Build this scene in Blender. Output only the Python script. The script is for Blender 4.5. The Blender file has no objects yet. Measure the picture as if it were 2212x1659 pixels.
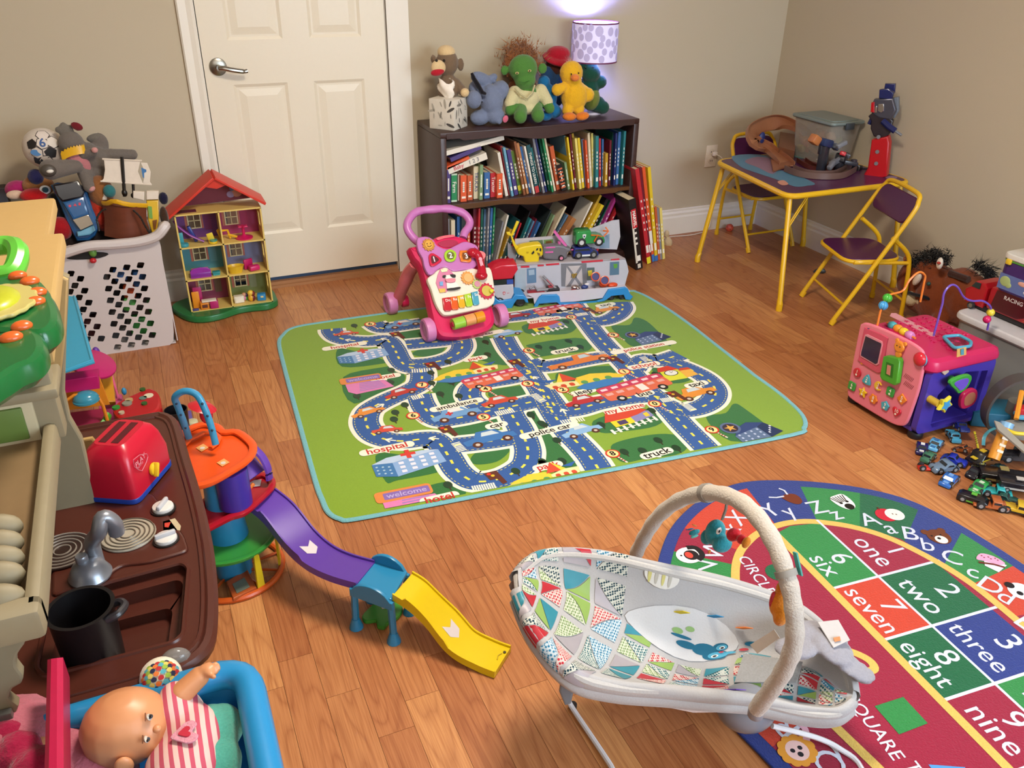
import bpy, bmesh, math, random
from math import pi, sin, cos, radians as R
from mathutils import Vector as V, Matrix as Mx, Euler, noise
from mathutils.geometry import tessellate_polygon
random.seed(7)
SC = bpy.context.scene
COL = SC.collection
# ---------------- camera ----------------
CP = V((-0.2902, -3.7800, 1.45058)); YAW, PIT, ROL, FPX = 0.416618, 0.490804, 0.014136, 1805.21
_f = V((sin(YAW)*cos(PIT), cos(YAW)*cos(PIT), -sin(PIT)))
_r = V((cos(YAW), -sin(YAW), 0)); _u = _r.cross(_f)
CR = cos(ROL)*_r + sin(ROL)*_u; CU = -sin(ROL)*_r + cos(ROL)*_u; CF = _f
cam = bpy.data.objects.new('camera', bpy.data.cameras.new('camera')); COL.objects.link(cam)
cam.data.sensor_width = 36; cam.data.lens = FPX/2212*36; cam.data.clip_start = .02
m_ = Mx((CR, CU, -CF)).transposed().to_4x4(); m_.translation = CP; cam.matrix_world = m_
SC.camera = cam
# ---------------- world, lights, exposure ----------------
SC.view_settings.view_transform = 'Standard'; SC.view_settings.look = 'None'
SC.view_settings.exposure = 0.0; SC.view_settings.gamma = 1; SC.view_settings.use_curve_mapping = False
w = bpy.data.worlds.new('sky'); SC.world = w; w.use_nodes = True
nt = w.node_tree; bg = nt.nodes['Background']; sk = nt.nodes.new('ShaderNodeTexSky'); sk.sky_type = 'HOSEK_WILKIE'
sk.sun_direction = V((.3, -.5, .6)).normalized(); nt.links.new(sk.outputs[0], bg.inputs[0]); bg.inputs[1].default_value = 0.6
def lamp(name, kind, loc, e, col, size=.5, aim=None, sy=None, **k):
    d = bpy.data.lights.new(name, kind); o = bpy.data.objects.new(name, d); COL.objects.link(o); o.location = loc
    d.energy = e; d.color = col
    if kind == 'AREA':
        d.size = size
        if sy: d.shape = 'RECTANGLE'; d.size_y = sy
        else: d.shape = 'DISK'
    else: d.shadow_soft_size = size
    if aim is not None: o.rotation_euler = (V(aim)-V(loc)).to_track_quat('-Z', 'Y').to_euler()
    for a, b in k.items(): setattr(d, a, b)
    return o
lamp('ceiling_lamp_light', 'AREA', (.55, -2.35, 2.40), 60, (1, .89, .74), .55, (.55, -2.35, 0))
lamp('window_daylight', 'AREA', (1.7, -5.12, 1.35), 115, (.70, .85, 1), 2.0, (1.2, -2.6, .2), 1.3)
lamp('room_fill_bounce', 'AREA', (-.4, -4.9, 2.1), 15, (1, .95, .9), 1.4, (.9, -1.2, .3), 1.0)
# ---------------- materials ----------------
def lin(h):
    if isinstance(h, str):
        h = h.lstrip('#'); h = [int(h[i:i+2], 16)/255 for i in (0, 2, 4)]
    return [c/12.92 if c <= .04045 else ((c+.055)/1.055)**2.4 for c in h[:3]] + [1]
_mc = {}
def mat(c, r=.45, k='p', m=0., a=1., e=0., v=.06, sc=60, bs=None, tr=0.):
    key = (c, r, k, m, a, e, v, sc, bs, tr)
    if key in _mc: return _mc[key]
    M = bpy.data.materials.new('%s_%s' % ({'p': 'plastic', 'f': 'fabric', 'w': 'wood', 'm': 'metal', 'c': 'card', 'g': 'glass'}.get(k, k), c.lstrip('#')))
    M.use_nodes = True; N = M.node_tree.nodes; Lk = M.node_tree.links; b = N['Principled BSDF']
    col = lin(c); tc = N.new('ShaderNodeTexCoord'); no = N.new('ShaderNodeTexNoise')
    Lk.new(tc.outputs['Object'], no.inputs['Vector']); no.inputs['Scale'].default_value = sc*(4 if k == 'f' else 1); no.inputs['Detail'].default_value = 3
    mx = N.new('ShaderNodeMix'); mx.data_type = 'RGBA'
    vv = v*(3 if k in 'fw' else 1)
    mx.inputs[6].default_value = [max(0, x*(1-vv)) for x in col[:3]]+[1]; mx.inputs[7].default_value = [min(1, x*(1+vv)) for x in col[:3]]+[1]
    Lk.new(no.outputs[0], mx.inputs[0]); Lk.new(mx.outputs[2], b.inputs['Base Color'])
    b.inputs['Roughness'].default_value = .95 if k == 'f' else r; b.inputs['Metallic'].default_value = m
    if k == 'f':
        b.inputs['Sheen Weight'].default_value = .25; b.inputs['Specular IOR Level'].default_value = .15
        no.inputs['Scale'].default_value = 260
    if k == 'w':
        mp = N.new('ShaderNodeMapping'); Lk.new(tc.outputs['Object'], mp.inputs[0]); mp.inputs['Scale'].default_value = (1, 12, 12); Lk.new(mp.outputs[0], no.inputs['Vector']); no.inputs['Scale'].default_value = 4
    bu = N.new('ShaderNodeBump'); bu.inputs['Strength'].default_value = (bs if bs is not None else {'f': .55, 'p': .05, 'w': .1}.get(k, .05)); bu.inputs['Distance'].default_value = .004 if k == 'f' else .001
    Lk.new(no.outputs[0], bu.inputs['Height']); Lk.new(bu.outputs[0], b.inputs['Normal'])
    if a < 1: b.inputs['Alpha'].default_value = a
    if tr: b.inputs['Transmission Weight'].default_value = tr
    if e: b.inputs['Emission Color'].default_value = col; b.inputs['Emission Strength'].default_value = e
    _mc[key] = M; return M
def MT(x): return mat(x) if isinstance(x, str) else x
def dots(bgc, dc, sc=190, rad=.44):                      # printed dot pattern on cloth
    key = ('dots', bgc, dc, sc)
    if key in _mc: return _mc[key]
    M = bpy.data.materials.new('dotted_cloth'); M.use_nodes = True; N = M.node_tree.nodes; Lk = M.node_tree.links; b = N['Principled BSDF']
    tc = N.new('ShaderNodeTexCoord'); vo = N.new('ShaderNodeTexVoronoi'); vo.inputs['Scale'].default_value = sc; vo.inputs['Randomness'].default_value = .15; Lk.new(tc.outputs['Object'], vo.inputs['Vector'])
    lt = N.new('ShaderNodeMath'); lt.operation = 'LESS_THAN'; lt.inputs[1].default_value = rad; Lk.new(vo.outputs['Distance'], lt.inputs[0])
    mx = N.new('ShaderNodeMix'); mx.data_type = 'RGBA'; mx.inputs[6].default_value = lin(bgc); mx.inputs[7].default_value = lin(dc); Lk.new(lt.outputs[0], mx.inputs[0]); Lk.new(mx.outputs[2], b.inputs['Base Color'])
    b.inputs['Roughness'].default_value = .9; _mc[key] = M; return M
# ---------------- pixel -> world on a true plane ----------------
def ray(u, v): return CF + CR*((u-1106)/FPX) - CU*((v-829.5)/FPX)
def at(u, v, ax, val):
    d = ray(u, v); return CP + d*((val-CP[ax])/d[ax])
def F(u, v, h=0.): return at(u, v, 2, h)
def B(u, v, y=0.): return at(u, v, 1, y)
def X(u, v, x): return at(u, v, 0, x)
# ---------------- geometry ----------------
def T(l=(0, 0, 0), r=(0, 0, 0), s=1.):
    S_ = Mx.Diagonal((s, s, s, 1)) if not hasattr(s, '__len__') else Mx.Diagonal((*s, 1))
    return Mx.Translation(l) @ Euler([R(x) for x in r]).to_matrix().to_4x4() @ S_
I4 = Mx.Identity(4)
WM = {}
def smooth(P, n=6, closed=False):
    P = [V(p) for p in P]; L_ = len(P); out = []
    for i in range(L_ if closed else L_-1):
        if closed: a, b, c, d = P[i-1], P[i], P[(i+1) % L_], P[(i+2) % L_]
        else: a, b, c, d = P[max(i-1, 0)], P[i], P[i+1], P[min(i+2, L_-1)]
        for k in range(n):
            t = k/n; out.append(.5*((2*b)+(c-a)*t+(2*a-5*b+4*c-d)*t*t+(3*b-a-3*c+d)*t**3))
    if not closed: out.append(P[-1])
    return out
def rrect(w, h, r, n=5, cx=0, cy=0):
    o = []
    for i, (sx, sy) in enumerate(((1, 1), (-1, 1), (-1, -1), (1, -1))):
        for k in range(n+1):
            a = pi/2*(i+k/n); o.append((cx+sx*(w/2-r)+r*cos(a), cy+sy*(h/2-r)+r*sin(a)))
    return o
def star(n, r1, r2, a0=pi/2): return [((r1 if i % 2 == 0 else r2)*cos(a0+pi*i/n), (r1 if i % 2 == 0 else r2)*sin(a0+pi*i/n)) for i in range(2*n)]
def ngon(n, r, sx=1, a0=0): return [(r*sx*cos(a0+2*pi*i/n), r*sin(a0+2*pi*i/n)) for i in range(n)]
HEART = [(0, -.9), (.55, -.35), (.9, .15), (.85, .6), (.45, .8), (0, .45), (-.45, .8), (-.85, .6), (-.9, .15), (-.55, -.35)]
_tx = {}
def text_geo(s, bold=0.):
    key = (s, bold)
    if key not in _tx:
        cu = bpy.data.curves.new('t', 'FONT'); cu.body = s; cu.resolution_u = 3; cu.offset = bold; cu.align_x = 'CENTER'; cu.align_y = 'CENTER'
        ob = bpy.data.objects.new('t', cu); me = ob.to_mesh()
        vs = [v.co.copy() for v in me.vertices]; fs = [list(p.vertices) for p in me.polygons]
        ob.to_mesh_clear(); bpy.data.objects.remove(ob); bpy.data.curves.remove(cu); _tx[key] = (vs, fs)
    return _tx[key]
class G:
    def __init__(s, c='#808080'): s.v = []; s.f = []; s.fm = []; s.ms = []; s.c = c
    def mi(s, c):
        c = MT(c or s.c)
        if c not in s.ms: s.ms.append(c)
        return s.ms.index(c)
    def add(s, vs, fs, M=None, c=None):
        o = len(s.v); i = s.mi(c); M = M if M is not None else I4
        s.v += [M @ V(v) for v in vs]; s.f += [[o+k for k in f] for f in fs]; s.fm += [i]*len(fs); return s
    def bm(s, b, M=None, c=None):
        b.verts.ensure_lookup_table(); b.verts.index_update()
        s.add([v.co.copy() for v in b.verts], [[v.index for v in f.verts] for f in b.faces], M, c); b.free(); return s
    def box(s, sx, sy, sz, l=(0, 0, 0), r=(0, 0, 0), b=0., c=None, M=None, seg=2):
        Mm = (M if M is not None else I4) @ T(l, r)
        if b <= 0:
            x, y, z = sx/2, sy/2, sz/2
            return s.add([(-x, -y, -z), (x, -y, -z), (x, y, -z), (-x, y, -z), (-x, -y, z), (x, -y, z), (x, y, z), (-x, y, z)], [(0, 3, 2, 1), (4, 5, 6, 7), (0, 1, 5, 4), (1, 2, 6, 5), (2, 3, 7, 6), (3, 0, 4, 7)], Mm, c)
        q = bmesh.new(); bmesh.ops.create_cube(q, size=1, matrix=Mx.Diagonal((sx, sy, sz, 1)))
        bmesh.ops.bevel(q, geom=q.edges[:], offset=min(b, .49*min(sx, sy, sz)), segments=seg, profile=.5, affect='EDGES', clamp_overlap=True)
        return s.bm(q, Mm, c)
    def bx(s, a, b_, bev=0., c=None, M=None):             # box by two corners
        a, b_ = V(a), V(b_); d = b_-a; return s.box(abs(d.x), abs(d.y), abs(d.z), (a+b_)/2, (0, 0, 0), bev, c, M)
    def lathe(s, prof, l=(0, 0, 0), r=(0, 0, 0), n=24, c=None, M=None, sx=1, sy=1, arc=2*pi):
        full = arc > 2*pi-.01; k = n if full else n+1; vs = []; fs = []; m = len(prof)
        for i in range(k):
            a = arc*i/n
            vs += [(p[0]*cos(a)*sx, p[0]*sin(a)*sy, p[1]) for p in prof]
        for i in range(n):
            j = (i+1) % k
            for q in range(m-1):
                a, b, cc, d = i*m+q, j*m+q, j*m+q+1, i*m+q+1
                if prof[q][0] < 1e-6: fs.append((a, cc, d))
                elif prof[q+1][0] < 1e-6: fs.append((a, b, d))
                else: fs.append((a, b, cc, d))
        return s.add(vs, fs, (M if M is not None else I4) @ T(l, r), c)
    def cyl(s, rad, h, l=(0, 0, 0), r=(0, 0, 0), n=20, b=0., c=None, M=None, r2=None, sx=1, sy=1):   # base at l, along local z
        r2 = rad if r2 is None else r2; b = min(b, h*.45, rad*.9)
        pr = [(0, 0), (rad, 0), (r2, h), (0, h)] if b <= 0 else [(0, 0), (rad-b, 0), (rad-b*.3, b*.3), (rad, b), (r2, h-b), (r2-b*.3, h-b*.3), (r2-b, h), (0, h)]
        return s.lathe(pr, l, r, n, c, M, sx, sy)
    def ell(s, rx, ry, rz, l=(0, 0, 0), r=(0, 0, 0), n=16, c=None, M=None, z0=-1, z1=1):
        m = max(6, n*2//3); a0, a1 = math.asin(z0), math.asin(z1)
        return s.lathe([(max(0, cos(a0+(a1-a0)*i/m)) if 0 < i < m or abs(abs([z0, z1][i > 0])-1) > 1e-3 else 0, sin(a0+(a1-a0)*i/m)) for i in range(m+1)], (0, 0, 0), (0, 0, 0), n, c, (M if M is not None else I4) @ T(l, r) @ Mx.Diagonal((rx, ry, rz, 1)))
    def tube(s, P, rad, n=8, c=None, closed=False, M=None, flat=None, up=None):
        P = [V(p) for p in P]; L_ = len(P); rs = rad if hasattr(rad, '__len__') else [rad]*L_; vs = []; fs = []; pn = None
        for i in range(L_):
            t = (P[(i+1) % L_]-P[i-1]) if closed else (P[min(i+1, L_-1)]-P[max(i-1, 0)])
            if t.length < 1e-9: t = V((0, 0, 1))
            t.normalize()
            if up is not None: nn = V(up)-t*V(up).dot(t)
            elif pn is None: nn = t.orthogonal()
            else: nn = pn-t*pn.dot(t)
            nn.normalize(); pn = nn; bb = t.cross(nn)
            fy = flat if flat else 1
            vs += [P[i]+nn*(rs[i]*fy*cos(2*pi*k/n))+bb*(rs[i]*sin(2*pi*k/n)) for k in range(n)]
        for i in range(L_ if closed else L_-1):
            j = (i+1) % L_
            for k in range(n): fs.append((i*n+k, i*n+(k+1) % n, j*n+(k+1) % n, j*n+k))
        if not closed: fs += [tuple(range(n))[::-1], tuple((L_-1)*n+k for k in range(n))]
        return s.add(vs, fs, M, c)
    def prism(s, poly, h, M=None, c=None, b=0., z=0., side=None, holes=()):      # outline in local xy, thickness h along z
        if len(poly[0]) == 3: poly = [(p[0], p[1]) for p in poly]
        ar = sum(poly[i-1][0]*poly[i][1]-poly[i][0]*poly[i-1][1] for i in range(len(poly)))
        if ar < 0: poly = poly[::-1]
        M = M if M is not None else I4
        if holes:
            cu = bpy.data.curves.new('h', 'CURVE'); cu.dimensions = '2D'; cu.fill_mode = 'BOTH'; cu.extrude = h/2
            for lp in [poly]+list(holes):
                sp = cu.splines.new('POLY'); sp.points.add(len(lp)-1); sp.use_cyclic_u = True
                for i, p in enumerate(lp): sp.points[i].co = (p[0], p[1], 0, 1)
            ob = bpy.data.objects.new('h', cu); me = ob.to_mesh(); s.add([v.co.copy() for v in me.vertices], [list(p.vertices) for p in me.polygons], M @ Mx.Translation((0, 0, z+h/2)), c)
            ob.to_mesh_clear(); bpy.data.objects.remove(ob); bpy.data.curves.remove(cu); return s
        n = len(poly)
        def ins(d):
            o = []
            for i in range(n):
                p0, p1, p2 = V(poly[i-1]), V(poly[i]), V(poly[(i+1) % n]); a = (p1-p0).normalized(); q = (p2-p1).normalized()
                nn = V((-a.y-q.y, a.x+q.x)); L = nn.length
                nn = nn/L if L > 1e-6 else V((-a.y, a.x)); k = d/max(.45, nn.dot(V((-a.y, a.x)))); o.append((p1.x+nn.x*k, p1.y+nn.y*k))
            return o
        rings = [(poly, z), (poly, z+h)] if b <= 0 else [(ins(b), z), (poly, z+b), (poly, z+h-b), (ins(b*.3), z+h-b*.3), (ins(b), z+h)]
        vs = []; fs = []
        for pl, zz in rings: vs += [(*p, zz) for p in pl]
        for k in range(len(rings)-1):
            for i in range(n): fs.append((k*n+i, k*n+(i+1) % n, (k+1)*n+(i+1) % n, (k+1)*n+i))
        s.add(vs, fs, M, side or c)
        top = rings[-1][0]; tr = tessellate_polygon([[V((*p, 0)) for p in top]])
        s.add([(*p, z+h) for p in top], tr, M, c); s.add([(*p, z) for p in rings[0][0]], [t[::-1] for t in tr], M, c); return s
    def slab(s, P, th, c=None, b=0., d=None):             # world polygon (3D points on a plane) extruded by th along d or its normal
        P = [V(p) for p in P]
        nn = V((0, 0, 0))
        for i in range(len(P)): nn += P[i-1].cross(P[i])
        nn.normalize(); d = V(d) if d is not None else nn
        if d.dot(nn) < 0: nn = -nn
        x = (P[1]-P[0]).normalized(); y = nn.cross(x); O = P[0]; m = Mx((x, y, nn)).transposed().to_4x4(); m.translation = O
        return s.prism([((p-O).dot(x), (p-O).dot(y)) for p in P], th, m, c, b)
    def text(s, t, size, M=None, c=None, bold=.0, h=0.):
        vs, fs = text_geo(t, bold); M = (M if M is not None else I4) @ Mx.Diagonal((size, size, 1, 1))
        return s.add([(v.x, v.y, h) for v in vs], fs, M, c)
    def loft(s, rows, c=None, closed=False, cap=False, M=None, cfn=None):
        n = len(rows[0]); vs = [p for r_ in rows for p in r_]; fs = []
        for i in range(len(rows)-1):
            for k in range(n if closed else n-1): fs.append((i*n+k, i*n+(k+1) % n, (i+1)*n+(k+1) % n, (i+1)*n+k))
        if cap: fs += [tuple(range(n))[::-1], tuple((len(rows)-1)*n+k for k in range(n))]
        return s.add(vs, fs, M, c)
    def done(s, name, parent=None, label=None, cat=None, group=None, loc=None, rot=None, kind=None, world=False, ang=.6, mods=(), flat=False, keep=False):
        me = bpy.data.meshes.new(name); vs = s.v
        PM = WM.get(parent.name, I4) if parent else I4
        L_ = Mx.Translation(loc) if loc is not None else I4
        if rot is not None: L_ = L_ @ Euler([R(x) for x in rot]).to_matrix().to_4x4()
        if world:
            inv = (PM @ L_).inverted(); vs = [inv @ v for v in vs]
        me.from_pydata(vs, [], s.f)
        for m in s.ms: me.materials.append(m)
        if len(s.ms) > 1: me.polygons.foreach_set('material_index', s.fm)
        me.validate(clean_customdata=False); me.update()
        if not flat:
            me.polygons.foreach_set('use_smooth', [True]*len(me.polygons)); me.set_sharp_from_angle(angle=ang)
        o = bpy.data.objects.new(name, me); COL.objects.link(o); o.matrix_local = L_
        if parent: o.parent = parent
        o.matrix_local = L_; WM[o.name] = PM @ L_
        tag(o, label, cat, group, kind); return o
def tag(o, label=None, cat=None, group=None, kind=None):
    if label: o['label'] = label
    if cat: o['category'] = cat
    if group: o['group'] = group
    if kind: o['kind'] = kind
def thing(name, label, cat, loc=(0, 0, 0), rz=0., group=None, rot=None, s=1.):
    o = bpy.data.objects.new(name, None); COL.objects.link(o); o.empty_display_size = .05
    L_ = T(loc, rot if rot is not None else (0, 0, rz), s); o.matrix_world = L_; WM[o.name] = L_
    tag(o, label, cat, group); return o
def dup(root, loc=None, rz=None, label=None, group=None, mats=None, s=None, rot=None):
    def cp(o, par):
        c = o.copy(); COL.objects.link(c)
        if par: c.parent = par
        if mats and o.type == 'MESH':
            hit = [i for i, m in enumerate(o.data.materials) if m in mats]
            if hit:
                c.data = o.data.copy()
                for i in hit: c.data.materials[i] = mats[o.data.materials[i]]
        for ch in o.children: cp(ch, c)
        return c
    c = cp(root, None)
    L_ = T(loc, rot if rot is not None else (0, 0, rz or 0), s or 1.); c.matrix_world = L_; WM[c.name] = L_
    if label: c['label'] = label
    if group: c['group'] = group
    return c
def basis(o, x, y):                                       # frame from origin and two directions
    x = V(x).normalized(); y = V(y); y = (y-x*y.dot(x)).normalized(); z = x.cross(y); m = Mx((x, y, z)).transposed().to_4x4(); m.translation = V(o); return m
class Sheet:                                              # flat print laid in hair-thin layers on a real surface
    def __init__(s, M=None, eps=.00018, clip=None): s.g = G(); s.M = M if M is not None else I4; s.e = eps; s.q = 0; s.cl = clip
    def zz(s, L, step=True):
        if step: s.q = (s.q+1) % 15
        return L*s.e+s.q*s.e/16
    def poly(s, P, z, c):
        if s.cl:
            for (x0, y0), (x1, y1) in s.cl:               # keep the left side of each edge
                sd = lambda p: (x1-x0)*(p[1]-y0)-(y1-y0)*(p[0]-x0)
                O = []
                for i in range(len(P)):
                    a, b = P[i-1], P[i]; da, db = sd(a), sd(b)
                    if (da >= 0) != (db >= 0): t = da/(da-db); O.append((a[0]+(b[0]-a[0])*t, a[1]+(b[1]-a[1])*t))
                    if db >= 0: O.append(b)
                P = O
                if len(P) < 3: return
        tr = tessellate_polygon([[V((*p, 0)) for p in P]]); s.g.add([(p[0], p[1], z) for p in P], tr, s.M, c)
    def fill(s, P, c, L=1):
        s.poly([(p[0], p[1]) for p in P], s.zz(L), c); return s
    def disc(s, x, y, r, c, L=1, sx=1, n=20, a=0):
        return s.fill([(x+r*sx*cos(t)*cos(a)-r*sin(t)*sin(a), y+r*sx*cos(t)*sin(a)+r*sin(t)*cos(a)) for t in [2*pi*i/n for i in range(n)]], c, L)
    def line(s, P, w, c, L=1, dash=None, closed=False, sm=0, z=None):
        P = [V((p[0], p[1], 0)) for p in P]; z = s.zz(L) if z is None else z
        if sm: P = smooth(P, sm, closed)
        if closed: P = P+[P[0]]
        if dash:
            on, off = dash; d = 0; cur = [P[0]]; seg = True
            for i in range(len(P)-1):
                a, b = P[i], P[i+1]; L0 = (b-a).length; t = 0
                while L0-t > 1e-9:
                    need = (on if seg else off)-d; st = min(need, L0-t); t += st; d += st; q = a.lerp(b, t/L0)
                    if seg: cur.append(q)
                    if d >= (on if seg else off)-1e-9:
                        if seg and len(cur) > 1: s.line(cur, w, c, L, z=z)
                        seg = not seg; d = 0; cur = [q]
            return s
        vs = []; n = len(P)
        for i in range(n):
            t = P[min(i+1, n-1)]-P[max(i-1, 0)]
            if closed and i in (0, n-1): t = P[1]-P[-2]
            if t.length < 1e-9: t = V((1, 0, 0))
            t.normalize(); nn = V((-t.y, t.x, 0))*(w/2); vs += [(P[i].x+nn.x, P[i].y+nn.y, z), (P[i].x-nn.x, P[i].y-nn.y, z)]
        if s.cl:
            for i in range(n-1): s.poly([vs[2*i][:2], vs[2*i+1][:2], vs[2*i+3][:2], vs[2*i+2][:2]], z, c)
        else: s.g.add(vs, [(2*i, 2*i+1, 2*i+3, 2*i+2) for i in range(n-1)], s.M, c)
        return s
    def text(s, t, x, y, size, c, L=1, a=0., bold=0., ux=None, sh=None):
        m = T((x, y, L*s.e), (0, 0, math.degrees(a)))
        s.g.text(t, size, s.M @ m, c, bold); return s
    def done(s, name, parent, **k): return s.g.done(name, parent, flat=True, **k)
# ================= THE ROOM =================
XL, XR, YF, ZC = -1.75, 2.917, -5.2, 2.44
WALL = mat('#bfb29a', .75, 'wall', sc=350, bs=.12, v=.02)
TRIM = mat('#e6dfd2', .4, 'paint', sc=20, v=.015)
DOORM = mat('#e4dac6', .38, 'paint', sc=90, v=.015, bs=.08)
g = G(WALL); g.bx((XL, 0, 0), (-.07, .1, ZC)); g.bx((.865, 0, 0), (XR+.1, .1, ZC)); g.bx((-.07, 0, 2.08), (.865, .1, ZC)); g.done('wall_back', kind='structure')
G(WALL).bx((XR, 0, 0), (XR+.1, YF, ZC)).done('wall_right', kind='structure')
G(WALL).bx((XL-.1, .1, 0), (XL, YF, ZC)).done('wall_left', kind='structure')
g = G(WALL); g.bx((XL, YF-.1, 0), (XR, YF, .7)); g.bx((XL, YF-.1, 2.0), (XR, YF, ZC)); g.bx((XL, YF-.1, .7), (.7, YF, 2.0)); g.bx((2.7, YF-.1, .7), (XR, YF, 2.0)); g.done('wall_front', kind='structure')
G(mat('#e9e5da', .9)).bx((XL, .1, ZC), (XR, YF, ZC+.05)).done('ceiling', kind='structure')
g = G(TRIM)
for z in (.7, 1.35, 2.0): g.bx((.7, YF-.07, z-.025), (2.7, YF-.02, z+.025))
for x in (.7, 1.7, 2.7): g.bx((x-.025, YF-.07, .7), (x+.025, YF-.02, 2.0))
win = g.done('window_1', kind='structure')
G(mat('#dfe8ea', .05, 'g', tr=1.)).bx((.7, YF-.05, .7), (2.7, YF-.045, 2.0)).done('pane', win)
# baseboards with a stepped profile
def base(name, p0, p1, nrm):
    g = G(TRIM); p0, p1, nrm = V(p0), V(p1), V(nrm); pr = [(0, 0), (.016, 0), (.016, .095), (.012, .105), (.013, .118), (.007, .128), (.007, .138), (0, .141)]
    rows = [[p+nrm*a+V((0, 0, b)) for a, b in pr] for p in (p0, p1)]
    g.loft(rows, cap=True); return g.done(name, kind='structure', ang=.3)
base('baseboard_back', (.865, 0, 0), (XR, 0, 0), (0, -1, 0))
base('baseboard_left', (XL, 0, 0), (-.07, 0, 0), (0, -1, 0))
base('baseboard_right', (XR, 0, 0), (XR, YF, 0), (-1, 0, 0))
# door casing
g = G(TRIM)
for s_, x0 in ((-1, -.004), (1, .766)):
    pr = [(0, 0), (0, -.012), (.012, -.017), (.03, -.013), (.06, -.018), (.066, -.012), (.066, 0)]
    g.loft([[V((x0+s_*a, b, z)) for a, b in pr] for z in (0, 2.10)], cap=True)
g.bx((-.07, -.016, 2.035), (.836, 0, 2.10)); g.done('trim_1', kind='structure', ang=.3)
G(TRIM).bx((-.018, .0, 0), (-.003, .1, 2.04)).bx((.763, 0, 0), (.778, .1, 2.04)).bx((.766, -.018, 0), (.864, -.002, 2.1)).done('trim_2', kind='structure')
# six-panel door
dy = -.006
door = G(DOORM).bx((0, dy+.006, .05), (.76, dy+.036, 2.03)).done('door_1', kind='structure')
XS = [(.105, .325), (.435, .655)]; ZS = [(.255, .90), (1.07, 1.62), (1.71, 1.93)]
g = G(DOORM)
xs = [0, .105, .325, .435, .655, .76]; zs = [.05, .255, .90, 1.07, 1.62, 1.71, 1.93, 2.03]
for i in range(5):
    for j in range(7):
        if i in (1, 3) and j in (1, 3, 5): continue
        g.bx((xs[i], dy, zs[j]), (xs[i+1], dy+.007, zs[j+1]))
g.done('door_face', door)
for a, b in XS:
    for c, d in ZS:
        g = G(DOORM); r4 = lambda k, y: [V((a+k, y, c+k)), V((b-k, y, c+k)), V((b-k, y, d-k)), V((a+k, y, d-k))]
        g.loft([r4(0, dy), r4(.012, dy+.0055), r4(.02, dy+.0055), r4(.048, dy+.0005)], closed=True); q = r4(.048, dy+.0005); g.add(q, [(0, 1, 2, 3)])
        g.done('panel', door, ang=.15)
NI = mat('#8e8a80', .28, 'm', m=1.)
h = G(NI).lathe([(0, .012), (.022, .012), (.033, .008), (.035, 0), (0, 0)], (0, 0, 0), (90, 0, 0), 28).cyl(.011, .045, (0, 0, 0), (90, 0, 0)).tube(smooth([(0, -.045, 0), (.02, -.05, -.001), (.05, -.052, -.008), (.09, -.05, -.015), (.107, -.048, -.014)]), [.0095]*19+[.008]*6, 10).done('door_handle', door, loc=(.055, dy, .972))
# threshold + blue strip seen under the door
G(mat('#a4744c', .5, 'w')).bx((0, -.022, 0), (.762, .04, .012)).bx((0, -.006, .012), (.762, .03, .026)).done('trim_3', kind='structure')
G(mat('#3f5a7c', .8)).bx((0, .02, .02), (.76, .05, .052)).done('trim_4', kind='structure')
# outlet with plug
o = thing('wall_outlet', 'white wall outlet plate with plugged-in cord behind the yellow table', 'outlet', (2.545, -.001, .415))
PL = mat('#d9cbb8', .4)
G(PL).box(.072, .006, .118, (0, -.003, 0), b=.003).done('cover_plate', o)
for s_ in (-1, 1):
    G(mat('#cfc0ad', .4)).cyl(.016, .004, (0, -.005, s_*.024), (90, 0, 0), 18).box(.003, .003, .008, (-.006, -.009, s_*.024), c='#4a4038').box(.003, .003, .008, (.006, -.009, s_*.024), c='#4a4038').done('socket', o)
pg = thing('power_cord', 'white plug with thin cord hanging from the wall outlet', 'cord', (2.555, -.01, .43))
G('#ded4c6').box(.026, .024, .024, (0, -.012, 0), b=.006).done('plug', pg)
G('#ddd3c4').tube(smooth([(2.555, -.035, .43), (2.59, -.05, .40), (2.60, -.03, .3), (2.585, -.024, .15), (2.57, -.03, .02), (2.45, -.07, .006), (2.3, -.06, .006), (2.2, -.09, .006), (2.11, -.15, .006)], 8), .0025, 6).done('wire', pg, world=True)
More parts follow.
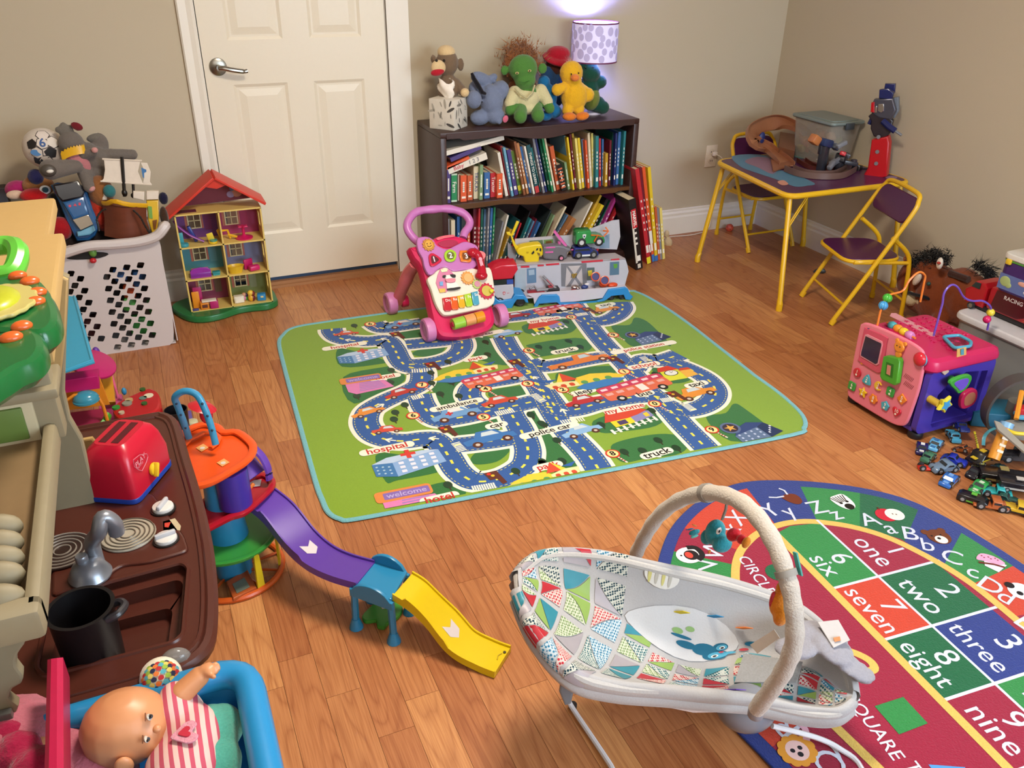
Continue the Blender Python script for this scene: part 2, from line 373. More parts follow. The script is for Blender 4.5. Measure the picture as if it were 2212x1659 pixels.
# ---- floor: strip laminate, strips run away from the door wall ----
def plankmat(island):
    M = bpy.data.materials.new('laminate_strip'); M.use_nodes = True; N = M.node_tree.nodes; Lk = M.node_tree.links; b = N['Principled BSDF']
    if island: rnd = N.new('ShaderNodeNewGeometry').outputs['Random Per Island']
    else: rnd = N.new('ShaderNodeObjectInfo').outputs['Random']
    def mth(op, a, b_=None, c_=None):
        n = N.new('ShaderNodeMath'); n.operation = op
        for i, x in enumerate((a, b_, c_)):
            if x is None: continue
            if isinstance(x, (int, float)): n.inputs[i].default_value = x
            else: Lk.new(x, n.inputs[i])
        return n.outputs[0]
    geo = N.new('ShaderNodeNewGeometry'); sp = N.new('ShaderNodeSeparateXYZ'); Lk.new(geo.outputs['Position'], sp.inputs[0])
    off = mth('MULTIPLY', rnd, 37.)
    cb = N.new('ShaderNodeCombineXYZ'); Lk.new(mth('ADD', mth('MULTIPLY', sp.outputs[0], 13.), off), cb.inputs[0]); Lk.new(mth('ADD', mth('MULTIPLY', sp.outputs[1], 1.5), off), cb.inputs[1]); Lk.new(off, cb.inputs[2])
    n1 = N.new('ShaderNodeTexNoise'); Lk.new(cb.outputs[0], n1.inputs['Vector']); n1.inputs['Scale'].default_value = 1.; n1.inputs['Detail'].default_value = 1.; n1.inputs['Roughness'].default_value = .4
    ring = mth('PINGPONG', mth('MULTIPLY', n1.outputs[0], 26.), 1.)
    ring = mth('POWER', ring, 3.)
    cb2 = N.new('ShaderNodeCombineXYZ'); Lk.new(mth('MULTIPLY', sp.outputs[0], 420.), cb2.inputs[0]); Lk.new(mth('MULTIPLY', sp.outputs[1], 11.), cb2.inputs[1]); Lk.new(off, cb2.inputs[2])
    n2 = N.new('ShaderNodeTexNoise'); Lk.new(cb2.outputs[0], n2.inputs['Vector']); n2.inputs['Scale'].default_value = 1.; n2.inputs['Detail'].default_value = 4.
    rp = N.new('ShaderNodeValToRGB'); Lk.new(rnd, rp.inputs[0]); cr = rp.color_ramp
    cr.elements[0].color = lin('#aa6c42'); cr.elements[1].color = lin('#cd935c')
    for p, c in ((.3, '#b5774a'), (.55, '#b67a4c'), (.75, '#bd8050')):
        e_ = cr.elements.new(p); e_.color = lin(c)
    mx = N.new('ShaderNodeMix'); mx.data_type = 'RGBA'; mx.blend_type = 'MULTIPLY'; Lk.new(rp.outputs[0], mx.inputs[6]); mx.inputs[7].default_value = lin('#a06038')
    Lk.new(mth('MULTIPLY', ring, .34), mx.inputs[0])
    m2 = N.new('ShaderNodeMix'); m2.data_type = 'RGBA'; m2.blend_type = 'MULTIPLY'; Lk.new(mx.outputs[2], m2.inputs[6]); m2.inputs[7].default_value = lin('#bf9474')
    Lk.new(mth('MULTIPLY', mth('SUBTRACT', n2.outputs[0], .38), 1.5), m2.inputs[0]); m2.clamp_factor = True
    Lk.new(m2.outputs[2], b.inputs['Base Color']); b.inputs['Roughness'].default_value = .36; b.inputs['Specular IOR Level'].default_value = .4
    bu = N.new('ShaderNodeBump'); bu.inputs['Strength'].default_value = .06; bu.inputs['Distance'].default_value = .001; Lk.new(n2.outputs[0], bu.inputs['Height']); Lk.new(bu.outputs[0], b.inputs['Normal'])
    return M
PMO, PMI = plankmat(False), plankmat(True)
floor = G('#7c4526').bx((XL, 0.05, -.03), (XR, YF, -.0085)).done('floor', kind='structure')
def vis(x, y):
    d = V((x, y, 0))-CP; z = d.dot(CF)
    if z < .1: return None
    u, v = 1106+FPX*d.dot(CR)/z, 829.5-FPX*d.dot(CU)/z
    return z if -30 < u < 2240 and -10 < v < 1700 else None
um = bpy.data.meshes.new('plank'); g = G(PMO).box(1, 1, 1); um.from_pydata(g.v, [], g.f); um.materials.append(PMO)
SW = .0772; rp_ = random.Random(3); cand = []
k0 = int((XL-.2502)/SW)-1
for k in range(k0, 60):
    x0 = .2502+k*SW; x1 = min(x0+SW, XR); x0 = max(x0, XL)
    if x1-x0 < .005 or x0 > XR: continue
    y = .04-rp_.random()*.3; ya = .04
    while ya > YF:
        yb = max(ya-(.26+.34*rp_.random() if ya < .03 else .05+.4*rp_.random()), YF)
        mx_, my = (x0+x1)/2, (ya+yb)/2
        q = [vis(mx_, ya), vis(mx_, my), vis(mx_, yb)]; zz = min([t for t in q if t] or [99])
        if .1 < mx_ < 1.6 and -1.8 < my < -.65 and ya < -.6 and yb > -1.9: zz = 98          # hidden under the road rug
        if .72 < mx_ < 1.5 and my < -2.35 and ya < -2.3: zz = 98
        if mx_ < -.4 and my < -1.9: zz = 98
        cand.append((zz, x0, x1, ya, yb)); ya = yb
cand.sort(); gs = G(PMI)
for i, (zz, x0, x1, ya, yb) in enumerate(cand):
    e_ = .0004
    if i < 300 and zz < 90:
        o = bpy.data.objects.new('plank', um); COL.objects.link(o); o.parent = floor; o.location = ((x0+x1)/2, (ya+yb)/2, -.004); o.scale = (x1-x0-2*e_, ya-yb-2*e_, .008)
    else: gs.bx((x0+e_, ya-e_, -.008), (x1-e_, yb+e_, 0))
gs.done('plank', floor, kind='stuff', flat=True)
# ================= ROAD RUG =================
def pts(s, ox, oy, k, h=.006):
    a = [float(t) for t in s.split()]; return [F(ox+k*a[i], oy+k*a[i+1], h) for i in range(0, len(a), 2)]
p5 = lambda s: pts(s, 600, 640, .2953)
p6 = lambda s: pts(s, 1130, 640, .2803)
pp = lambda s: pts(s, 0, 0, 1)
def cen(P): return sum((V(p) for p in P), V((0, 0, 0)))/len(P)
GR, DG, BL, WH, YL = mat('#7f9f2a', .95, 'f', v=.03, bs=.2), mat('#2c6a30', .95, 'f', v=.05, bs=.2), mat('#2c5596', .95, 'f', v=.04, bs=.2), mat('#ece8d4', .95, 'f', v=.02, bs=.1), mat('#e9d848', .95, 'f', v=.02, bs=.1)
out = [F(*p, .003) for p in [(603, 742), (611, 725), (634, 709), (700, 697), (880, 672), (1060, 652), (1220, 640), (1355, 630), (1375, 632), (1400, 643), (1440, 667), (1490, 702), (1545, 745), (1615, 800), (1630, 812), (1680, 848), (1722, 885), (1738, 908), (1736, 926), (1712, 940), (1460, 989), (1200, 1039), (960, 1086), (770, 1122), (735, 1122), (710, 1108), (696, 1080), (680, 1035), (640, 890), (612, 785)]]
O2 = [(p.x, p.y) for p in smooth(out, 4, True)]
rug = thing('road_rug', 'green play rug printed with blue streets, light blue bound edge', 'rug', (.85, -1.2, 0))
G(GR).prism(O2, .005, T((0, 0, .0005)), b=.0015).done('rug_body', rug, world=True)
g = G(mat('#74b3bd', .95, 'f', bs=.6)); n_ = len(O2); cc = V((.85, -1.2))
g.tube([V((x, y, .0045)) for x, y in O2], .0085, 8, closed=True, M=I4, flat=.0045/.0085, up=(0, 0, 1)); g.done('bound_edge', rug, world=True)
_a, _b = F(735, 1119, .003), F(1712, 937, .003); _c, _d = F(1060, 655, .003), F(640, 712, .003)
sh = Sheet(T((0, 0, .0056)), clip=[((_a.x, _a.y), (_b.x, _b.y)), ((_c.x, _c.y), (_d.x, _d.y))])
def road(P, w=.088, dash=True, wb=.014, sm=6, closed=False):
    sh.line(P, w+2*wb, WH, 3, sm=sm, closed=closed); sh.line(P, w, BL, 4, sm=sm, closed=closed)
def dashes(P, w=.088, sm=6, closed=False):
    sh.line(P, .0085, YL, 6, dash=(.022, .03), sm=sm, closed=closed)
    Q = smooth([V((p[0], p[1], 0)) for p in P], sm, closed)
    for s_ in (-1, 1):
        E_ = []
        for i in range(len(Q)):
            t = (Q[min(i+1, len(Q)-1)]-Q[max(i-1, 0)]); t.normalize(); E_.append(Q[i]+V((-t.y, t.x, 0))*s_*(w/2-.007))
        sh.line(E_, .0022, YL, 6, dash=(.009, .008))
for q in ('435 390 560 400 790 470 780 490 470 515', '480 590 760 520 870 515 920 560 900 640 560 785', '715 1165 900 1160 1170 1250 1160 1290 880 1345 790 1355', '810 1480 1120 1380 1260 1360 1360 1410 1370 1450 1280 1490 1100 1530 840 1560', '890 260 1060 240 1100 310 930 320', '990 410 1100 370 1220 362 1200 410 1120 440 1010 435', '1410 320 1560 300 1620 430 1700 500 1560 490 1430 430', '1130 640 1360 590 1360 690 1400 770 1190 810 1150 720', '1270 950 1500 900 1620 900 1600 1000 1310 1050', '1410 1190 1480 1130 1680 1100 1690 1140 1600 1210 1450 1230', '1560 690 1820 650 1840 690 1800 730 1580 750', '1800 850 1940 800 2040 1010 2110 1170 2150 1300 2040 1310 1960 1150'):
    sh.fill(smooth(p5(q), 4, True), DG, 2)
for q in ('10 220 200 180 390 180 420 230 330 290 60 290 0 260', '50 370 400 320 520 360 500 420 300 440 100 465 50 400', '680 230 820 220 860 165 950 190 1050 280 1140 380 1060 370 860 390 760 320', '250 610 330 570 560 540 720 540 740 570 560 650 300 690', '540 960 800 880 1060 870 1110 920 1020 1000 780 1040 600 1050', '690 1140 900 1080 1100 1060 1240 1090 1270 1160 1180 1220 950 1250 780 1280 700 1220', '1410 935 1560 900 1620 830 1700 860 1920 1060 1600 1115', '20 890 130 870 170 920 250 1000 200 1020 80 1050', '130 1090 300 1030 400 1170 470 1320 330 1345 160 1320', '990 540 1150 520 1290 560 1280 650 1120 670 1040 620'):
    sh.fill(smooth(p6(q), 4, True), DG, 2)
RD = [p5('395 238 400 262 440 300 520 322 660 330 790 320 850 380 890 460 940 510 1030 535 1055 570 1040 640 960 690 830 745 720 800 660 850 645 930 700 1010 800 1050 930 1060 1060 1045 1150 1050 1210 1110 1260 1190 1310 1270 1380 1330 1450 1355 1560 1350 1680 1315 1800 1240 1830 1160 1820 1080 1770 960 1720 880 1690 810'),
      p5('1035 720 1060 790 1110 860 1180 905 1290 895 1420 870 1560 835 1720 805 1850 775 1960 750'),
      p5('1850 560 1700 600 1520 630 1430 660 1400 710 1420 760 1480 800 1560 815'),
      p5('700 200 760 235 860 225 960 210 1060 195'), p5('940 355 1040 345 1200 330 1320 310'), p5('960 500 1100 490 1220 465 1310 425 1350 370 1335 310 1290 275'),
      p5('1650 300 1700 390 1760 460 1840 550 1900 640 1980 740 2060 850'), p5('1290 1090 1400 1080 1600 1055 1740 1030'),
      p6('40 500 120 540 230 535 380 510 540 480 720 455'), p6('0 520 60 620 130 720 200 850 270 960 350 1060 440 1150 520 1240 580 1330'),
      p6('390 60 440 130 500 210 570 300 640 380 720 460 800 540 880 630 960 720 1060 810 1140 890 1230 990 1320 1080 1410 1170'),
      p6('-180 170 0 150 150 125 300 130 440 128'), p6('180 850 300 880 420 870 560 830 700 800 840 780 1000 770 1080 790'),
      p6('520 190 620 190 720 150 770 90 750 45'), p6('860 560 930 490 1030 500 1120 478 1205 450'), p6('1090 500 1200 530 1320 580 1420 640 1480 720 1460 800 1360 860 1220 880 1090 830')]
for q in RD: road(q)
for q in RD: sh.line(q, .088, BL, 5, sm=6)
for q in RD: dashes(q)
def zebra(a, b, n, w=.03, c=WH):
    a, b = V(a), V(b); t = (b-a); nn = V((-t.y, t.x, 0)).normalized()*w
    for i in range(n):
        q = a+t*(i/(n-1)); sh.line([q-nn/2, q+nn/2], .005, c, 7)
for q in ((p5, '985 548 1110 540', 8), (p5, '985 745 1060 730', 6), (p5, '1600 860 1720 835', 9), (p5, '1430 1410 1585 1385', 10), (p5, '1740 555 1800 610', 8), (p5, '1870 720 1940 770', 8), (p6, '300 975 460 945', 10), (p6, '1070 805 1165 790', 8), (p6, '1235 825 1310 880', 8), (p6, '410 145 490 135', 8), (p6, '600 430 670 490', 8), (p6, '920 470 960 500', 5), (p5, '1300 1075 1350 1130', 7)):
    a, b = q[0](q[1]); zebra(a, b, q[2])
def frm(pf, c, ang=None):                                # local drawing frame on the rug facing the viewer of the photo print
    o = pf(c)[0]; a = R(ang) if ang is not None else R(-4)
    return lambda P, s=1.: [(o.x+s*(x*cos(a)-y*sin(a)), o.y+s*(x*sin(a)+y*cos(a))) for x, y in P]
def lab(pf, c, t, col='#1c1c1c', size=.036, w=None, a=None):
    o = pf(c)[0]; a = R(-1) if a is None else R(a); f = lambda P: [(o.x+x*cos(a)-y*sin(a), o.y+x*sin(a)+y*cos(a)) for x, y in P]
    w = w or (.020*len(t)+.02); sh.fill(f(rrect(w, .036, .016, 4)), WH, 9); sh.fill(f([(-.02, -.012), (0, -.03), (.005, -.012)]), WH, 9); sh.text(t, o.x, o.y, size, col, 10, a, .02)
def sign(pf, c, n):
    o = pf(c)[0]; sh.line([(o.x, o.y), (o.x+.018, o.y-.062)], .007, '#e8dcc8', 8); sh.line([(o.x, o.y), (o.x+.018, o.y-.062)], .007, '#a84030', 9, dash=(.005, .005))
    sh.disc(o.x, o.y, .024, '#cf3422', 10); sh.disc(o.x, o.y, .0185, '#f2dc94', 11); sh.text(n, o.x, o.y, .034, '#151515', 12, 0, .03)
def tlight(pf, c):
    o = pf(c)[0]; f = lambda P: [(o.x+x, o.y+y) for x, y in P]
    sh.fill(f([(-.022, .03), (.02, .03), (.028, -.04), (.012, -.045), (.006, -.012), (-.016, -.012)]), '#5c2c20', 10); sh.disc(o.x-.008, o.y+.02, .007, '#c83020', 11); sh.disc(o.x, o.y+.008, .006, '#e0b830', 11)
def car(pf, c, col, ang=0, s=1., win='#c9d6dc', top=None):
    f = frm(pf, c, ang); sh.fill(f([(-.055, -.012), (-.057, .006), (-.03, .012), (-.018, .032), (.022, .032), (.034, .01), (.056, .006), (.058, -.012)], s), col, 9)
    sh.fill(f([(-.014, .012), (-.008, .026), (.016, .026), (.026, .010)], s), win, 10)
    for x in (-.032, .034):
        q = f([(x, -.014)], s)[0]; sh.disc(*q, .011*s, '#57301f', 10, n=12); sh.disc(*q, .005*s, '#cfc0b0', 11, n=10)
def truckp(pf, c, col, ang=0):
    f = frm(pf, c, ang); sh.fill(f([(-.14, -.02), (-.14, .012), (-.02, .015), (-.01, .055), (.05, .055), (.07, .018), (.12, .012), (.13, -.02)]), col, 9); sh.fill(f([(.008, .018), (.014, .046), (.044, .046), (.058, .02)]), '#b8ccd8', 10)
    for x in (-.09, .09): sh.disc(*f([(x, -.02)])[0], .018, '#6a3a22', 10); sh.disc(*f([(x, -.02)])[0], .008, '#d8c8b8', 11)
def bus(pf, c, ang=0, s=1.):
    f = frm(pf, c, ang); sh.fill(f(rrect(.25, .085, .012, 3), s), '#d96a4c', 9); sh.fill(f([(-.125, .012), (-.125, .036), (-.11, .044), (.11, .044), (.125, .036), (.125, .012)], s), '#c83a5c', 10)
    for i in range(6):
        sh.fill(f(rrect(.024, .013, .002, 2, -.1+i*.04, .027), s), '#e8d0d4', 11)
        if i != 3: sh.fill(f(rrect(.026, .015, .002, 2, -.1+i*.04, -.004), s), '#e0a8a0', 11)
    sh.fill(f(rrect(.03, .04, .002, 2, .02, -.012), s), '#efe4dc', 11)
    for x in (-.08, .08): sh.disc(*f([(x, -.042)], s)[0], .017*s, '#1c1c1c', 11); sh.disc(*f([(x, -.042)], s)[0], .008*s, '#d8d0c8', 12)
def house(pf, c, s=1.):
    f = frm(pf, c, 0); sh.fill(f([(-.05, -.03), (.02, -.026), (.02, .01), (-.05, .006)], s), '#e8d430', 8); sh.fill(f([(.02, -.026), (.09, -.012), (.09, .02), (.055, .03), (.02, .01)], s), '#8a86b8', 8)
    sh.fill(f([(-.068, .004), (-.04, .055), (.0, .05), (.07, .045), (.088, .026), (.05, .012), (.01, .004)], s), '#cf4630', 9); sh.fill(f([(-.032, -.024), (-.002, -.022), (-.002, .0), (-.032, -.002)], s), '#4a3a66', 10); sh.fill(f([(.064, -.01), (.08, -.008), (.08, .014), (.064, .01)], s), '#e8c838', 10)
    for i in range(8): sh.fill(f(rrect(.009, .026, .002, 2, -.07+i*.022, -.05+i*.003), s), '#f0ece0', 11)
    sh.line(f([(-.075, -.052), (.09, -.030)], s), .004, '#f0ece0', 10)
def hospital(pf, c, s=1.):
    f = frm(pf, c, -3); sh.fill(f([(-.105, -.03), (-.05, -.048), (-.05, .02), (-.105, .028)], s), '#3c74ac', 8); sh.fill(f([(-.05, -.048), (.09, -.02), (.085, .045), (-.05, .02)], s), '#86a9d6', 8); sh.fill(f([(-.105, .028), (-.05, .02), (.085, .045), (.04, .056), (-.06, .05)], s), '#b4c8e2', 9)
    for i in range(4):
        for j in range(3): sh.fill(f(rrect(.014, .012, .001, 2, -.028+i*.03, -.028+i*.006+j*.02), s), '#e4e0ee', 10)
    for i in range(3):
        for j in range(3): sh.disc(*f([(-.095+i*.016, -.02-i*.004+j*.016)], s)[0], .0035*s, '#a8c4d8', 10, n=8)
    for a, b in ((.042, .013), (.013, .042)): sh.fill(f(rrect(a, b, .001, 2, .0, .05), s), '#d03830', 11)
def hotel(pf, c, s=1., cut=False):
    f = frm(pf, c, -3); sh.fill(f([(-.07, -.045), (-.045, -.07), (.095, -.055), (.07, .012), (-.07, .018)], s), '#d87cb4', 8)
    for i in range(6): sh.line(f([(-.03+.002*i, -.05+.012*i), (.068-.003*i, -.042+.01*i)], s), .0045, '#8c7cc0', 9)
    sh.fill(f(rrect(.155, .05, .012, 3, -.008, .04), s), '#d88440', 9); sh.fill(f(rrect(.125, .03, .004, 3, -.0, .04), s), '#8466b0', 10); q = f([(0, .04)], s)[0]; sh.text('welcome', *q, .03*s, '#b8a8d8', 11, R(-3), .01)
def police(pf, c, s=1.):
    f = frm(pf, c, 0); sh.fill(f([(-.06, -.055), (.04, -.045), (.035, .02), (-.06, .0)], s), '#5e7496', 8); sh.fill(f([(.04, -.045), (.095, -.03), (.07, .035), (.035, .02)], s), '#26375c', 8); sh.fill(f([(-.06, 0), (.035, .02), (.07, .035), (.02, .055), (-.02, .04)], s), '#34487a', 9)
    for i in range(4):
        for j in range(3): sh.fill(f(rrect(.007, .008, .001, 2, -.045+i*.024, -.035+i*.003+j*.017), s), '#b8c4e0', 10)
        sh.fill(f(rrect(.006, .008, .001, 2, .052+i*.008, -.02+i*.01), s), '#d8dce8', 10)
    q = f([(-.045, .045)], s)[0]; sh.disc(*q, .032*s, '#5a6c90', 10); sh.disc(*q, .024*s, '#3a3040', 11); sh.fill([(q[0]+x*s, q[1]+y*s) for x, y in star(5, .02, .008)], '#d8a850', 12)
def park(pf, c, s=1., flip=1):
    f0 = frm(pf, c, 0); f = lambda P, s_=1.: f0([(x*flip, y) for x, y in P], s)
    sh.fill(f([(-.15, -.03), (-.11, .0), (-.05, .018), (.0, .01), (.03, -.03), (-.05, -.06)]), '#e8c83c', 8); sh.fill(f([(-.14, -.045), (-.1, -.03), (0, -.035), (.03, -.05), (.0, -.075), (-.09, -.07)]), '#3c7cba', 9)
    sh.fill(f([(.01, -.04), (.10, -.03), (.11, .0), (.06, .005), (.01, -.01)]), '#efe0a0', 9)
    for i in range(3): sh.fill(f(rrect(.016, .02, .006, 3, .03+i*.027, -.023)), '#cc4a2c', 10)
    sh.fill(f([(.0, .0), (.035, .055), (.05, .0)]), '#d04a30', 10); sh.fill(f([(.035, .055), (.05, .0), (.068, .004)]), '#e8d040', 11); sh.fill(f([(.06, .02), (.115, .03), (.09, .008)]), '#2c60a8', 10)
    for i in range(3): sh.disc(*f([(-.09+i*.04, -.025)])[0], .011*s, '#5a9a58', 10, n=12)
def school(pf, c):
    f = frm(pf, c, 0); sh.fill(f([(-.05, -.045), (.035, -.05), (.04, .03), (-.035, .035)]), '#d8d83c', 8); sh.fill(f([(-.045, .03), (-.03, .06), (.02, .065), (.045, .025)]), '#cc3a2c', 9); sh.fill(f([(.035, -.045), (.09, -.04), (.085, .01), (.04, .015)]), '#e8b04c', 8); sh.fill(f([(.035, .012), (.05, .03), (.085, .025), (.09, .008)]), '#cc4a2c', 9); sh.fill(f([(-.08, -.04), (-.05, -.045), (-.045, -.01), (-.075, -.01)]), '#e8a04c', 8)
    q = f([(0, .008)])[0]; sh.disc(*q, .022, '#3a3a3a', 10, 1.3); sh.disc(*q, .019, '#e4e4dc', 11, 1.3); sh.line([q, (q[0]+.012, q[1]+.008)], .002, '#222222', 12); sh.line([q, (q[0], q[1]+.014)], .002, '#222222', 12)
hospital(p5, '640 440'); hospital(p5, '985 1225', 1.15); hotel(p5, '640 640'); hotel(p5, '970 1500', 1.1)
police(p6, '960 320'); police(p6, '1760 1050', 1.1); house(p6, '160 240', 1.05); house(p6, '790 950', 1.15); school(p6, '1150 600')
park(p5, '1400 540', 1.05); park(p6, '420 640', 1.25, -1); park(p6, '180 1370', 1.0)
bus(p5, '1570 600', 5, .92); bus(p6, '860 700', 6, 1.15); bus(p6, '270 95', 4, .9); truckp(p6, '440 500', '#dc7c36', 3)
car(p5, '900 710', '#b8332c', 12, 1.1); car(p5, '660 850', '#de8a34', 10, 1.05); car(p5, '800 980', '#cf4834', -10, .9); car(p5, '1620 770', '#cc4a34', 3, 1.2); car(p5, '500 275', '#cc4a34', -8, .9)
car(p5, '1550 1040', '#3c74b4', 2, 1.6); car(p6, '470 810', '#b83030', 2, 1.3); car(p6, '1330 750', '#e0903a', 6, 1.5); car(p6, '630 105', '#e0903a', 6, 1.25); car(p5, '1740 145', '#a83030', 0, 1.2)
car(p5, '1300 865', '#6c9ccc', 3, 1.55, '#e8e4e0'); car(p5, '920 205', '#6c9ccc', 3, 1.4, '#e8e4e0'); car(p6, '450 1040', '#8ab4dc', 5, 1.3); car(p5, '1680 275', '#8ab4dc', 5, 1.15)
for pf, c in ((p5, '1255 862'), (p5, '890 203')):
    o = pf(c)[0]; sh.line([(o.x-.013, o.y), (o.x+.013, o.y)], .008, '#cc2c2c', 12); sh.line([(o.x, o.y-.013), (o.x, o.y+.013)], .008, '#cc2c2c', 12)
for c, t, s_ in (('490 365', 'hospital', 1), ('800 1115', 'hospital', 1.2), ('785 592', 'hotel', 1), ('1185 1478', 'hotel', 1.2), ('1445 458', 'park', .95)): lab(p5, c, t, '#c02c28', .036*s_)
for c, t, s_ in (('165 183', 'my home', 1), ('780 868', 'my home', 1.15), ('930 395', 'police station', .95), ('930 535', 'school', 1.15), ('190 1310', 'park', 1.15)): lab(p6, c, t, '#c02c28', .036*s_)
for c, t, s_ in (('1310 795', 'ambulance', 1), ('1600 945', 'car', 1.1), ('1480 285', 'police car', .85)): lab(p5, c, t, size=.036*s_, a=2)
for c, t, s_ in (('320 420', 'truck', 1.1), ('1030 1212', 'truck', 1.25), ('465 738', 'jeep', 1.15), ('935 752', 'bus', 1.2), ('1335 680', 'taxi', 1.2), ('205 1035', 'police car', 1.1), ('320 110', 'bus', 1.1), ('635 68', 'taxi', 1.)): lab(p6, c, t, size=.036*s_, a=2)
for c, n in (('675 205', '6'), ('1055 650', '7'), ('990 875', '6'), ('1520 680', '4'), ('1830 640', '3'), ('1505 885', '5')): sign(p5, c, n)
for c, n in (('45 420', '8'), ('370 162', '0'), ('695 300', '9'), ('780 582', '1'), ('305 722', '2'), ('1015 830', '0'), ('1455 1030', '9'), ('690 1215', '8')): sign(p6, c, n)
for c in ('865 285', '1125 510', '1235 985', '1580 1325', '1735 490'): tlight(p5, c)
for c in ('700 490', '1165 765', '500 110'): tlight(p6, c)
for pf, cs in ((p5, ('560 215', '830 540', '825 630', '580 730', '1120 560', '1125 635', '1270 630', '1190 715', '1325 730', '1520 335', '1535 425', '1245 480', '930 795', '860 850', '850 900', '1245 1380', '1740 1280', '1850 870', '1930 930', '1935 1210')), (p6, ('330 195', '120 390', '230 400', '350 345', '990 880', '600 990', '780 1200', '920 1190', '1040 1110', '1180 1170', '60 910', '160 990', '260 1110', '300 1270', '150 1290', '1020 600', '440 390'))):
    for c in cs:
        o = pf(c)[0]; sh.disc(o.x, o.y, .019, '#1c3c24', 7, .72, 14); sh.line([(o.x, o.y-.012), (o.x, o.y-.03)], .004, '#3a2c1c', 7)
def arrow(pf, a, b):
    a, b = V(pf(a)[0]), V(pf(b)[0]); a.z = b.z = 0; t = (b-a).normalized(); n = V((-t.y, t.x, 0)); sh.line([a, b], .006, WH, 8)
    for s_ in (-1, 1): sh.line([b, b-t*.018+n*s_*.013], .006, WH, 8)
for a, b in (('865 1058', '790 1050'), ('1180 1045', '1110 1038'), ('720 815', '775 790'), ('560 325', '495 320'), ('815 320', '755 310')): arrow(p5, a, b)
for a, b in (('330 910', '300 870'), ('110 640', '80 620'), ('180 550', '250 545'), ('735 430', '695 405')): arrow(p6, a, b)
sh.done('printed_streets', rug, world=True)

# ================= ALPHABET RUG =================
BLU, RED, GRN, DGR, ORG, YEL = [mat(c, .95, 'f', v=.06, bs=.5) for c in ('#26367c', '#8f1a36', '#2b7e3e', '#145c38', '#bd3c24', '#cfae58')]
RW = mat('#c6cbdc', .95, 'f', v=.03, bs=.3)
OX, OY = 1.243, -2.82                                    # grid cross under tile 2 / 8
ex, ey = V((.9974, -.0726)), V((.0726, .9974))           # rug axes: across, towards the door wall
def Rg(a, b): p = ex*a+ey*b; return (OX+p.x, OY+p.y)
abc = thing('alphabet_rug', 'dark blue bordered alphabet and number rug under the bouncer', 'rug', (OX, OY, 0))
def Q2(s): a = [float(t) for t in s.split()]; return [(a[i], a[i+1]) for i in range(0, len(a), 2)]
OUTL = [(p.x, p.y) for p in smooth([(*p, 0) for p in Q2('.672 -3.55 .655 -3.2 .638 -2.98 .624 -2.85 .632 -2.70 .668 -2.53 .735 -2.40 .846 -2.278 .951 -2.208 1.061 -2.166 1.191 -2.150 1.328 -2.193 1.481 -2.286 1.588 -2.399 1.632 -2.531 1.648 -2.661 1.652 -2.80 1.648 -2.98 1.63 -3.2 1.605 -3.55')], 5)]
YELL = [(p.x, p.y) for p in smooth([(*p, 0) for p in Q2('.842 -3.5 .822 -3.1 .81 -2.917 .812 -2.76 .838 -2.60 .911 -2.481 .972 -2.416 1.035 -2.379 1.09 -2.36 1.168 -2.354 1.232 -2.366 1.286 -2.392 1.353 -2.444 1.409 -2.518 1.447 -2.622 1.466 -2.73 1.464 -2.831 1.452 -2.96 1.43 -3.2 1.405 -3.5')], 5)]
G(BLU).prism(OUTL, .008, T((0, 0, .0005)), b=.003).done('rug_body', abc, world=True)
sh = Sheet(T((0, 0, .0087)), .0002)
def inset(P, d):
    O = []
    for i in range(len(P)):
        a, b = V(P[max(i-1, 0)]), V(P[min(i+1, len(P)-1)]); t = (b-a).normalized(); O.append((P[i][0]+t.y*d, P[i][1]-t.x*d))
    return O
INN = inset(OUTL, .034)
def near(P, q): return min(range(len(P)), key=lambda i: (P[i][0]-q[0])**2+(P[i][1]-q[1])**2)
TE = [(.645, -3.3, .83, -3.3), (.645, -3.12, .825, -3.12), (.653, -2.94, .81, -2.925), (.64, -2.75, .812, -2.75), (.68, -2.56, .845, -2.59), (.80, -2.345, .935, -2.455), (.90, -2.25, .985, -2.405), (1.054, -2.193, 1.035, -2.379), (1.185, -2.18, 1.160, -2.355), (1.347, -2.22, 1.274, -2.384), (1.485, -2.322, 1.364, -2.446), (1.59, -2.445, 1.428, -2.55), (1.62, -2.593, 1.455, -2.66), (1.632, -2.735, 1.468, -2.745), (1.63, -2.89, 1.462, -2.87), (1.62, -3.05, 1.45, -3.02), (1.6, -3.25, 1.43, -3.22)]
TC = [BLU, RED, ORG, BLU, GRN, RED, ORG, GRN, ORG, BLU, GRN, DGR, BLU, GRN, ORG, RED, BLU]
TC = [BLU, RED, ORG, BLU, GRN, RED, ORG, ORG, BLU, GRN, DGR, BLU, GRN, ORG, RED, BLU]
for k in range(len(TE)-1):
    a, b = TE[k], TE[k+1]; i0, i1 = near(INN, a[:2]), near(INN, b[:2]); j0, j1 = near(YELL, a[2:]), near(YELL, b[2:])
    sh.fill(INN[i0:i1+1]+YELL[j0:j1+1][::-1], TC[k], 1)
sh.fill(YELL, RED, 2)
sh.line(inset(YELL, .010), .022, YEL, 5)
W_ = lambda P: [Rg(*p) for p in P]
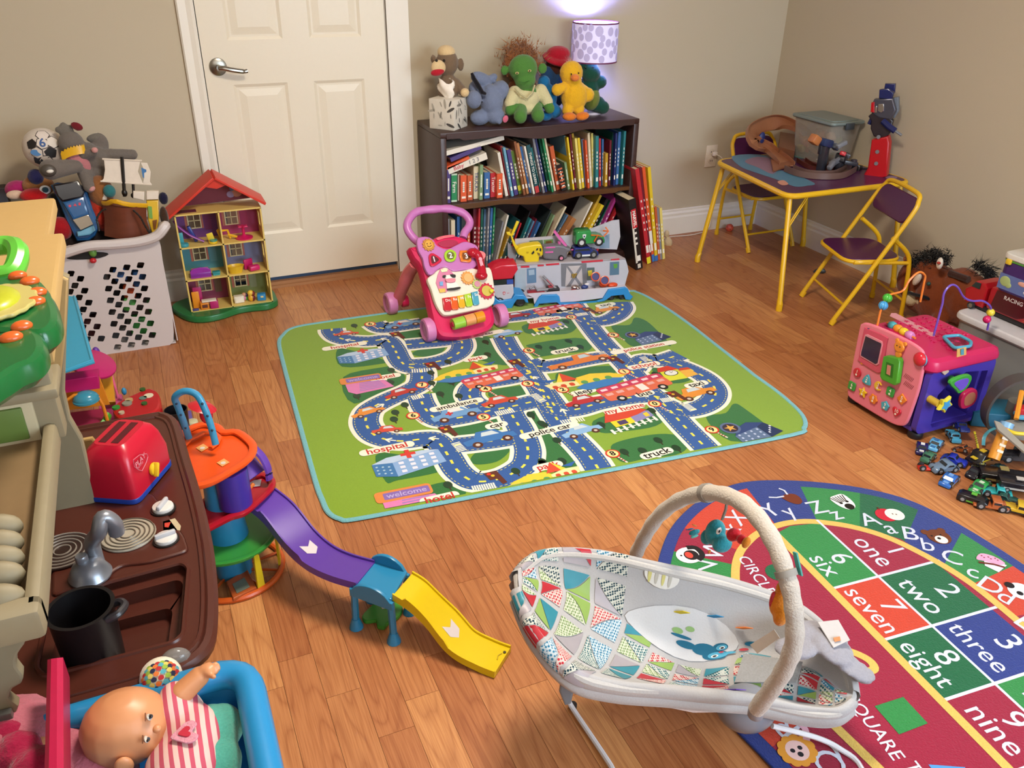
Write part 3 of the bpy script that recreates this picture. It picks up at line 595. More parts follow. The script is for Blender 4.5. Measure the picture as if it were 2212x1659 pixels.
# number grid, traced
nx = [-.142, 0, .185]; ny = [.185, 0, -.185, -.37, -.555]
sh.fill(W_([(0, .185), (-.140, .185), (-.142, .42), (-.09, .435), (0, .42)]), GRN, 4)
sh.fill(W_([(0, .185), (.19, .185), (.165, .29), (.09, .375), (0, .43)]), RED, 4)
for (i, j), c in {(0, 0): ORG, (1, 0): DGR, (0, 1): DGR, (1, 1): BLU, (0, 2): RED, (1, 2): GRN, (0, 3): BLU, (1, 3): ORG}.items():
    sh.fill(W_([(nx[i], ny[j]), (nx[i+1]-.002, ny[j]), (nx[i+1]-.002, ny[j+1]), (nx[i], ny[j+1])]), c, 4)
sh.line(W_([(-.148, .445), (-.148, .2), (-.150, -.68)]), .022, YEL, 5)
for b in ny[:4]+[-.555]: sh.line(W_([(-.14, b), (.20, b)]), .008, RW, 5)
sh.line(W_([(0, .435), (0, -.62)]), .007, RW, 5)
ang = math.atan2(-ey.y, -ey.x)
def rt(t, a, b, s_, da=0, col=RW, bold=.002): q = Rg(a, b); sh.text(t, q[0], q[1], s_, col, 7, ang+R(da), bold)
for t, a, b, s_ in (('one', .055, .27, .078), ('1', .115, .255, .075), ('six', -.105, .265, .075), ('6', -.045, .275, .085), ('two', .05, .09, .078), ('2', .13, .085, .09), ('seven', -.103, .09, .07), ('7', -.045, .085, .085), ('three', .05, -.09, .07), ('3', .13, -.10, .095), ('eight', -.103, -.09, .07), ('8', -.045, -.09, .085), ('nine', -.10, -.28, .075), ('9', -.042, -.275, .085), ('four', .055, -.28, .07), ('4', .13, -.28, .095)):
    if s_: rt(t, a, b, s_)
# shapes column
def rtx(u, v, t, s_, da=0, col=RW): q = F(u, v, .009); sh.text(t, q.x, q.y, s_, col, 7, ang+R(da), .004)
rtx(1633, 1242, 'CIRCLE', .046, -4); rtx(1886, 1570, 'SQUARE', .044, -4); rtx(2040, 1745, 'TRIANGLE', .044, -4)
q = F(1680, 1237, .009); sh.disc(q.x, q.y, .032, DGR, 6)
sh.fill([(p.x, p.y) for p in [F(1889, 1526, .009), F(1951, 1506, .009), F(2004, 1563, .009), F(1942, 1587, .009)]], GRN, 6)
sh.fill([(p.x, p.y) for p in [F(2005, 1652, .009), F(2085, 1658, .009), F(2060, 1720, .009)]], '#4c90d8', 6)
sh.line(W_([(-.42, .02), (-.36, .05), (-.27, .02), (-.222, -.03), (-.225, -.065), (-.27, -.06), (-.33, -.03)]), .02, YEL, 5, sm=5)
# letters round the ring, tops outwards
def ringlet(u, v, t, s_=.085, tilt=None, bold=.002):
    q = F(u, v, .009); o_ = V((q.x-1.14, q.y+2.72, 0)).normalized()*.010; q = q+o_
    if tilt is None:
        c_ = Rg(CA, CB-.05); tilt = math.degrees(math.atan2(q.y-c_[1], q.x-c_[0]))-90
    sh.text(t, q.x, q.y, s_, RW, 7, R(tilt), bold)
for u, v, t, tilt in ((1668, 1108, 'Y', 4), (1706, 1110, 'y', 4), (1768, 1102, 'Z', -8), (1806, 1116, 'z', -8), (1878, 1128, 'A', -16), (1920, 1146, 'a', -16), (1963, 1158, 'B', -38), (2000, 1182, 'b', -38), (2052, 1208, 'C', -52), (2095, 1238, 'c', -52), (2132, 1268, 'D', -72), (2165, 1292, 'd', -72), (2205, 1345, 'E', -84), (1600, 1124, 'X', 24), (1585, 1146, 'x', 24), (1552, 1190, 'W', 45), (1538, 1222, 'V', 70), (1705, 1562, 'R', 100), (1797, 1640, 'Q', 100)):
    ringlet(u, v, t, .083 if t.isupper() else .078, tilt)
# little pictures
def pic(u, v): q = F(u, v, .009); return q.x, q.y
x, y = pic(1710, 1080); a_ = R(-5)
def blob(x, y, P, c, L=8, s=1., a=0.): sh.fill([(x+s*(p[0]*cos(a)-p[1]*sin(a)), y+s*(p[0]*sin(a)+p[1]*cos(a))) for p in P], c, L)
blob(x, y, smooth([(-.02, .02, 0), (.0, .028, 0), (.025, .02, 0), (.03, 0, 0), (.022, -.02, 0), (.004, -.026, 0), (-.012, -.01, 0)], 3, True), '#6e3320'); sh.line([(x-.01, y+.022), (x-.035, y+.025), (x-.055, y+.035)], .006, RW, 9); sh.line([(x+.005, y+.025), (x+.01, y+.045), (x+.002, y+.06)], .006, RW, 9)
x, y = pic(1822, 1085)
blob(x, y, smooth([(-.026, .028, 0), (0, .035, 0), (.026, .03, 0), (.026, -.01, 0), (.012, -.034, 0), (-.012, -.034, 0), (-.026, -.01, 0)], 3, True), '#e8e8e8')
for i in range(6): sh.line([(x-.024+i*.009, y+.03), (x-.014+i*.005, y)], .0035, '#181818', 9)
sh.disc(x, y-.024, .014, '#181818', 9); sh.disc(x-.011, y-.002, .005, '#181818', 9); sh.disc(x+.011, y-.002, .005, '#181818', 9)
x, y = pic(1914, 1113); sh.disc(x, y, .03, '#c0283a', 8); sh.disc(x+.024, y-.008, .027, '#f0e8e4', 9); sh.disc(x+.024, y-.008, .023, '#ece0d8', 10); sh.disc(x+.02, y-.004, .003, '#40241c', 11, .6); sh.disc(x+.028, y-.01, .003, '#40241c', 11, .6); sh.line([(x, y+.026), (x+.004, y+.038)], .004, '#5c3020', 9)
x, y = pic(2028, 1160); sh.disc(x, y, .032, '#6a3a24', 8); sh.disc(x-.02, y+.03, .011, '#6a3a24', 8); sh.disc(x+.028, y+.018, .011, '#6a3a24', 8); sh.disc(x-.004, y-.012, .017, '#ece4dc', 9); sh.disc(x-.006, y-.006, .005, '#181818', 10); sh.disc(x-.016, y+.01, .003, '#181818', 10); sh.disc(x+.01, y+.004, .003, '#181818', 10)
x, y = pic(2140, 1218); blob(x, y, [(-.02, .0), (.01, .03), (.03, -.02), (-.01, -.03)], '#d8d4e4', 8, 1.1); blob(x, y, smooth([(-.02, .028, 0), (.01, .04, 0), (.032, .018, 0), (.036, -.014, 0), (.014, -.012, 0), (-.006, .012, 0)], 3, True), '#dda0c4', 9)
for i in range(6): sh.disc(x+.004+.012*(i % 3), y+.024-.011*(i % 3)+.008*(i//3), .0025, '#8c3048', 10, n=8)
sh.line([(x-.026, y+.016), (x+.004, y-.006), (x+.02, y-.026)], .007, '#6a2c24', 10)
x, y = pic(2206, 1278); sh.disc(x, y, .032, '#e4e4ec', 8); sh.disc(x-.008, y+.028, .012, '#181820', 9); sh.disc(x+.02, y-.01, .011, '#181820', 9); sh.disc(x-.01, y-.004, .008, '#181820', 9)
x, y = pic(1488, 1200); sh.disc(x, y, .032, '#e8e4e4', 8, 1.1); sh.disc(x+.006, y-.002, .02, '#20181c', 8); sh.line([(x+.012, y+.028), (x+.034, y+.018), (x+.034, y-.012), (x+.012, y-.026)], .016, '#18181c', 9, sm=3); sh.disc(x, y, .013, '#c84438', 10, .8); sh.disc(x-.02, y+.006, .003, '#181818', 10)
x, y = pic(1722, 1622)
for i in range(11): sh.disc(x+.03*cos(i*.571), y+.026*sin(i*.571), .012, '#dc9838', 8)
sh.disc(x, y, .024, '#e8c4c0', 9); sh.disc(x-.009, y+.003, .005, '#20242c', 10); sh.disc(x+.009, y+.003, .005, '#20242c', 10); sh.disc(x, y-.01, .006, '#20242c', 10); sh.line([(x+.034, y+.012), (x+.05, y+.035), (x+.046, y+.06)], .014, '#d8a8bc', 9, sm=3)
x, y = pic(1598, 1093); sh.disc(x, y, .014, '#e8b838', 8); sh.line([(x-.01, y+.006), (x+.03, y-.02)], .01, '#e8b838', 8); sh.disc(x+.03, y-.02, .006, '#20541c', 9)
sh.done('printed_letters', abc, world=True)
# ================= soft-toy and pixel-size helpers =================
def dep(p): return (V(p)-CP).dot(CF)
def pm(px, p): return px*dep(p)/FPX
_cl = bpy.data.textures.new('fur_clouds', 'CLOUDS'); _cl.noise_scale = .012; _cl.noise_depth = 2
def soft(name, parent, col, E_, vox=.005, fur=.004, k='f', sm=4, **kw):      # one continuous stuffed body from overlapping volumes
    g = G(mat(col, k=k) if isinstance(col, str) else col)
    for e_ in E_:
        c, r_ = e_[0], e_[1]; rot = e_[2] if len(e_) > 2 else (0, 0, 0); r_ = r_ if hasattr(r_, '__len__') else (r_, r_, r_)
        g.ell(r_[0], r_[1], r_[2], c, rot, 14)
    o = g.done(name, parent, world=True, ang=3.2, **kw)
    m = o.modifiers.new('join', 'REMESH'); m.mode = 'VOXEL'; m.voxel_size = vox; m.use_smooth_shade = True
    m = o.modifiers.new('soften', 'SMOOTH'); m.factor = .5; m.iterations = sm
    if fur: m = o.modifiers.new('nap', 'DISPLACE'); m.texture = _cl; m.strength = fur; m.mid_level = .5; m.texture_coords = 'LOCAL'
    return o
def PB(u, v, y, ru, rv=None, rd=None, rot=(0, 0, 0)):     # ball seen at a photo point, standing at depth y
    p = B(u, v, y); rv = rv or ru; return (p, (pm(ru, p), pm(rd or (ru+rv)/2, p), pm(rv, p)*1.08), rot)
def PX(u, v, x, ru, rv=None, rd=None, rot=(0, 0, 0)):
    p = X(u, v, x); rv = rv or ru; return (p, (pm(ru, p), pm(rd or (ru+rv)/2, p), pm(rv, p)*1.08), rot)
def PZ(u, v, z, ru, rv=None, rd=None, rot=(0, 0, 0)):
    p = F(u, v, z); rv = rv or ru; return (p, (pm(ru, p), pm(rd or (ru+rv)/2, p), pm(rv, p)*1.08), rot)
def limb(a, b, r1, r2, n=6):                              # chain of balls between two points
    a, b = V(a), V(b); return [(a.lerp(b, i/(n-1)), r1+(r2-r1)*i/(n-1)) for i in range(n)]
def tuft(g, c, d, n, ln, sp, rad, w_=.0012, rn=None, c_=None):
    rn = rn or random.Random(5)
    for i in range(n):
        o = V(c)+V([rn.gauss(0, rad) for _ in range(3)]); dd = (V(d)+V([rn.gauss(0, sp) for _ in range(3)])).normalized(); L = ln*(.6+.6*rn.random()); x = dd.orthogonal().normalized()*w_; y = dd.cross(x)
        bd = V([rn.gauss(0, .25) for _ in range(3)])*L; g.add([o+x, o-x*.5+y, o-x*.5-y, o+dd*L*.5+x*.6+bd*.3, o+dd*L*.5-x*.6+bd*.3, o+dd*L+bd], [(0, 1, 4, 3), (1, 2, 4), (2, 0, 3, 4), (3, 4, 5)], None, c_)
    return g
def eye(parent, p, r_, c='#14100e', name='eye'):
    return G(mat(c, .15)).ell(r_, r_, r_, p, n=12).done(name, parent, world=True)
# ================= BOOKCASE =================
BX0, BX1, BY, BT = .886, 1.870, -.33, .712
DK = mat('#3b2420', .38, 'w', v=.1)
bc = thing('bookcase', 'dark brown two-tier wooden bookcase with wavy aprons beside the door', 'bookcase', ((BX0+BX1)/2, -.17, 0))
def P_(name, c=DK, **k): return lambda a, b, bev=.003: G(c).bx(a, b, bev).done(name, bc, world=True, **k)
P_('top')((BX0, BY, BT-.022), (BX1, -.012, BT)); P_('side_panel')((BX0, BY, 0), (BX0+.028, -.012, BT-.022)); P_('side_panel')((BX1-.028, BY, 0), (BX1, -.012, BT-.022))
P_('back_panel')((BX0+.02, -.022, .03), (BX1-.02, -.014, BT-.03)); P_('shelf')((BX0+.028, BY+.006, .378), (BX1-.028, -.022, .398)); P_('shelf')((BX0+.028, BY+.006, .05), (BX1-.028, -.022, .07)); P_('kick_board')((BX0+.028, BY+.01, 0), (BX1-.028, BY+.026, .05))
def apron(z0, dp, thick, name, c=DK):
    xs_ = [BX0+.028+(BX1-BX0-.056)*i/48 for i in range(49)]; f = lambda t: dp*(.35+.65*math.exp(-((t-.5)/.14)**2)-.25*math.exp(-((t-.28)/.07)**2)-.25*math.exp(-((t-.72)/.07)**2)) if abs(t-.5) < .42 else dp*.35*max(.15, 1-(abs(t-.5)-.42)/.02)
    lo = [(x, z0-thick-f((x-xs_[0])/(xs_[-1]-xs_[0]))) for x in xs_]; g = G(c); g.prism([(xs_[0], z0), *[(x, z) for x, z in lo], (xs_[-1], z0)], .014, Mx(((1, 0, 0, 0), (0, 0, 1, BY-.002), (0, 1, 0, 0), (0, 0, 0, 1))), b=.001); g.done(name, bc, world=True)
apron(BT-.004, .03, .022, 'apron'); apron(.396, .022, .016, 'apron', mat('#5a3a22', .25, 'w', v=.12))
# ---- books ----
CN = {'purple': '#4a3c7c', 'green': '#2a8a58', 'white': '#e4ddd0', 'orange': '#dc5a30', 'cream': '#dccdae', 'sage': '#7c9a72', 'blue': '#3a69a4', 'red': '#bc2a34', 'sky blue': '#6aa4c0', 'olive': '#5c7a34', 'brown': '#8a5434', 'tan': '#b87c4c', 'teal': '#2c7c84', 'navy': '#26306a', 'grey': '#84848c', 'dark green': '#1f5c4c', 'rust': '#c45c34', 'yellow': '#e0c02c', 'pale yellow': '#e2cf74', 'black': '#1c1a1c', 'maroon': '#6c1c2c', 'magenta': '#a83a84', 'pink': '#cc7c88', 'dark': '#2a3436', 'steel blue': '#5a7c9c', 'lime': '#7cb43c', 'dark teal': '#1c5058', 'mustard': '#c49a34'}
PG = mat('#d4c4a4', .8, 'c', sc=220, v=.05)
used = {}
def uniq(s):
    used[s] = used.get(s, 0)+1
    assert used[s] == 1, s
    return s
def book(xb, zb, w_, h, lean, col, dpt=.17, y=None, ttl=None, tc='#f0ece0', label=None, grp=None, board=False, yaw=0, tsz=None, wrap=None):
    y = BY+.035 if y is None else y
    t = thing('book', label, 'book', (xb, y, zb), 0, grp, rot=(0, lean, yaw)); c = mat(CN[col], .35, 'c', sc=90, v=.04)
    g = G(c); e_ = min(.0016, w_*.22)
    g.bx((-w_/2, 0, 0), (-w_/2+e_, dpt, h)); g.bx((w_/2-e_, 0, 0), (w_/2, dpt, h)); g.bx((-w_/2, -.0005, 0), (w_/2, e_, h))
    if ttl:
        ln, s_ = len(ttl), tsz or min(w_*.95, h*.8/(len(ttl)*.55)); g.text(ttl, s_, Mx(((0, 1, 0, 0), (0, 0, -1, -.001), (-1, 0, 0, h*.52), (0, 0, 0, 1))), tc, .01)
    elif w_ > .008:
        g.bx((-w_*.32, -.0008, h*.12), (w_*.32, 0, h*.2), 0, tc)
        for k in range(5): g.bx((-w_*.15, -.0008, h*(.36+.075*k)), (w_*.15, 0, h*(.36+.075*k)+.011), 0, tc)
    if wrap:
        for z0, z1, cc in wrap: g.bx((-w_/2-.0003, -.0011, h*z0), (w_/2+.0003, e_, h*z1), 0, cc)
    g.done('cover', t); G(PG).bx((-w_/2+e_, e_, .003), (w_/2-e_, dpt-.003, h-.003)).done('pages', t)
    return t
def c4(x, y): return 900+.2653*x, 240+.2653*y
def shelfrow(L, zb, ybot, where, depth=.17):
    for i, q in enumerate(L):
        xb, xt, yt, w_, col = q[:5]; ttl = q[5] if len(q) > 5 else None; kw = q[6] if len(q) > 6 else {}
        yy = BY+.03+.012*((i*7) % 3)
        pt = B(*c4(xt, yt), yy); pb = B(*c4(xb, ybot-(xb-240)*.11), yy); dx, dz = pt.x-pb.x, pt.z-zb; h = math.hypot(dx, dz)
        wm = w_*.000617
        n0 = L[i-1][4] if i else 'side panel'; n1 = L[i+1][4] if i+1 < len(L) else 'side panel'
        nm = lambda a: a if a == 'side panel' else a+' book'
        lb = '%s%s%s book between %s and %s, %s' % ('thin ' if w_ < 14 else ('thick ' if w_ > 42 else ''), 'leaning ' if abs(dx) > .035 else '', col, nm(n0), nm(n1), where)
        if ttl: lb = '%s book with %s on its spine, %s' % (col, ttl, where)
        a = math.degrees(math.atan2(dx, dz)); lift = abs(sin(R(a)))*wm/2
        book(pb.x, zb+lift+.0005, wm, h, a, col, dpt=min(depth, -.03-yy), y=yy, ttl=ttl, label=uniq(lb), grp='books on the '+where, **kw)
UP = [(260, 260, 475, 32, 'purple'), (306, 306, 510, 42, 'green', 'Farm', {'wrap': [(.0, .06, '#c8d8c0'), (.94, 1, '#c8d8c0')]}), (345, 345, 515, 16, 'white'), (383, 383, 525, 46, 'orange'), (435, 435, 525, 40, 'rust'), (485, 485, 450, 40, 'cream', 'TRUCKS', {'tc': '#26407c'}), (524, 530, 440, 24, 'sage'), (572, 574, 500, 44, 'blue'), (624, 624, 505, 44, 'red', 'Tractor'), (677, 677, 510, 44, 'orange', None, {}),
      (735, 668, 340, 22, 'white'), (760, 690, 290, 16, 'red'), (782, 712, 300, 18, 'sky blue'), (812, 748, 318, 30, 'purple'), (848, 780, 330, 30, 'olive', None, {'wrap': [(.08, .2, '#d8c834')]}), (880, 800, 250, 18, 'brown'), (905, 822, 262, 18, 'tan'), (932, 852, 292, 26, 'blue'), (956, 880, 290, 14, 'white'), (984, 908, 280, 30, 'dark teal', 'THINGS TO LEARN', {'wrap': [(.0, .14, '#c23a3a')]}), (1014, 935, 300, 14, 'teal'), (1036, 950, 225, 16, 'grey'), (1056, 970, 230, 14, 'navy'), (1084, 1000, 215, 20, 'dark green'), (1108, 1022, 205, 14, 'green'), (1126, 1042, 212, 14, 'cream'), (1155, 1098, 290, 32, 'rust'), (1200, 1160, 440, 36, 'black', None, {'wrap': [(.1, .16, '#cc6a44'), (.24, .3, '#cc6a44'), (.38, .44, '#cc6a44'), (.52, .58, '#cc6a44'), (.66, .72, '#cc6a44'), (.8, .86, '#cc6a44')]}), (1240, 1210, 420, 18, 'sage'),
      (1262, 1205, 205, 12, 'sky blue'), (1278, 1228, 215, 14, 'yellow'), (1296, 1250, 190, 14, 'maroon'), (1314, 1270, 185, 16, 'mustard'), (1334, 1295, 225, 18, 'pale yellow'), (1356, 1318, 222, 20, 'yellow'), (1380, 1350, 232, 20, 'steel blue'), (1400, 1376, 240, 14, 'orange'), (1420, 1400, 180, 18, 'cream'), (1440, 1428, 182, 16, 'pale yellow'), (1466, 1470, 205, 26, 'teal'), (1492, 1492, 225, 14, 'red'), (1512, 1516, 230, 14, 'blue'), (1540, 1548, 345, 22, 'mustard'), (1566, 1580, 240, 16, 'maroon'), (1586, 1605, 175, 16, 'dark green'), (1606, 1628, 180, 14, 'navy'), (1628, 1654, 170, 22, 'blue'), (1650, 1676, 165, 14, 'grey'), (1668, 1698, 165, 18, 'teal')]
shelfrow(UP, .398, 775, 'upper shelf')
LOW = [(262, 256, 880, 20, 'grey'), (300, 296, 890, 30, 'cream'), (345, 342, 860, 24, 'blue'), (385, 382, 840, 30, 'dark'), (425, 424, 900, 20, 'orange'), (470, 478, 800, 32, 'maroon'), (500, 512, 795, 14, 'red'), (520, 535, 800, 18, 'dark green'), (545, 562, 800, 22, 'steel blue'), (570, 590, 790, 14, 'grey'), (592, 612, 790, 18, 'blue'), (612, 636, 785, 14, 'green')]
shelfrow(LOW, .07, 1330, 'lower shelf')
LO2 = [(618, 705, 905, 12, 'grey'), (640, 745, 850, 14, 'white'), (672, 770, 965, 22, 'mustard'), (700, 835, 890, 18, 'dark teal'), (728, 850, 915, 12, 'red'), (760, 925, 820, 10, 'black'), (785, 930, 880, 14, 'teal'), (812, 955, 900, 14, 'steel blue'), (836, 975, 880, 12, 'maroon'), (862, 1004, 912, 18, 'blue'), (905, 1095, 812, 10, 'dark'), (930, 1108, 868, 16, 'pink'), (962, 1120, 850, 12, 'sage'), (1000, 1215, 782, 16, 'cream'), (1030, 1230, 850, 14, 'steel blue'), (1075, 1285, 885, 40, 'tan'), (1215, 1430, 745, 14, 'white'), (1255, 1500, 690, 22, 'mustard'), (1295, 1515, 772, 28, 'yellow'), (1335, 1555, 722, 26, 'black'), (1375, 1600, 715, 22, 'dark green'), (1420, 1632, 692, 20, 'magenta'), (1465, 1662, 742, 20, 'red'), (1600, 1698, 675, 14, 'purple')]
shelfrow(LO2, .07, 1330, 'lower shelf behind the truck', .12)
# books lying on top of the short ones
def flatbook(pc, w_, l, th, rot, col, ttl, label, tc='#c83048', y=-.30):
    t = thing('book', label, 'book', B(*c4(*pc), y), 0, 'books lying across the upper shelf row', rot=rot); c = mat(CN[col], .35, 'c', sc=90, v=.04)
    g = G(c).bx((-l/2, -.001, -th/2), (l/2, w_, -th/2+.0016)).bx((-l/2, -.001, th/2-.0016), (l/2, w_, th/2)).bx((-l/2, -.0015, -th/2), (l/2, .001, th/2))
    x = 0
    for s_, cc, dx in ttl: g.text(s_, th*.85, Mx(((1, 0, 0, dx), (0, 0, -1, -.0022), (0, 1, 0, 0), (0, 0, 0, 1))), cc, .01)
    g.done('cover', t); G(PG).bx((-l/2+.003, .001, -th/2+.0016), (l/2-.003, w_-.003, th/2-.0016)).done('pages', t)
flatbook((415, 425), .15, .19, .03, (0, -16, 0), 'white', [('Baby', '#c03048', -.045), ('1 2 3', '#6a6a70', .03)], 'white book titled Baby 123 lying tilted on the short books')
flatbook((475, 280), .15, .28, .02, (0, -10, 0), 'white', [], 'white book with grey smudges lying highest on the upper shelf')
flatbook((400, 345), .14, .15, .018, (0, -18, 0), 'purple', [], 'purple book with pale swirls under the highest white book')
flatbook((330, 425), .14, .12, .014, (0, -20, 0), 'orange', [], 'orange and yellow book poking out left behind the Baby 123 book')
# tall books leaning on the right side of the case
def tall(pb, pt, wpx, col, dpt, label, ttl=None, wrap=None, tc='#eeeae0', tsz=None):
    b = F(*pb, 0); w0 = 0; t = B(*pt, b.y); dx, dz = t.x-b.x, t.z; h = math.hypot(dx, dz); a = math.degrees(math.atan2(dx, dz)); w_ = pm(wpx, b)
    book(b.x, .0005+abs(sin(R(a)))*w_/2, w_, h, a, col, dpt=dpt, y=b.y, label=label, grp='tall books leaning beside the bookcase', ttl=ttl, wrap=wrap, tc=tc, tsz=tsz, yaw=0)
tall((1381, 583), (1365, 432), 17, 'black', .14, 'thick black and white book with MARVEL on the spine, on the floor', None)
q = F(1381, 583, 0); t = B(1365, 432, q.y); a_ = math.degrees(math.atan2(t.x-q.x, t.z)); hh = math.hypot(t.x-q.x, t.z)
mb = [o for o in bpy.data.objects if o.get('label', '').startswith('thick black and white book with MARVEL')][0]
G('#c8202c').bx((-.013, -.0024, hh*.60), (.013, -.0012, hh*.86)).text('MARVEL', .022, Mx(((0, 1, 0, 0), (0, 0, -1, -.003), (-1, 0, 0, hh*.73), (0, 0, 0, 1))), '#f0ece4', .03).done('title_block', mb)
G('#d8d2c4').bx((-.016, -.0022, hh*.1), (-.006, -.001, hh*.84)).bx((-.008, -.0022, hh*.02), (.008, -.001, hh*.08)).done('cover_art', mb)
tall((1402, 570), (1376, 366), 9, 'red', .20, 'tall red book next to the black MARVEL book', None, [(.0, .07, '#e8d82c')])
tall((1407, 569), (1383, 362), 5, 'maroon', .20, 'tall maroon book squeezed behind the tall red one')
tall((1411, 566), (1390, 362), 7, 'orange', .20, 'tall orange book with white label by the yellow one', None, [(.2, .34, '#e8e4dc'), (.0, .08, '#3a74b8')])
tall((1418, 564), (1402, 362), 7, 'yellow', .20, 'tall bright yellow book leaning beside the bookcase', None, [(.0, .06, '#3a74b8')])
tall((1424, 562), (1416, 448), 5, 'rust', .15, 'short rust red book right of the tall yellow one')
tall((1428, 561), (1421, 450), 5, 'grey', .15, 'short thin grey book near the small cream one')
tall((1434, 560), (1427, 450), 6, 'pale yellow', .15, 'short pale yellow book at the far right of leaning ones')
o = thing('small_plush', 'cream soft toy lying behind the books leaning by the bookcase', 'plush', B(1444, 520, -.15))
soft('body', o, '#cdb58c', [PB(1443, 525, -.15, 9, 12), PB(1440, 505, -.14, 6, 8)])
# ================= THINGS ON THE BOOKCASE =================
# lamp
lx, ly = 1.716, -.135
lm = thing('table_lamp', 'lit table lamp with white pebble-spotted drum shade on the bookcase', 'lamp', (lx, ly, BT))
G(mat('#d8ccd8', .3)).lathe([(0, 0), (.05, 0), (.05, .01), (.015, .02), (.022, .06), (.030, .1), (.018, .15), (.008, .17), (.008, .30), (0, .30)], n=24).done('base', lm)
def shade():
    M = bpy.data.materials.new('lit_shade_cloth'); M.use_nodes = True; N = M.node_tree.nodes; Lk = M.node_tree.links; b = N['Principled BSDF']
    b.inputs['Base Color'].default_value = lin('#d8d4ea'); b.inputs['Roughness'].default_value = .9; b.inputs['Emission Color'].default_value = lin('#cfc6ff'); b.inputs['Emission Strength'].default_value = .34
    return M
SHM = shade()
g = G(SHM).lathe([(.106, 0), (.1045, .165), (.1025, .165), (.104, 0), (.106, 0)], (0, 0, .235), n=40); sd = g.done('lamp_shade', lm)
g = G(mat('#b4acd4', .9, e=.22)); rn = random.Random(4); placed = []
for _ in range(6000):
    a_, z_ = rn.random()*2*pi, .012+.14*rn.random(); r_ = .012+.007*rn.random()
    if all(((((a_-b_+pi) % (2*pi))-pi)*.105)**2+(z_-zb_)**2 > (r_+rb_+.002)**2 for b_, zb_, rb_ in placed) and r_ < z_ < .165-r_:
        placed.append((a_, z_, r_)); ra = .1064-z_*.0015/.165
        ring = [(V(((ra)*cos(a_+r_*cos(t)/.105), ra*sin(a_+r_*cos(t)/.105), .235+z_+r_*1.2*sin(t)))) for t in [2*pi*i/14 for i in range(14)]]
        g.add([sum(ring, V((0, 0, 0)))/14*1.0]+ring, [(0, 1+i, 1+(i+1) % 14) for i in range(14)])
for i, v_ in enumerate(g.v): r0 = math.hypot(v_.x, v_.y); g.v[i] = V((v_.x/r0*.1066, v_.y/r0*.1066, v_.z))
g.done('printed_pebbles', sd)
for z_, r_ in ((.235, .1066), (.400, .1055)): G('#6a2450').lathe([(r_-.002, -.002), (r_+.0008, -.002), (r_+.0008, .004), (r_-.002, .004), (r_-.002, -.002)], (0, 0, z_), n=40).done('trim_band', sd)
G(mat('#ffffff', .4, e=18.)).ell(.02, .02, .028, (0, 0, .28)).done('bulb', lm)
lamp('bulb_light', 'POINT', (lx, ly, BT+.335), 9, (.24, .29, 1), .02)
# tissue box
a, b, c_ = B(928, 277, -.29), B(981, 282, -.33), B(1004, 271, -.28)
tb = F(928, 277, BT); tc_ = F(981, 283, BT); td = F(1004, 272, BT); wx = (tc_-tb).length; ax_ = math.degrees(math.atan2((tc_-tb).y, (tc_-tb).x))
t = thing('tissue_box', 'white cube tissue box with leaf print at bookcase left front', 'tissue box', tc_, ax_)
g = G(mat('#d6cfc2', .6, 'c')).bx((-wx, 0, 0), (0, wx, .125), .002); tbx = g.done('carton', t)
rn = random.Random(2); g = G('#5e5a54')
for k in range(26):
    f_ = k % 2; a_ = rn.random()*6.28; s_ = .006+.008*rn.random(); u0, v0 = -wx*(.1+.8*rn.random()), .012+.1*rn.random()
    leaf = [(s_*1.6*cos(q)*cos(a_)-s_*.45*sin(q)*sin(a_), s_*1.6*cos(q)*sin(a_)+s_*.45*sin(q)*cos(a_)) for q in [2*pi*i/10 for i in range(10)]]
    m_ = Mx(((1, 0, 0, u0), (0, 0, 0, -.0006), (0, 1, 0, v0), (0, 0, 0, 1))) if f_ == 0 else Mx(((0, 0, 0, .0006), (1, 0, 0, -u0), (0, 1, 0, v0), (0, 0, 0, 1)))
    g.add([(*p, 0) for p in leaf], [tuple(range(10))], m_, rn.choice(['#4c4a48', '#8c8880', '#aaa498']))
g.done('printed_leaves', tbx, flat=True)
g = G(mat('#efe6da', .9)); rows = []
for i in range(9):
    z_ = .123+.07*i/8; rr = .018+.02*sin(i/8*pi*.8); rows.append([V((-wx/2+rr*(1+.25*sin(3*q+i))*cos(q)-.012*i/8, wx/2+rr*.5*(1+.3*cos(2*q+i*.6))*sin(q), z_+(.012*sin(2*q) if i > 6 else 0))) for q in [2*pi*k/18 for k in range(18)]])
g.loft(rows, closed=True).done('tissue', t, ang=1.2)
# sock monkey
y0 = -.17
t = thing('sock_monkey', 'brown sock monkey with cream cap and red mouth behind the tissue box', 'plush', B(962, 235, y0))
soft('body', t, '#75604c', [PB(966, 135, y0, 24, 27, 24), PB(968, 190, y0, 24, 28), PB(936, 128, y0, 6, 9), PB(995, 139, y0, 8, 13, 4), *limb(B(985, 180, y0-.02), B(1002, 200, y0-.06), .022, .02)], fur=.002)
soft('cap', t, '#d8bc8e', [PB(964, 112, y0, 20, 13, 20)], fur=.001, vox=.004)
soft('muzzle', t, '#d8bc8e', [PB(947, 146, y0-.045, 17, 15, 10)], fur=.001, vox=.004)
soft('mouth', t, '#b01c2c', [PB(945, 156, y0-.055, 16, 7, 9, (0, -8, 0))], fur=0, vox=.003)
soft('paw', t, '#d8bc8e', [PB(1004, 200, y0-.07, 10, 9)], fur=.001, vox=.004)
for u in (943, 959): eye(t, B(u, 131, y0-.052), .006)
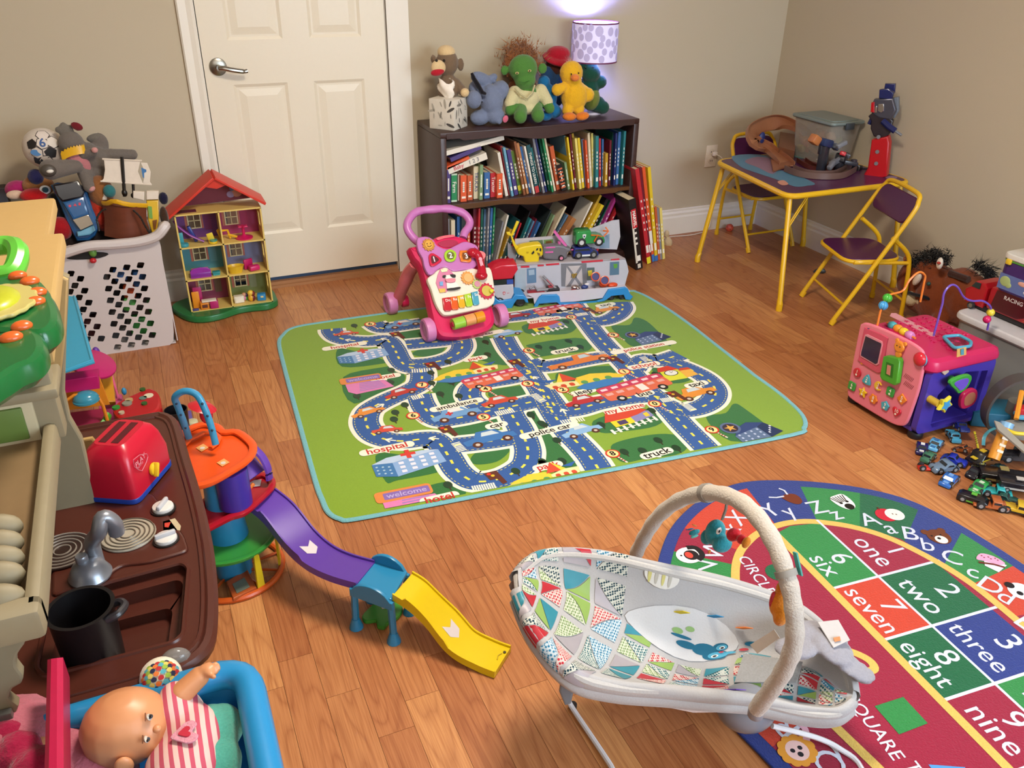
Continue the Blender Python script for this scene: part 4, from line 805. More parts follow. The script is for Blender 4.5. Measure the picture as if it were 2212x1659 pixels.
# blue-grey animal, tipped over
y0 = -.22
t = thing('plush_donkey', 'blue-grey plush donkey tipped over with black stripe of mane', 'plush', B(1055, 250, y0))
soft('body', t, '#727d98', [PB(1040, 172, y0+.04, 26, 14, 16, (0, 25, 0)), PB(1062, 170, y0+.04, 15, 8, 10, (0, -30, 0)), PB(1082, 195, y0, 19, 19), PB(1024, 215, y0-.02, 17, 18), PB(1062, 220, y0, 26, 28), PB(1036, 254, y0, 22, 15), PB(1070, 250, y0-.02, 22, 16), *limb(B(1060, 200, y0), B(1078, 262, y0-.05), .035, .014), PB(1022, 190, y0+.02, 10, 12), PB(1046, 200, y0+.02, 16, 12)], fur=.003)
g = G(mat('#15131a', k='f')).tube([B(1019, 158, y0-.02), B(1024, 170, y0-.03), B(1033, 185, y0-.03), B(1042, 200, y0-.04), B(1050, 203, y0-.05)], [.006, .009, .010, .009, .005], 10); g.done('mane', t, world=True)
G(mat('#d86a84', k='f')).ell(.013, .006, .016, B(1092, 257, y0-.06), (0, 20, 0)).done('bow', t, world=True)
# big fluffy lion head behind
y0 = -.09
t = thing('plush_lion', 'fluffy light brown plush with wild mane behind the green plush', 'plush', B(1130, 180, y0))
soft('body', t, '#96603a', [PB(1126, 140, y0, 42, 36, 26), PB(1128, 200, y0, 34, 34, 30)], fur=.012)
g = G(mat('#a46a3e', k='f'))
tuft(g, B(1126, 132, y0), (0, -.3, .9), 3200, .030, .42, .033, .0022); g.done('mane', t, world=True, kind='stuff')
# green plush in a cream tunic
y0 = -.24
t = thing('plush_figure', 'green plush in cream tunic sitting front and centre on the bookcase', 'plush', B(1138, 262, y0))
soft('body', t, '#4d7e38', [PB(1130, 148, y0, 33, 27, 26), PB(1134, 172, y0-.01, 24, 20), PB(1138, 205, y0, 24, 22), PB(1090, 152, y0+.02, 9, 10, 5), PB(1172, 148, y0+.02, 11, 11, 5), *limb(B(1126, 232, y0-.02), B(1124, 252, y0-.08), .028, .03), *limb(B(1158, 232, y0-.02), B(1162, 250, y0-.08), .028, .03), *limb(B(1110, 200, y0-.01), B(1102, 238, y0-.03), .02, .024), *limb(B(1172, 198, y0-.01), B(1187, 234, y0-.03), .02, .024)], fur=.0015)
soft('tunic', t, '#cfc69a', [PB(1137, 214, y0-.008, 29, 24, 24), *limb(B(1112, 200, y0-.01), B(1102, 224, y0-.02), .03, .027), *limb(B(1168, 196, y0-.01), B(1182, 220, y0-.02), .03, .027), PB(1140, 232, y0-.02, 22, 14, 20)], fur=.001)
g = G(mat('#bdb48a', k='f')); g.tube([B(1112, 190, y0-.055), B(1124, 203, y0-.066), B(1138, 212, y0-.07)], .004, 6).tube([B(1155, 184, y0-.055), B(1150, 200, y0-.066), B(1138, 212, y0-.07)], .004, 6).done('collar', t, world=True)
for u, v in ((1117, 158), (1144, 153)):
    G('#c8b878').ell(.0085, .004, .0055, B(u, v, y0-.054)).done('eye_patch', t, world=True); eye(t, B(u, v, y0-.059), .0035)
G('#2c5c22').tube([B(1120, 176, y0-.052), B(1132, 179, y0-.058), B(1144, 174, y0-.052)], .0012, 6).done('mouth', t, world=True)
# bear with red hat
y0 = -.10
t = thing('plush_bear', 'dark brown plush bear in blue coat and floppy red hat', 'plush', B(1200, 220, y0))
soft('body', t, '#4a261c', [PB(1204, 140, y0, 26, 24), PB(1200, 150, y0-.02, 16, 12)], fur=.003)
soft('coat', t, '#24466e', [PB(1196, 190, y0, 30, 40, 26), PB(1185, 165, y0-.01, 18, 20)], fur=.001)
soft('hat', t, '#a81428', [PB(1206, 116, y0, 27, 15, 24), PB(1205, 128, y0-.01, 36, 8, 34, (18, 6, 0))], fur=.001, vox=.004)
# bright blue plush squeezed between
y0 = -.18
t = thing('plush_toy', 'bright blue plush squeezed between the green plush and the duck', 'plush', B(1185, 240, y0))
soft('body', t, '#1a6a9c', [PB(1175, 178, y0, 14, 14), PB(1184, 210, y0, 19, 26), PB(1196, 240, y0-.03, 18, 14), PB(1180, 250, y0-.05, 14, 10)], fur=.003)
# duck
y0 = -.25
t = thing('plush_duck', 'yellow plush duck with orange feet and feathery tuft', 'plush', B(1240, 262, y0))
soft('body', t, '#e0ac24', [PB(1234, 158, y0, 26, 24, 24), PB(1237, 178, y0, 20, 18), PB(1240, 208, y0, 30, 32, 26), PB(1204, 194, y0-.01, 13, 12), PB(1214, 190, y0-.01, 12, 10), PB(1270, 205, y0-.01, 14, 14), PB(1260, 196, y0-.01, 12, 12), PB(1226, 238, y0-.02, 12, 13), PB(1250, 236, y0-.02, 13, 13)], fur=.005)
soft('foot', t, '#dc7a24', [PB(1230, 252, y0-.05, 16, 8, 14)], fur=.001, vox=.004); soft('foot', t, '#dc7a24', [PB(1258, 251, y0-.05, 16, 8, 14, (0, -10, 0))], fur=.001, vox=.004)
soft('beak', t, '#e0803a', [PB(1242, 168, y0-.055, 10, 7, 10)], fur=0, vox=.003)
for u, v in ((1234, 160), (1250, 158)): eye(t, B(u, v, y0-.052), .0035)
g = G(mat('#d8c4b8', k='f')); tuft(g, B(1231, 138, y0), (0, 0, 1), 60, .035, .35, .004, .0007); g.done('head_tuft', t, world=True, kind='stuff')
# hippo
y0 = -.17
t = thing('plush_hippo', 'dark green plush hippo with olive belly at the lamp side', 'plush', B(1280, 240, y0))
soft('body', t, '#17483a', [PB(1270, 140, y0, 21, 18), PB(1276, 158, y0-.02, 22, 18), PB(1262, 122, y0, 5, 6), PB(1283, 121, y0, 5, 6), PB(1272, 190, y0, 22, 26), PB(1297, 177, y0-.02, 14, 13), PB(1290, 225, y0-.01, 18, 16), PB(1302, 232, y0-.03, 15, 13)], fur=.0025)
soft('belly', t, '#6f7a30', [PB(1276, 212, y0-.02, 20, 24, 20)], fur=.001, vox=.004)
for u in (1265, 1281): eye(t, B(u, 146, y0-.048), .005, '#0a1c16')
# ================= plane tracing =================
class PL:                                                 # a true plane; pixel outlines land on it as local coordinates
    def __init__(s, M, ox=0, oy=0, k=1.): s.M = M; s.o = M.to_translation(); s.n = (M.to_3x3() @ V((0, 0, 1))); s.i = M.inverted(); s.ox, s.oy, s.k = ox, oy, k
    def p(s, x, y, h=0.):
        d = ray(s.ox+s.k*x, s.oy+s.k*y); o = s.o+s.n*h; q = s.i @ (CP+d*((o-CP).dot(s.n)/d.dot(s.n))); return (q.x, q.y)
    def P(s, t, h=0.): a = [float(q) for q in t.split()]; return [s.p(a[i], a[i+1], h) for i in range(0, len(a), 2)]
    def S(s, t, n=3, h=0.): return [(p.x, p.y) for p in smooth([(*q, 0) for q in s.P(t, h)], n, True)]
    def W(s, x, y, h=0.): q = s.p(x, y, h); return s.M @ V((*q, h))
def sc2(P, k):
    c = (sum(p[0] for p in P)/len(P), sum(p[1] for p in P)/len(P)); return [(c[0]+(p[0]-c[0])*k, c[1]+(p[1]-c[1])*k) for p in P]
# ================= WALKER =================
WO = V((.790, -.896, .05)); WMt = basis(WO, (1, .07, 0), (-.02, .225, .31)); wk = PL(WMt, 820, 440, .1869)
wt = thing('baby_walker', 'pink and lilac baby activity walker with lilac wheels on the road rug', 'baby walker', (.80, -.75, .006))
PK, LI, CRM = mat('#d41e58', .3, v=.03), mat('#bf72b4', .33, v=.02), mat('#eadccb', .4, v=.02)
D = lambda g, n, par=wt, **k: g.done(n, par, world=True, **k)
D(G(PK).prism(wk.S('420 480 520 430 620 400 700 362 850 355 1000 390 1060 460 1110 520 1200 780 1270 1000 1320 1200 1345 1350 1300 1440 1200 1500 1000 1545 780 1550 690 1510 640 1400 600 1250 560 1050 480 730 400 620 350 500', 3), .075, WMt, b=.02, z=-.075), 'body')
D(G('#a81446').prism(wk.S('670 460 780 420 880 430 910 470 890 500 740 505', 3), .003, WMt, z=.0005, b=.001), 'grip_opening')
D(G(mat('#d8606e', .4)).prism(wk.S('655 400 740 372 850 362 860 385 750 402 675 425', 2), .003, WMt, z=.0005), 'badge_strip')
D(G(LI).prism(wk.S('415 440 450 405 540 400 610 440 650 500 760 540 860 500 940 460 1010 460 1100 500 1125 560 1120 700 1060 770 960 785 830 800 740 752 650 785 600 835 545 830 500 745 480 650 430 560', 3), .022, WMt, b=.006, z=.0), 'upper_panel')
D(G(CRM).prism(wk.S('545 870 605 830 645 790 740 752 820 800 950 790 1050 765 1130 780 1245 755 1290 880 1310 1130 1250 1205 1150 1235 930 1280 760 1310 690 1280 625 1170 575 1010 535 915', 3), .026, WMt, b=.007, z=.0), 'lower_panel')
hp = [WMt @ V((*wk.p(x, y, -.02), -.02)) for x, y in ((450, 450), (380, 385), (325, 300), (325, 215), (390, 120), (480, 80), (620, 65), (760, 58), (880, 75), (980, 120), (1040, 200), (1030, 270), (985, 330), (965, 395))]
hs = smooth(hp, 5); D(G(LI).tube(hs, [.0165+.0012*sin(i*.9)*(1 if 22 < i < 44 else 0) for i in range(len(hs))], 14), 'handle')
def shp(P, h, col, name, inner=None, icol=None, t=None, par=wt, M=WMt, z=.022, tc='#ffffff'):
    g = G(mat(col, .25)).prism(P, h, M, b=.003, z=z); o = D(g, name, par)
    if inner: g2 = G(mat(icol, .3)).prism(sc2(P, inner), .0012, M, z=z+h-.0005); D(g2, name+'_window', o)
    if t:
        c = (sum(p[0] for p in P)/len(P), sum(p[1] for p in P)/len(P)); g3 = G(tc).text(t, .03, M @ T((c[0], c[1], z+h+.0012)), tc, .02); D(g3, 'printed_number', o, flat=True)
    return o
shp(wk.S('555 610 600 598 690 660 680 700 600 750 560 735 545 650', 2), .008, '#c81a40', 'triangle_button', .6, '#5a1626', '1')
shp([(p.x, p.y) for p in smooth([(*q, 0) for q in wk.P('792 552 850 580 864 625 845 680 792 700 740 680 722 625 740 575')], 3, True)], .008, '#a4cc30', 'round_button', .62, '#6a6a2c', '2')
shp(wk.P('905 565 1020 562 1040 600 1035 690 1010 705 915 695 893 620'), .008, '#dc7a24', 'square_button', .62, '#7c4418', '3')
def gear(c, r_, n, col, name, z=.024, in_=None, par=wt, M=WMt, pl=wk, h=.008, dep_=.12):
    a = pl.p(*c); b = pl.p(c[0]+r_, c[1]); rr = math.hypot(a[0]-b[0], a[1]-b[1])
    P = [(a[0]+rr*(1+dep_*(1 if k % 4 in (1, 2) else -.3))*cos(2*pi*k/(4*n)), a[1]+rr*(1+dep_*(1 if k % 4 in (1, 2) else -.3))*sin(2*pi*k/(4*n))) for k in range(4*n)]
    o = D(G(mat(col, .35)).prism(P, h, M, z=z, b=.0015), name, par)
    if in_: D(G(mat(in_, .35)).prism([(a[0]+x, a[1]+y) for x, y in ngon(20, rr*.72)], .003, M, z=z+h, b=.001), name+'_face', o)
    return a, rr, o
a, rr, o = gear((545, 500), 66, 12, '#c0822c', 'sun_button', in_='#d8a040', z=.02)
for dx in (-.3, .3): D(G('#5a3418').prism([(a[0]+dx*rr+x, a[1]+rr*.15+y) for x, y in ngon(10, rr*.1)], .001, WMt, z=.0315), 'eye', o)
D(G('#5a3418').tube([WMt @ V((a[0]+rr*.4*cos(t), a[1]+rr*.4*sin(t), .032)) for t in [pi*1.15+pi*.7*i/6 for i in range(7)]], .0012, 5), 'smile', o)
a, rr, o = gear((988, 885), 68, 14, '#e09a4c', 'gear', in_='#e8b070', z=.026)
gear((1095, 955), 48, 12, '#b8cc70', 'gear', in_='#cc8ca0', z=.026)
a, rr, o = gear((1205, 1035), 82, 14, '#c42444', 'gear', in_='#c8b450', z=.026)
D(G(mat('#d8d430', .3)).cyl(rr*.28, .014, WMt @ V((*wk.p(1252, 1050), .036)), (35, 0, 0), 16, .004), 'crank_knob', o)
# telephone receiver
ph = smooth([WMt @ V((*wk.p(x, y, .04), .04)) for x, y in ((1075, 565), (1135, 600), (1165, 680), (1180, 760), (1175, 830))], 4); n_ = len(ph)
D(G(mat('#b4142c', .18)).tube(ph, [.024-.009*sin(pi*i/(n_-1)) for i in range(n_)], 14).ell(.024, .024, .018, ph[0]).ell(.026, .026, .018, ph[-1]), 'toy_telephone')
D(G(mat('#e0a0b0')).lathe([(0, 0), (.008, 0), (.008, .001), (0, .001)], (0, 0, 0), (0, 0, 0), 14, None, WMt @ T((*wk.p(1165, 640, .056), .056))).box(.014, .022, .001, c=None, M=WMt @ T((*wk.p(1175, 690, .054), .055))), 'printed_figure')
# barn picture with a cow
D(G(mat('#d0789c')).prism(wk.P('645 850 680 770 790 790 840 850 850 960 740 1050 665 1040 625 940'), .004, WMt, z=.026, b=.0015).prism(wk.P('675 790 750 775 755 810 690 820'), .003, WMt, '#dce4b8', z=.03).prism(wk.P('665 930 705 925 705 975 668 975'), .003, WMt, '#6aa0d0', z=.03).prism(wk.P('655 1010 730 1005 735 1045 670 1055'), .003, WMt, '#d8b04c', z=.03), 'barn_plate')
cw = D(G('#ece4dc').prism(wk.S('720 860 800 850 840 880 835 920 870 950 895 1000 860 1020 760 1020 745 970 740 910', 3), .007, WMt, z=.028, b=.003), 'cow_figure')
D(G('#1c1818').prism(wk.S('780 850 840 850 845 880 810 885', 2), .002, WMt, z=.035).prism(wk.S('700 860 735 855 735 880 705 885', 2), .002, WMt, z=.033).prism(wk.S('750 1010 830 1000 895 990 900 1010 830 1030 760 1030', 2), .003, WMt, z=.034), 'cow_spots', cw)
D(G('#dc8494').prism(wk.S('730 905 790 895 840 900 835 935 780 945 740 935', 3), .008, WMt, z=.033, b=.002), 'cow_muzzle', cw)
for q, c, t in (('697 1118 775 1105 805 1250 785 1265 730 1268 712 1245', '#c0202c', 'Do'), ('783 1105 856 1095 884 1240 865 1250 815 1252 800 1235', '#dc5a1c', 'Re'), ('864 1092 936 1080 962 1210 948 1228 900 1232 882 1215', '#e0a820', 'Mi'), ('944 1076 1020 1060 1046 1195 1030 1214 980 1218 965 1200', '#a8cc30', 'Fa'), ('1027 1052 1100 1035 1122 1180 1105 1196 1062 1200 1045 1180', '#4a9cb8', 'So')):
    P = wk.P(q); k = D(G(mat(c, .25)).prism(P, .012, WMt, z=.024, b=.003), 'piano_key'); x = sum(p[0] for p in P[:2])/2; y = P[0][1]-.013; D(G('#f4e8e0').text(t, .016, WMt @ T((x+.004, y, .0364)), '#f4e8e0', .01), 'printed_note', k, flat=True)
ra, rb = wk.W(845, 1395, .03), wk.W(1195, 1300, .03); dv = rb-ra
for i, (c, t0, t1) in enumerate((('#94c43c', 0, .36), ('#e09a5c', .38, .70), ('#e09018', .72, 1.))):
    D(G(mat(c, .3)).tube([ra+dv*t0, ra+dv*t1], .023, 20), 'roller')
D(G('#b81c3c').tube([ra-dv*.03, rb+dv*.03], .011, 10), 'roller_axle')
def wheel(c, r_, w_, col, par, ax=(1, 0, 0), name='wheel', hub=None, n=22):
    m = basis(c, V(ax).orthogonal(), V(ax).cross(V(ax).orthogonal())); g = G(col)
    g.lathe([(r_*.62, -w_*.35), (r_*.8, -w_*.5), (r_*.95, -w_*.42), (r_, -w_*.15), (r_, w_*.15), (r_*.95, w_*.42), (r_*.8, w_*.5), (r_*.62, w_*.35), (r_*.62, -w_*.35)], n=n, M=m); o = g.done(name, par, world=True)
    G(hub or col).lathe([(0, -w_*.3), (r_*.64, -w_*.3), (r_*.64, w_*.3), (0, w_*.3)], n=n, M=m).done('hub', o, world=True); return o
ax_ = (1, .07, 0)
wheel((.640, -.838, .054), .049, .042, mat('#cc7cb0', .4), wt, ax_, hub=mat('#d890b8'))
wheel((.965, -.812, .054), .049, .042, mat('#cc7cb0', .4), wt, ax_, hub=mat('#d890b8'))
wheel((.580, -.505, .049), .049, .042, mat('#cc7cb0', .4), wt, ax_, hub=mat('#d890b8'))
wheel((1.02, -.475, .049), .049, .042, mat('#cc7cb0', .4), wt, ax_, hub=mat('#d890b8'))
SAL = mat('#dc6a70', .4)
for s_, x0, x1 in ((1, .655, .615), (-1, .93, .985)):
    leg = smooth([(x0, -.66, .27), (x0-.015*s_, -.61, .22), (x0-.03*s_, -.57, .15), (x1, -.53, .09), (x1, -.505, .05)], 4); D(G(SAL).tube(leg, [.022]*8+[.02]*(len(leg)-8), 12, flat=1.35, up=(1, 0, 0)), 'rear_leg'); D(G(PK).cyl(.026, .03, (x1+(.012 if s_ > 0 else -.012)+(0 if s_ > 0 else 0), -.505, .05), (0, 90*s_, 0), 16, .004), 'wheel_mount')
# ================= small vehicles =================
GLS, TYR = mat('#20262c', .12), mat('#1a1a1c', .6)
SEDAN = [(-.5, .12), (-.5, .30), (-.44, .42), (-.27, .47), (-.16, .78), (.12, .80), (.27, .50), (.45, .44), (.5, .30), (.5, .12)]
COUPE = [(-.5, .16), (-.5, .46), (-.4, .52), (-.25, .56), (-.12, .84), (.08, .86), (.24, .56), (.44, .42), (.5, .26), (.5, .14)]
TRUCKP = [(-.5, .18), (-.5, .55), (-.05, .55), (-.04, .95), (.2, .95), (.26, .60), (.47, .55), (.5, .30), (.5, .18)]
OLD = [(-.5, .16), (-.5, .34), (-.42, .52), (-.3, .60), (-.2, .9), (.02, .92), (.14, .62), (.42, .58), (.5, .4), (.5, .16)]
def vehicle(label, loc, rz, L, col, prof=SEDAN, W_=None, H=None, cat='toy car', name='toy_car', col2=None, group=None, wr=.13, rot=None, tyre=None, hub='#8a8a8c', win=True):
    W_ = W_ or L*.44; H = H or L*.42; t = thing(name, label, cat, loc, rz, group, rot=rot)
    X_ = Mx(((1, 0, 0, 0), (0, 0, -1, W_/2), (0, 1, 0, 0), (0, 0, 0, 1)))
    c = mat(col, .22, v=.04); pts_ = [(x*L, y*H) for x, y in prof]; low = min(.62, sorted(y for x, y in prof)[len(prof)//2]+.04)
    g = G(c).prism(pts_, W_, X_, b=L*.03); g.done('body', t, ang=.9)
    if win:                                               # windscreen, rear screen, side windows
        top = [i for i, p in enumerate(prof) if p[1] > low+.12]; a, b = prof[top[0]-1], prof[top[0]]; c1, d = prof[top[-1]], prof[top[-1]+1]; g = G(GLS)
        for p0, p1 in ((a, b), (d, c1)):
            q0 = V((p0[0]*L*.8+p1[0]*L*.2, 0, (p0[1]*.8+p1[1]*.2)*H)); q1 = V((p0[0]*L*.15+p1[0]*L*.85, 0, (p0[1]*.15+p1[1]*.85)*H)); nn = V((q1.z-q0.z, 0, -(q1.x-q0.x))).normalized()*(L*.006)
            if nn.x*(1 if p0[0] > p1[0] else -1) < 0: nn = -nn
            g.add([q0+nn+V((0, -W_*.38, 0)), q0+nn+V((0, W_*.38, 0)), q1+nn+V((0, W_*.34, 0)), q1+nn+V((0, -W_*.34, 0))], [(0, 1, 2, 3)])
        for s_ in (-1, 1):
            g.add([(x*L, s_*(W_/2+L*.004), y*H) for x, y in ((a[0]*.4+b[0]*.6+.03, low+.05), (b[0]+.03, b[1]-.08), (c1[0]-.03, c1[1]-.08), (d[0]*.45+c1[0]*.55, low+.05))], [(0, 1, 2, 3)])
        g.done('window', t, flat=True)
    if col2:
        g = G(mat(col2, .3)); g.bx((-L*.1, -W_*.18, H*.80), (L*.08, W_*.18, H*.86)); g.bx((L*.3, -W_*.2, H*.44), (L*.44, W_*.2, H*.5))
        for s_ in (-1, 1): g.add([(x*L, s_*(W_/2+L*.005), y*H) for x, y in ((-.4, .22), (-.4, .36), (.36, .36), (.4, .22))], [(0, 1, 2, 3)])
        g.done('livery', t, flat=True)
    r_ = L*wr
    for x in (-.3, .3):
        for s_ in (-1, 1):
            w_ = G(tyre or TYR).cyl(r_, W_*.2, (x*L, s_*W_*.52, r_), (90*s_, 0, 0), 14, r_*.15).done('wheel', t); G(hub).cyl(r_*.5, .001, (x*L, s_*W_*.522, r_), (-90*s_, 0, 0), 10).done('hub', w_)
    return t
# ================= CARRIER TRUCK =================
z0 = .0062
M1 = basis((1.016, -.632, z0), (.62, -.135, 0), (0, 0, 1)); ct = PL(M1, 1040, 440, .1627)
nrm = M1.to_3x3() @ V((0, 0, 1)); M2 = M1.copy(); M2.translation = V((1.016, -.632, z0))-nrm*.085; M3 = M1.copy(); M3.translation = V((1.016, -.632, z0))-nrm*.165
c2, c3_ = PL(M2, 1040, 440, .1627), PL(M3, 1040, 440, .1627)
tr = thing('rescue_truck', 'long white and blue toy carrier truck opened out in front of bookcase', 'toy truck', (1.3, -.66, z0))
D = lambda g, n, par=tr, **k: g.done(n, par, world=True, **k)
TW, TB, TG = mat('#c4c0cc', .4, v=.02), mat('#2a86c8', .3, v=.03), mat('#8c8c94', .5)
D(G(TW).prism(ct.P('600 1200 1670 1118 1900 1100 1905 1180 1600 1255 1250 1300 1040 1310 700 1330 690 1250'), .008, M1, z=-.008, b=.001), 'side_board')
D(G(TW).bx((.10, .036, -.085), (.62, .042, -.004), 0, None, M1), 'tray')
D(G(TB).prism(ct.P('685 1370 760 1235 800 1205 1000 1198 1030 1225 1045 1310 1250 1305 1250 1318 1210 1335 1045 1345 1010 1310 985 1300 760 1320 735 1365'), .012, M1, z=-.002, b=.002), 'wheel_arch')
D(G(TB).prism(ct.P('1520 1285 1600 1262 1680 1132 1900 1100 1935 1120 1970 1195 2005 1225 1965 1270 1905 1262 1880 1200 1720 1215 1660 1260 1620 1285 1540 1300'), .012, M1, z=-.002, b=.002), 'wheel_arch')
D(G(TB).prism(ct.P('1240 1308 1530 1288 1530 1305 1250 1330'), .008, M1, z=-.002), 'side_skirt')
for x, y in ((800, 1325), (945, 1312), (1715, 1245), (1860, 1225)):
    q = ct.W(x, y, -.012); q.z = z0+.0185; wheel(q, .018, .018, TYR, tr, nrm, hub=mat('#3a3a40'), n=16); q2 = ct.W(x, y, -.075); q2.z = q.z; wheel(q2, .018, .018, TYR, tr, nrm, hub=mat('#3a3a40'), n=16)
# cab
D(G(mat('#b8b8c4', .3)).prism(ct.P('160 1090 425 1068 432 1195 400 1262 245 1288 160 1205'), .09, M1, z=-.09, b=.004), 'cab_body')
D(G(TB).prism(ct.P('150 1225 235 1285 400 1262 440 1200 560 1208 610 1260 625 1315 585 1310 560 1270 470 1270 430 1330 400 1395 330 1390 150 1345'), .10, M1, z=-.095, b=.004), 'cab_base')
D(G(GLS).prism(ct.P('160 1020 420 1000 428 1066 160 1092'), .086, M1, z=-.088, b=.002), 'cab_window')
D(G(mat('#2c4aa0', .3)).prism(ct.P('335 1010 420 1003 425 1060 338 1070'), .002, M1, z=-.001), 'blue_panel')
D(G(mat('#c41c34', .25)).prism(ct.P('120 890 190 845 270 815 470 808 487 880 440 950 415 998 160 1018'), .088, M1, z=-.088, b=.006), 'cab_roof')
q = ct.p(300, 1190); D(G('#c43040').prism([(q[0]+x, q[1]+y) for x, y in ((-.006, .006), (0, .008), (.006, .006), (.005, -.003), (0, -.008), (-.005, -.003))], .0008, M1, z=.0).prism([(q[0]+x*.6, q[1]+y*.6) for x, y in ((-.006, .006), (0, .008), (.006, .006), (.005, -.003), (0, -.008), (-.005, -.003))], .0005, M1, '#c8c4cc', z=.0008).box(.011, .0016, .0004, (q[0]+.018, q[1], .0003), c=None, M=M1), 'cab_badge', flat=True)
for x in (510, 230): qq = ct.W(x, 1345, -.01); qq.z = z0+.026; wheel(qq, .0255, .024, TYR, tr, nrm, n=18); q2 = ct.W(x, 1345, -.08); q2.z = qq.z; wheel(q2, .0255, .024, TYR, tr, nrm, n=18)
# standing wall with prints, deck, rear board
D(G(mat('#b9bac6', .45, v=.04, sc=30)).prism(c2.P('440 835 1050 790 1330 770 1910 728 1940 820 1955 900 1925 1010 1900 1110 600 1200 440 1180'), .006, M2, z=-.006, b=.001), 'side_wall')
def pr(q, c, z=.0006): D(G(c).prism(c2.P(q), .0006, M2, z=z), 'wall_print', flat=True)
pr('600 862 725 850 728 1045 605 1060', '#5e7fa0'); pr('625 880 700 872 705 940 630 950', '#9ab0c4', .0012); pr('1055 795 1395 790 1400 1095 1060 1098', '#75767e'); pr('1130 828 1330 818 1345 1080 1110 1095', '#bdb6b8', .0012)
pr('1120 828 1150 828 1345 1085 1300 1090', '#7c7c84', .0018); pr('1315 820 1350 820 1180 1092 1130 1095', '#7c7c84', .0024); pr('1190 930 1270 920 1240 980 1210 985', '#c09a38', .003)
pr('1400 850 1500 845 1505 1010 1400 1020', '#5c6c70'); pr('1410 890 1465 880 1470 950 1420 960', '#d8cc40', .0012); pr('1705 775 1828 768 1825 940 1702 950', '#53748e'); pr('1750 800 1805 795 1800 850 1760 860', '#5a9a3c', .0012); pr('445 870 590 865 590 1170 450 1165', '#a2b0bc')
for k in range(5): pr('%d 930 %d 925 %d 980 %d 985' % (1195+k*16, 1203+k*16, 1193+k*16, 1185+k*16), '#2c2824', .0036)
zt = c2.W(1200, 782, 0).z
g = G(mat('#b0a8ac', .5)); P4 = [c2.W(455, 832), c2.W(1910, 728), c3_.W(1775, 625), c3_.W(455, 605)]; P4 = [V((p.x, p.y, zt)) for p in P4]; D(g.slab(P4, .006), 'deck')
for q in ('522 828 635 822 637 845 522 850', '745 812 828 808 828 826 745 832', '855 800 1030 787 1033 808 858 822', '1325 762 1610 742 1612 765 1330 786', '1718 735 1828 725 1830 745 1720 752'): D(G(mat('#c4283c')).prism(c2.P(q), .002, M2, z=.0), 'red_marker')
D(G(mat('#b9b4ba', .45)).prism(c3_.P('445 470 880 436 960 428 965 560 450 610'), .005, M3, z=-.005), 'rear_board')
D(G(mat('#b4b4be', .45)).prism(c3_.P('960 430 1230 418 1740 225 1830 215 1845 440 1800 610 1560 600 965 560'), .005, M3, z=-.006), 'rear_board')
[D(G(c).prism(c3_.P(q), .0008, M3, z=.0002), 'board_print', flat=True) for q, c in (('635 492 815 480 818 550 640 555', '#5c7050'), ('660 500 740 495 742 545 665 548', '#a05834'), ('825 480 950 470 955 540 830 548', '#6a8c4c'), ('850 495 930 488 935 535 855 540', '#a85a2c'), ('1560 480 1700 400 1700 590 1570 590', '#7c94ac'))]; q = c3_.p(573, 528); D(G('#c0303c').prism([(q[0]+x, q[1]+y) for x, y in ngon(14, .004)], .0008, M3, z=.001), 'board_print', flat=True)
D(G(TG).prism(c3_.P('345 500 450 600 455 805 430 800 345 690'), .004, M3, z=.004), 'side_wing')
# loose rescue pieces lying in the tray
def WT(x, y, h=0.): return ct.W(x, y, h)
t = thing('crane_arm', 'grey and red toy ladder crane lying in the truck tray', 'toy part', ct.W(850, 1100, -.05)); D2 = lambda g, n, t_=None, **k: g.done(n, t_ or t, world=True, **k)
a, b = ct.W(985, 1125, -.04), ct.W(820, 960, -.06); D2(G(TG).tube([a, b], .006, 6), 'arm'); D2(G('#a82430').tube([a.lerp(b, .2)+nrm*.005, a.lerp(b, .75)+nrm*.005], .003, 4), 'arm_stripe'); D2(G(TG).tube([ct.W(640, 1130, -.04), ct.W(700, 1090, -.05), ct.W(740, 1150, -.03), ct.W(950, 1130, -.04)], .006, 6), 'frame'); D2(G('#9c1c28').bx((.155, .043, -.06), (.23, .055, -.025), .002, None, M1), 'base')
t = thing('toy_pack', 'dark red and black toy rescue pack in truck tray middle', 'toy part', ct.W(1080, 1110, -.04)); D2(G('#23191c').bx((.245, .043, -.07), (.30, .064, -.03), .004, None, M1).bx((.25, .064, -.06), (.28, .072, -.04), .002, '#9c2430', M1), 'pack')
t = thing('toy_pack', 'silver and red toy pack shining below the grey X panel', 'toy part', ct.W(1240, 1110, -.04)); D2(G(mat('#c8b8b8', .15, 'm', m=1.)).ell(.018, .014, .012, WT(1235, 1110, -.04)).ell(.010, .010, .010, WT(1275, 1125, -.03)), 'shell'); D2(G('#a02c30').ell(.016, .012, .005, WT(1235, 1140, -.035)), 'base')
t = thing('toy_pack', 'blue and white toy pack beside the silver one in the tray', 'toy part', ct.W(1380, 1100, -.04)); D2(G('#2c3e78').ell(.018, .012, .011, WT(1370, 1105, -.04)), 'shell'); D2(G('#d8d4d8').ell(.012, .008, .006, WT(1400, 1070, -.045)), 'cap')
t = thing('toy_goggle_vehicle', 'orange toy vehicle with two dark purple round fans in the tray', 'toy vehicle', ct.W(1600, 1080, -.04)); D2(G(mat('#d84c24', .3)).ell(.022, .02, .018, WT(1620, 1060, -.045)).ell(.026, .015, .012, WT(1740, 1080, -.05)).bx((.47, .042, -.07), (.55, .052, -.03), .003, '#8a8488', M1), 'body')
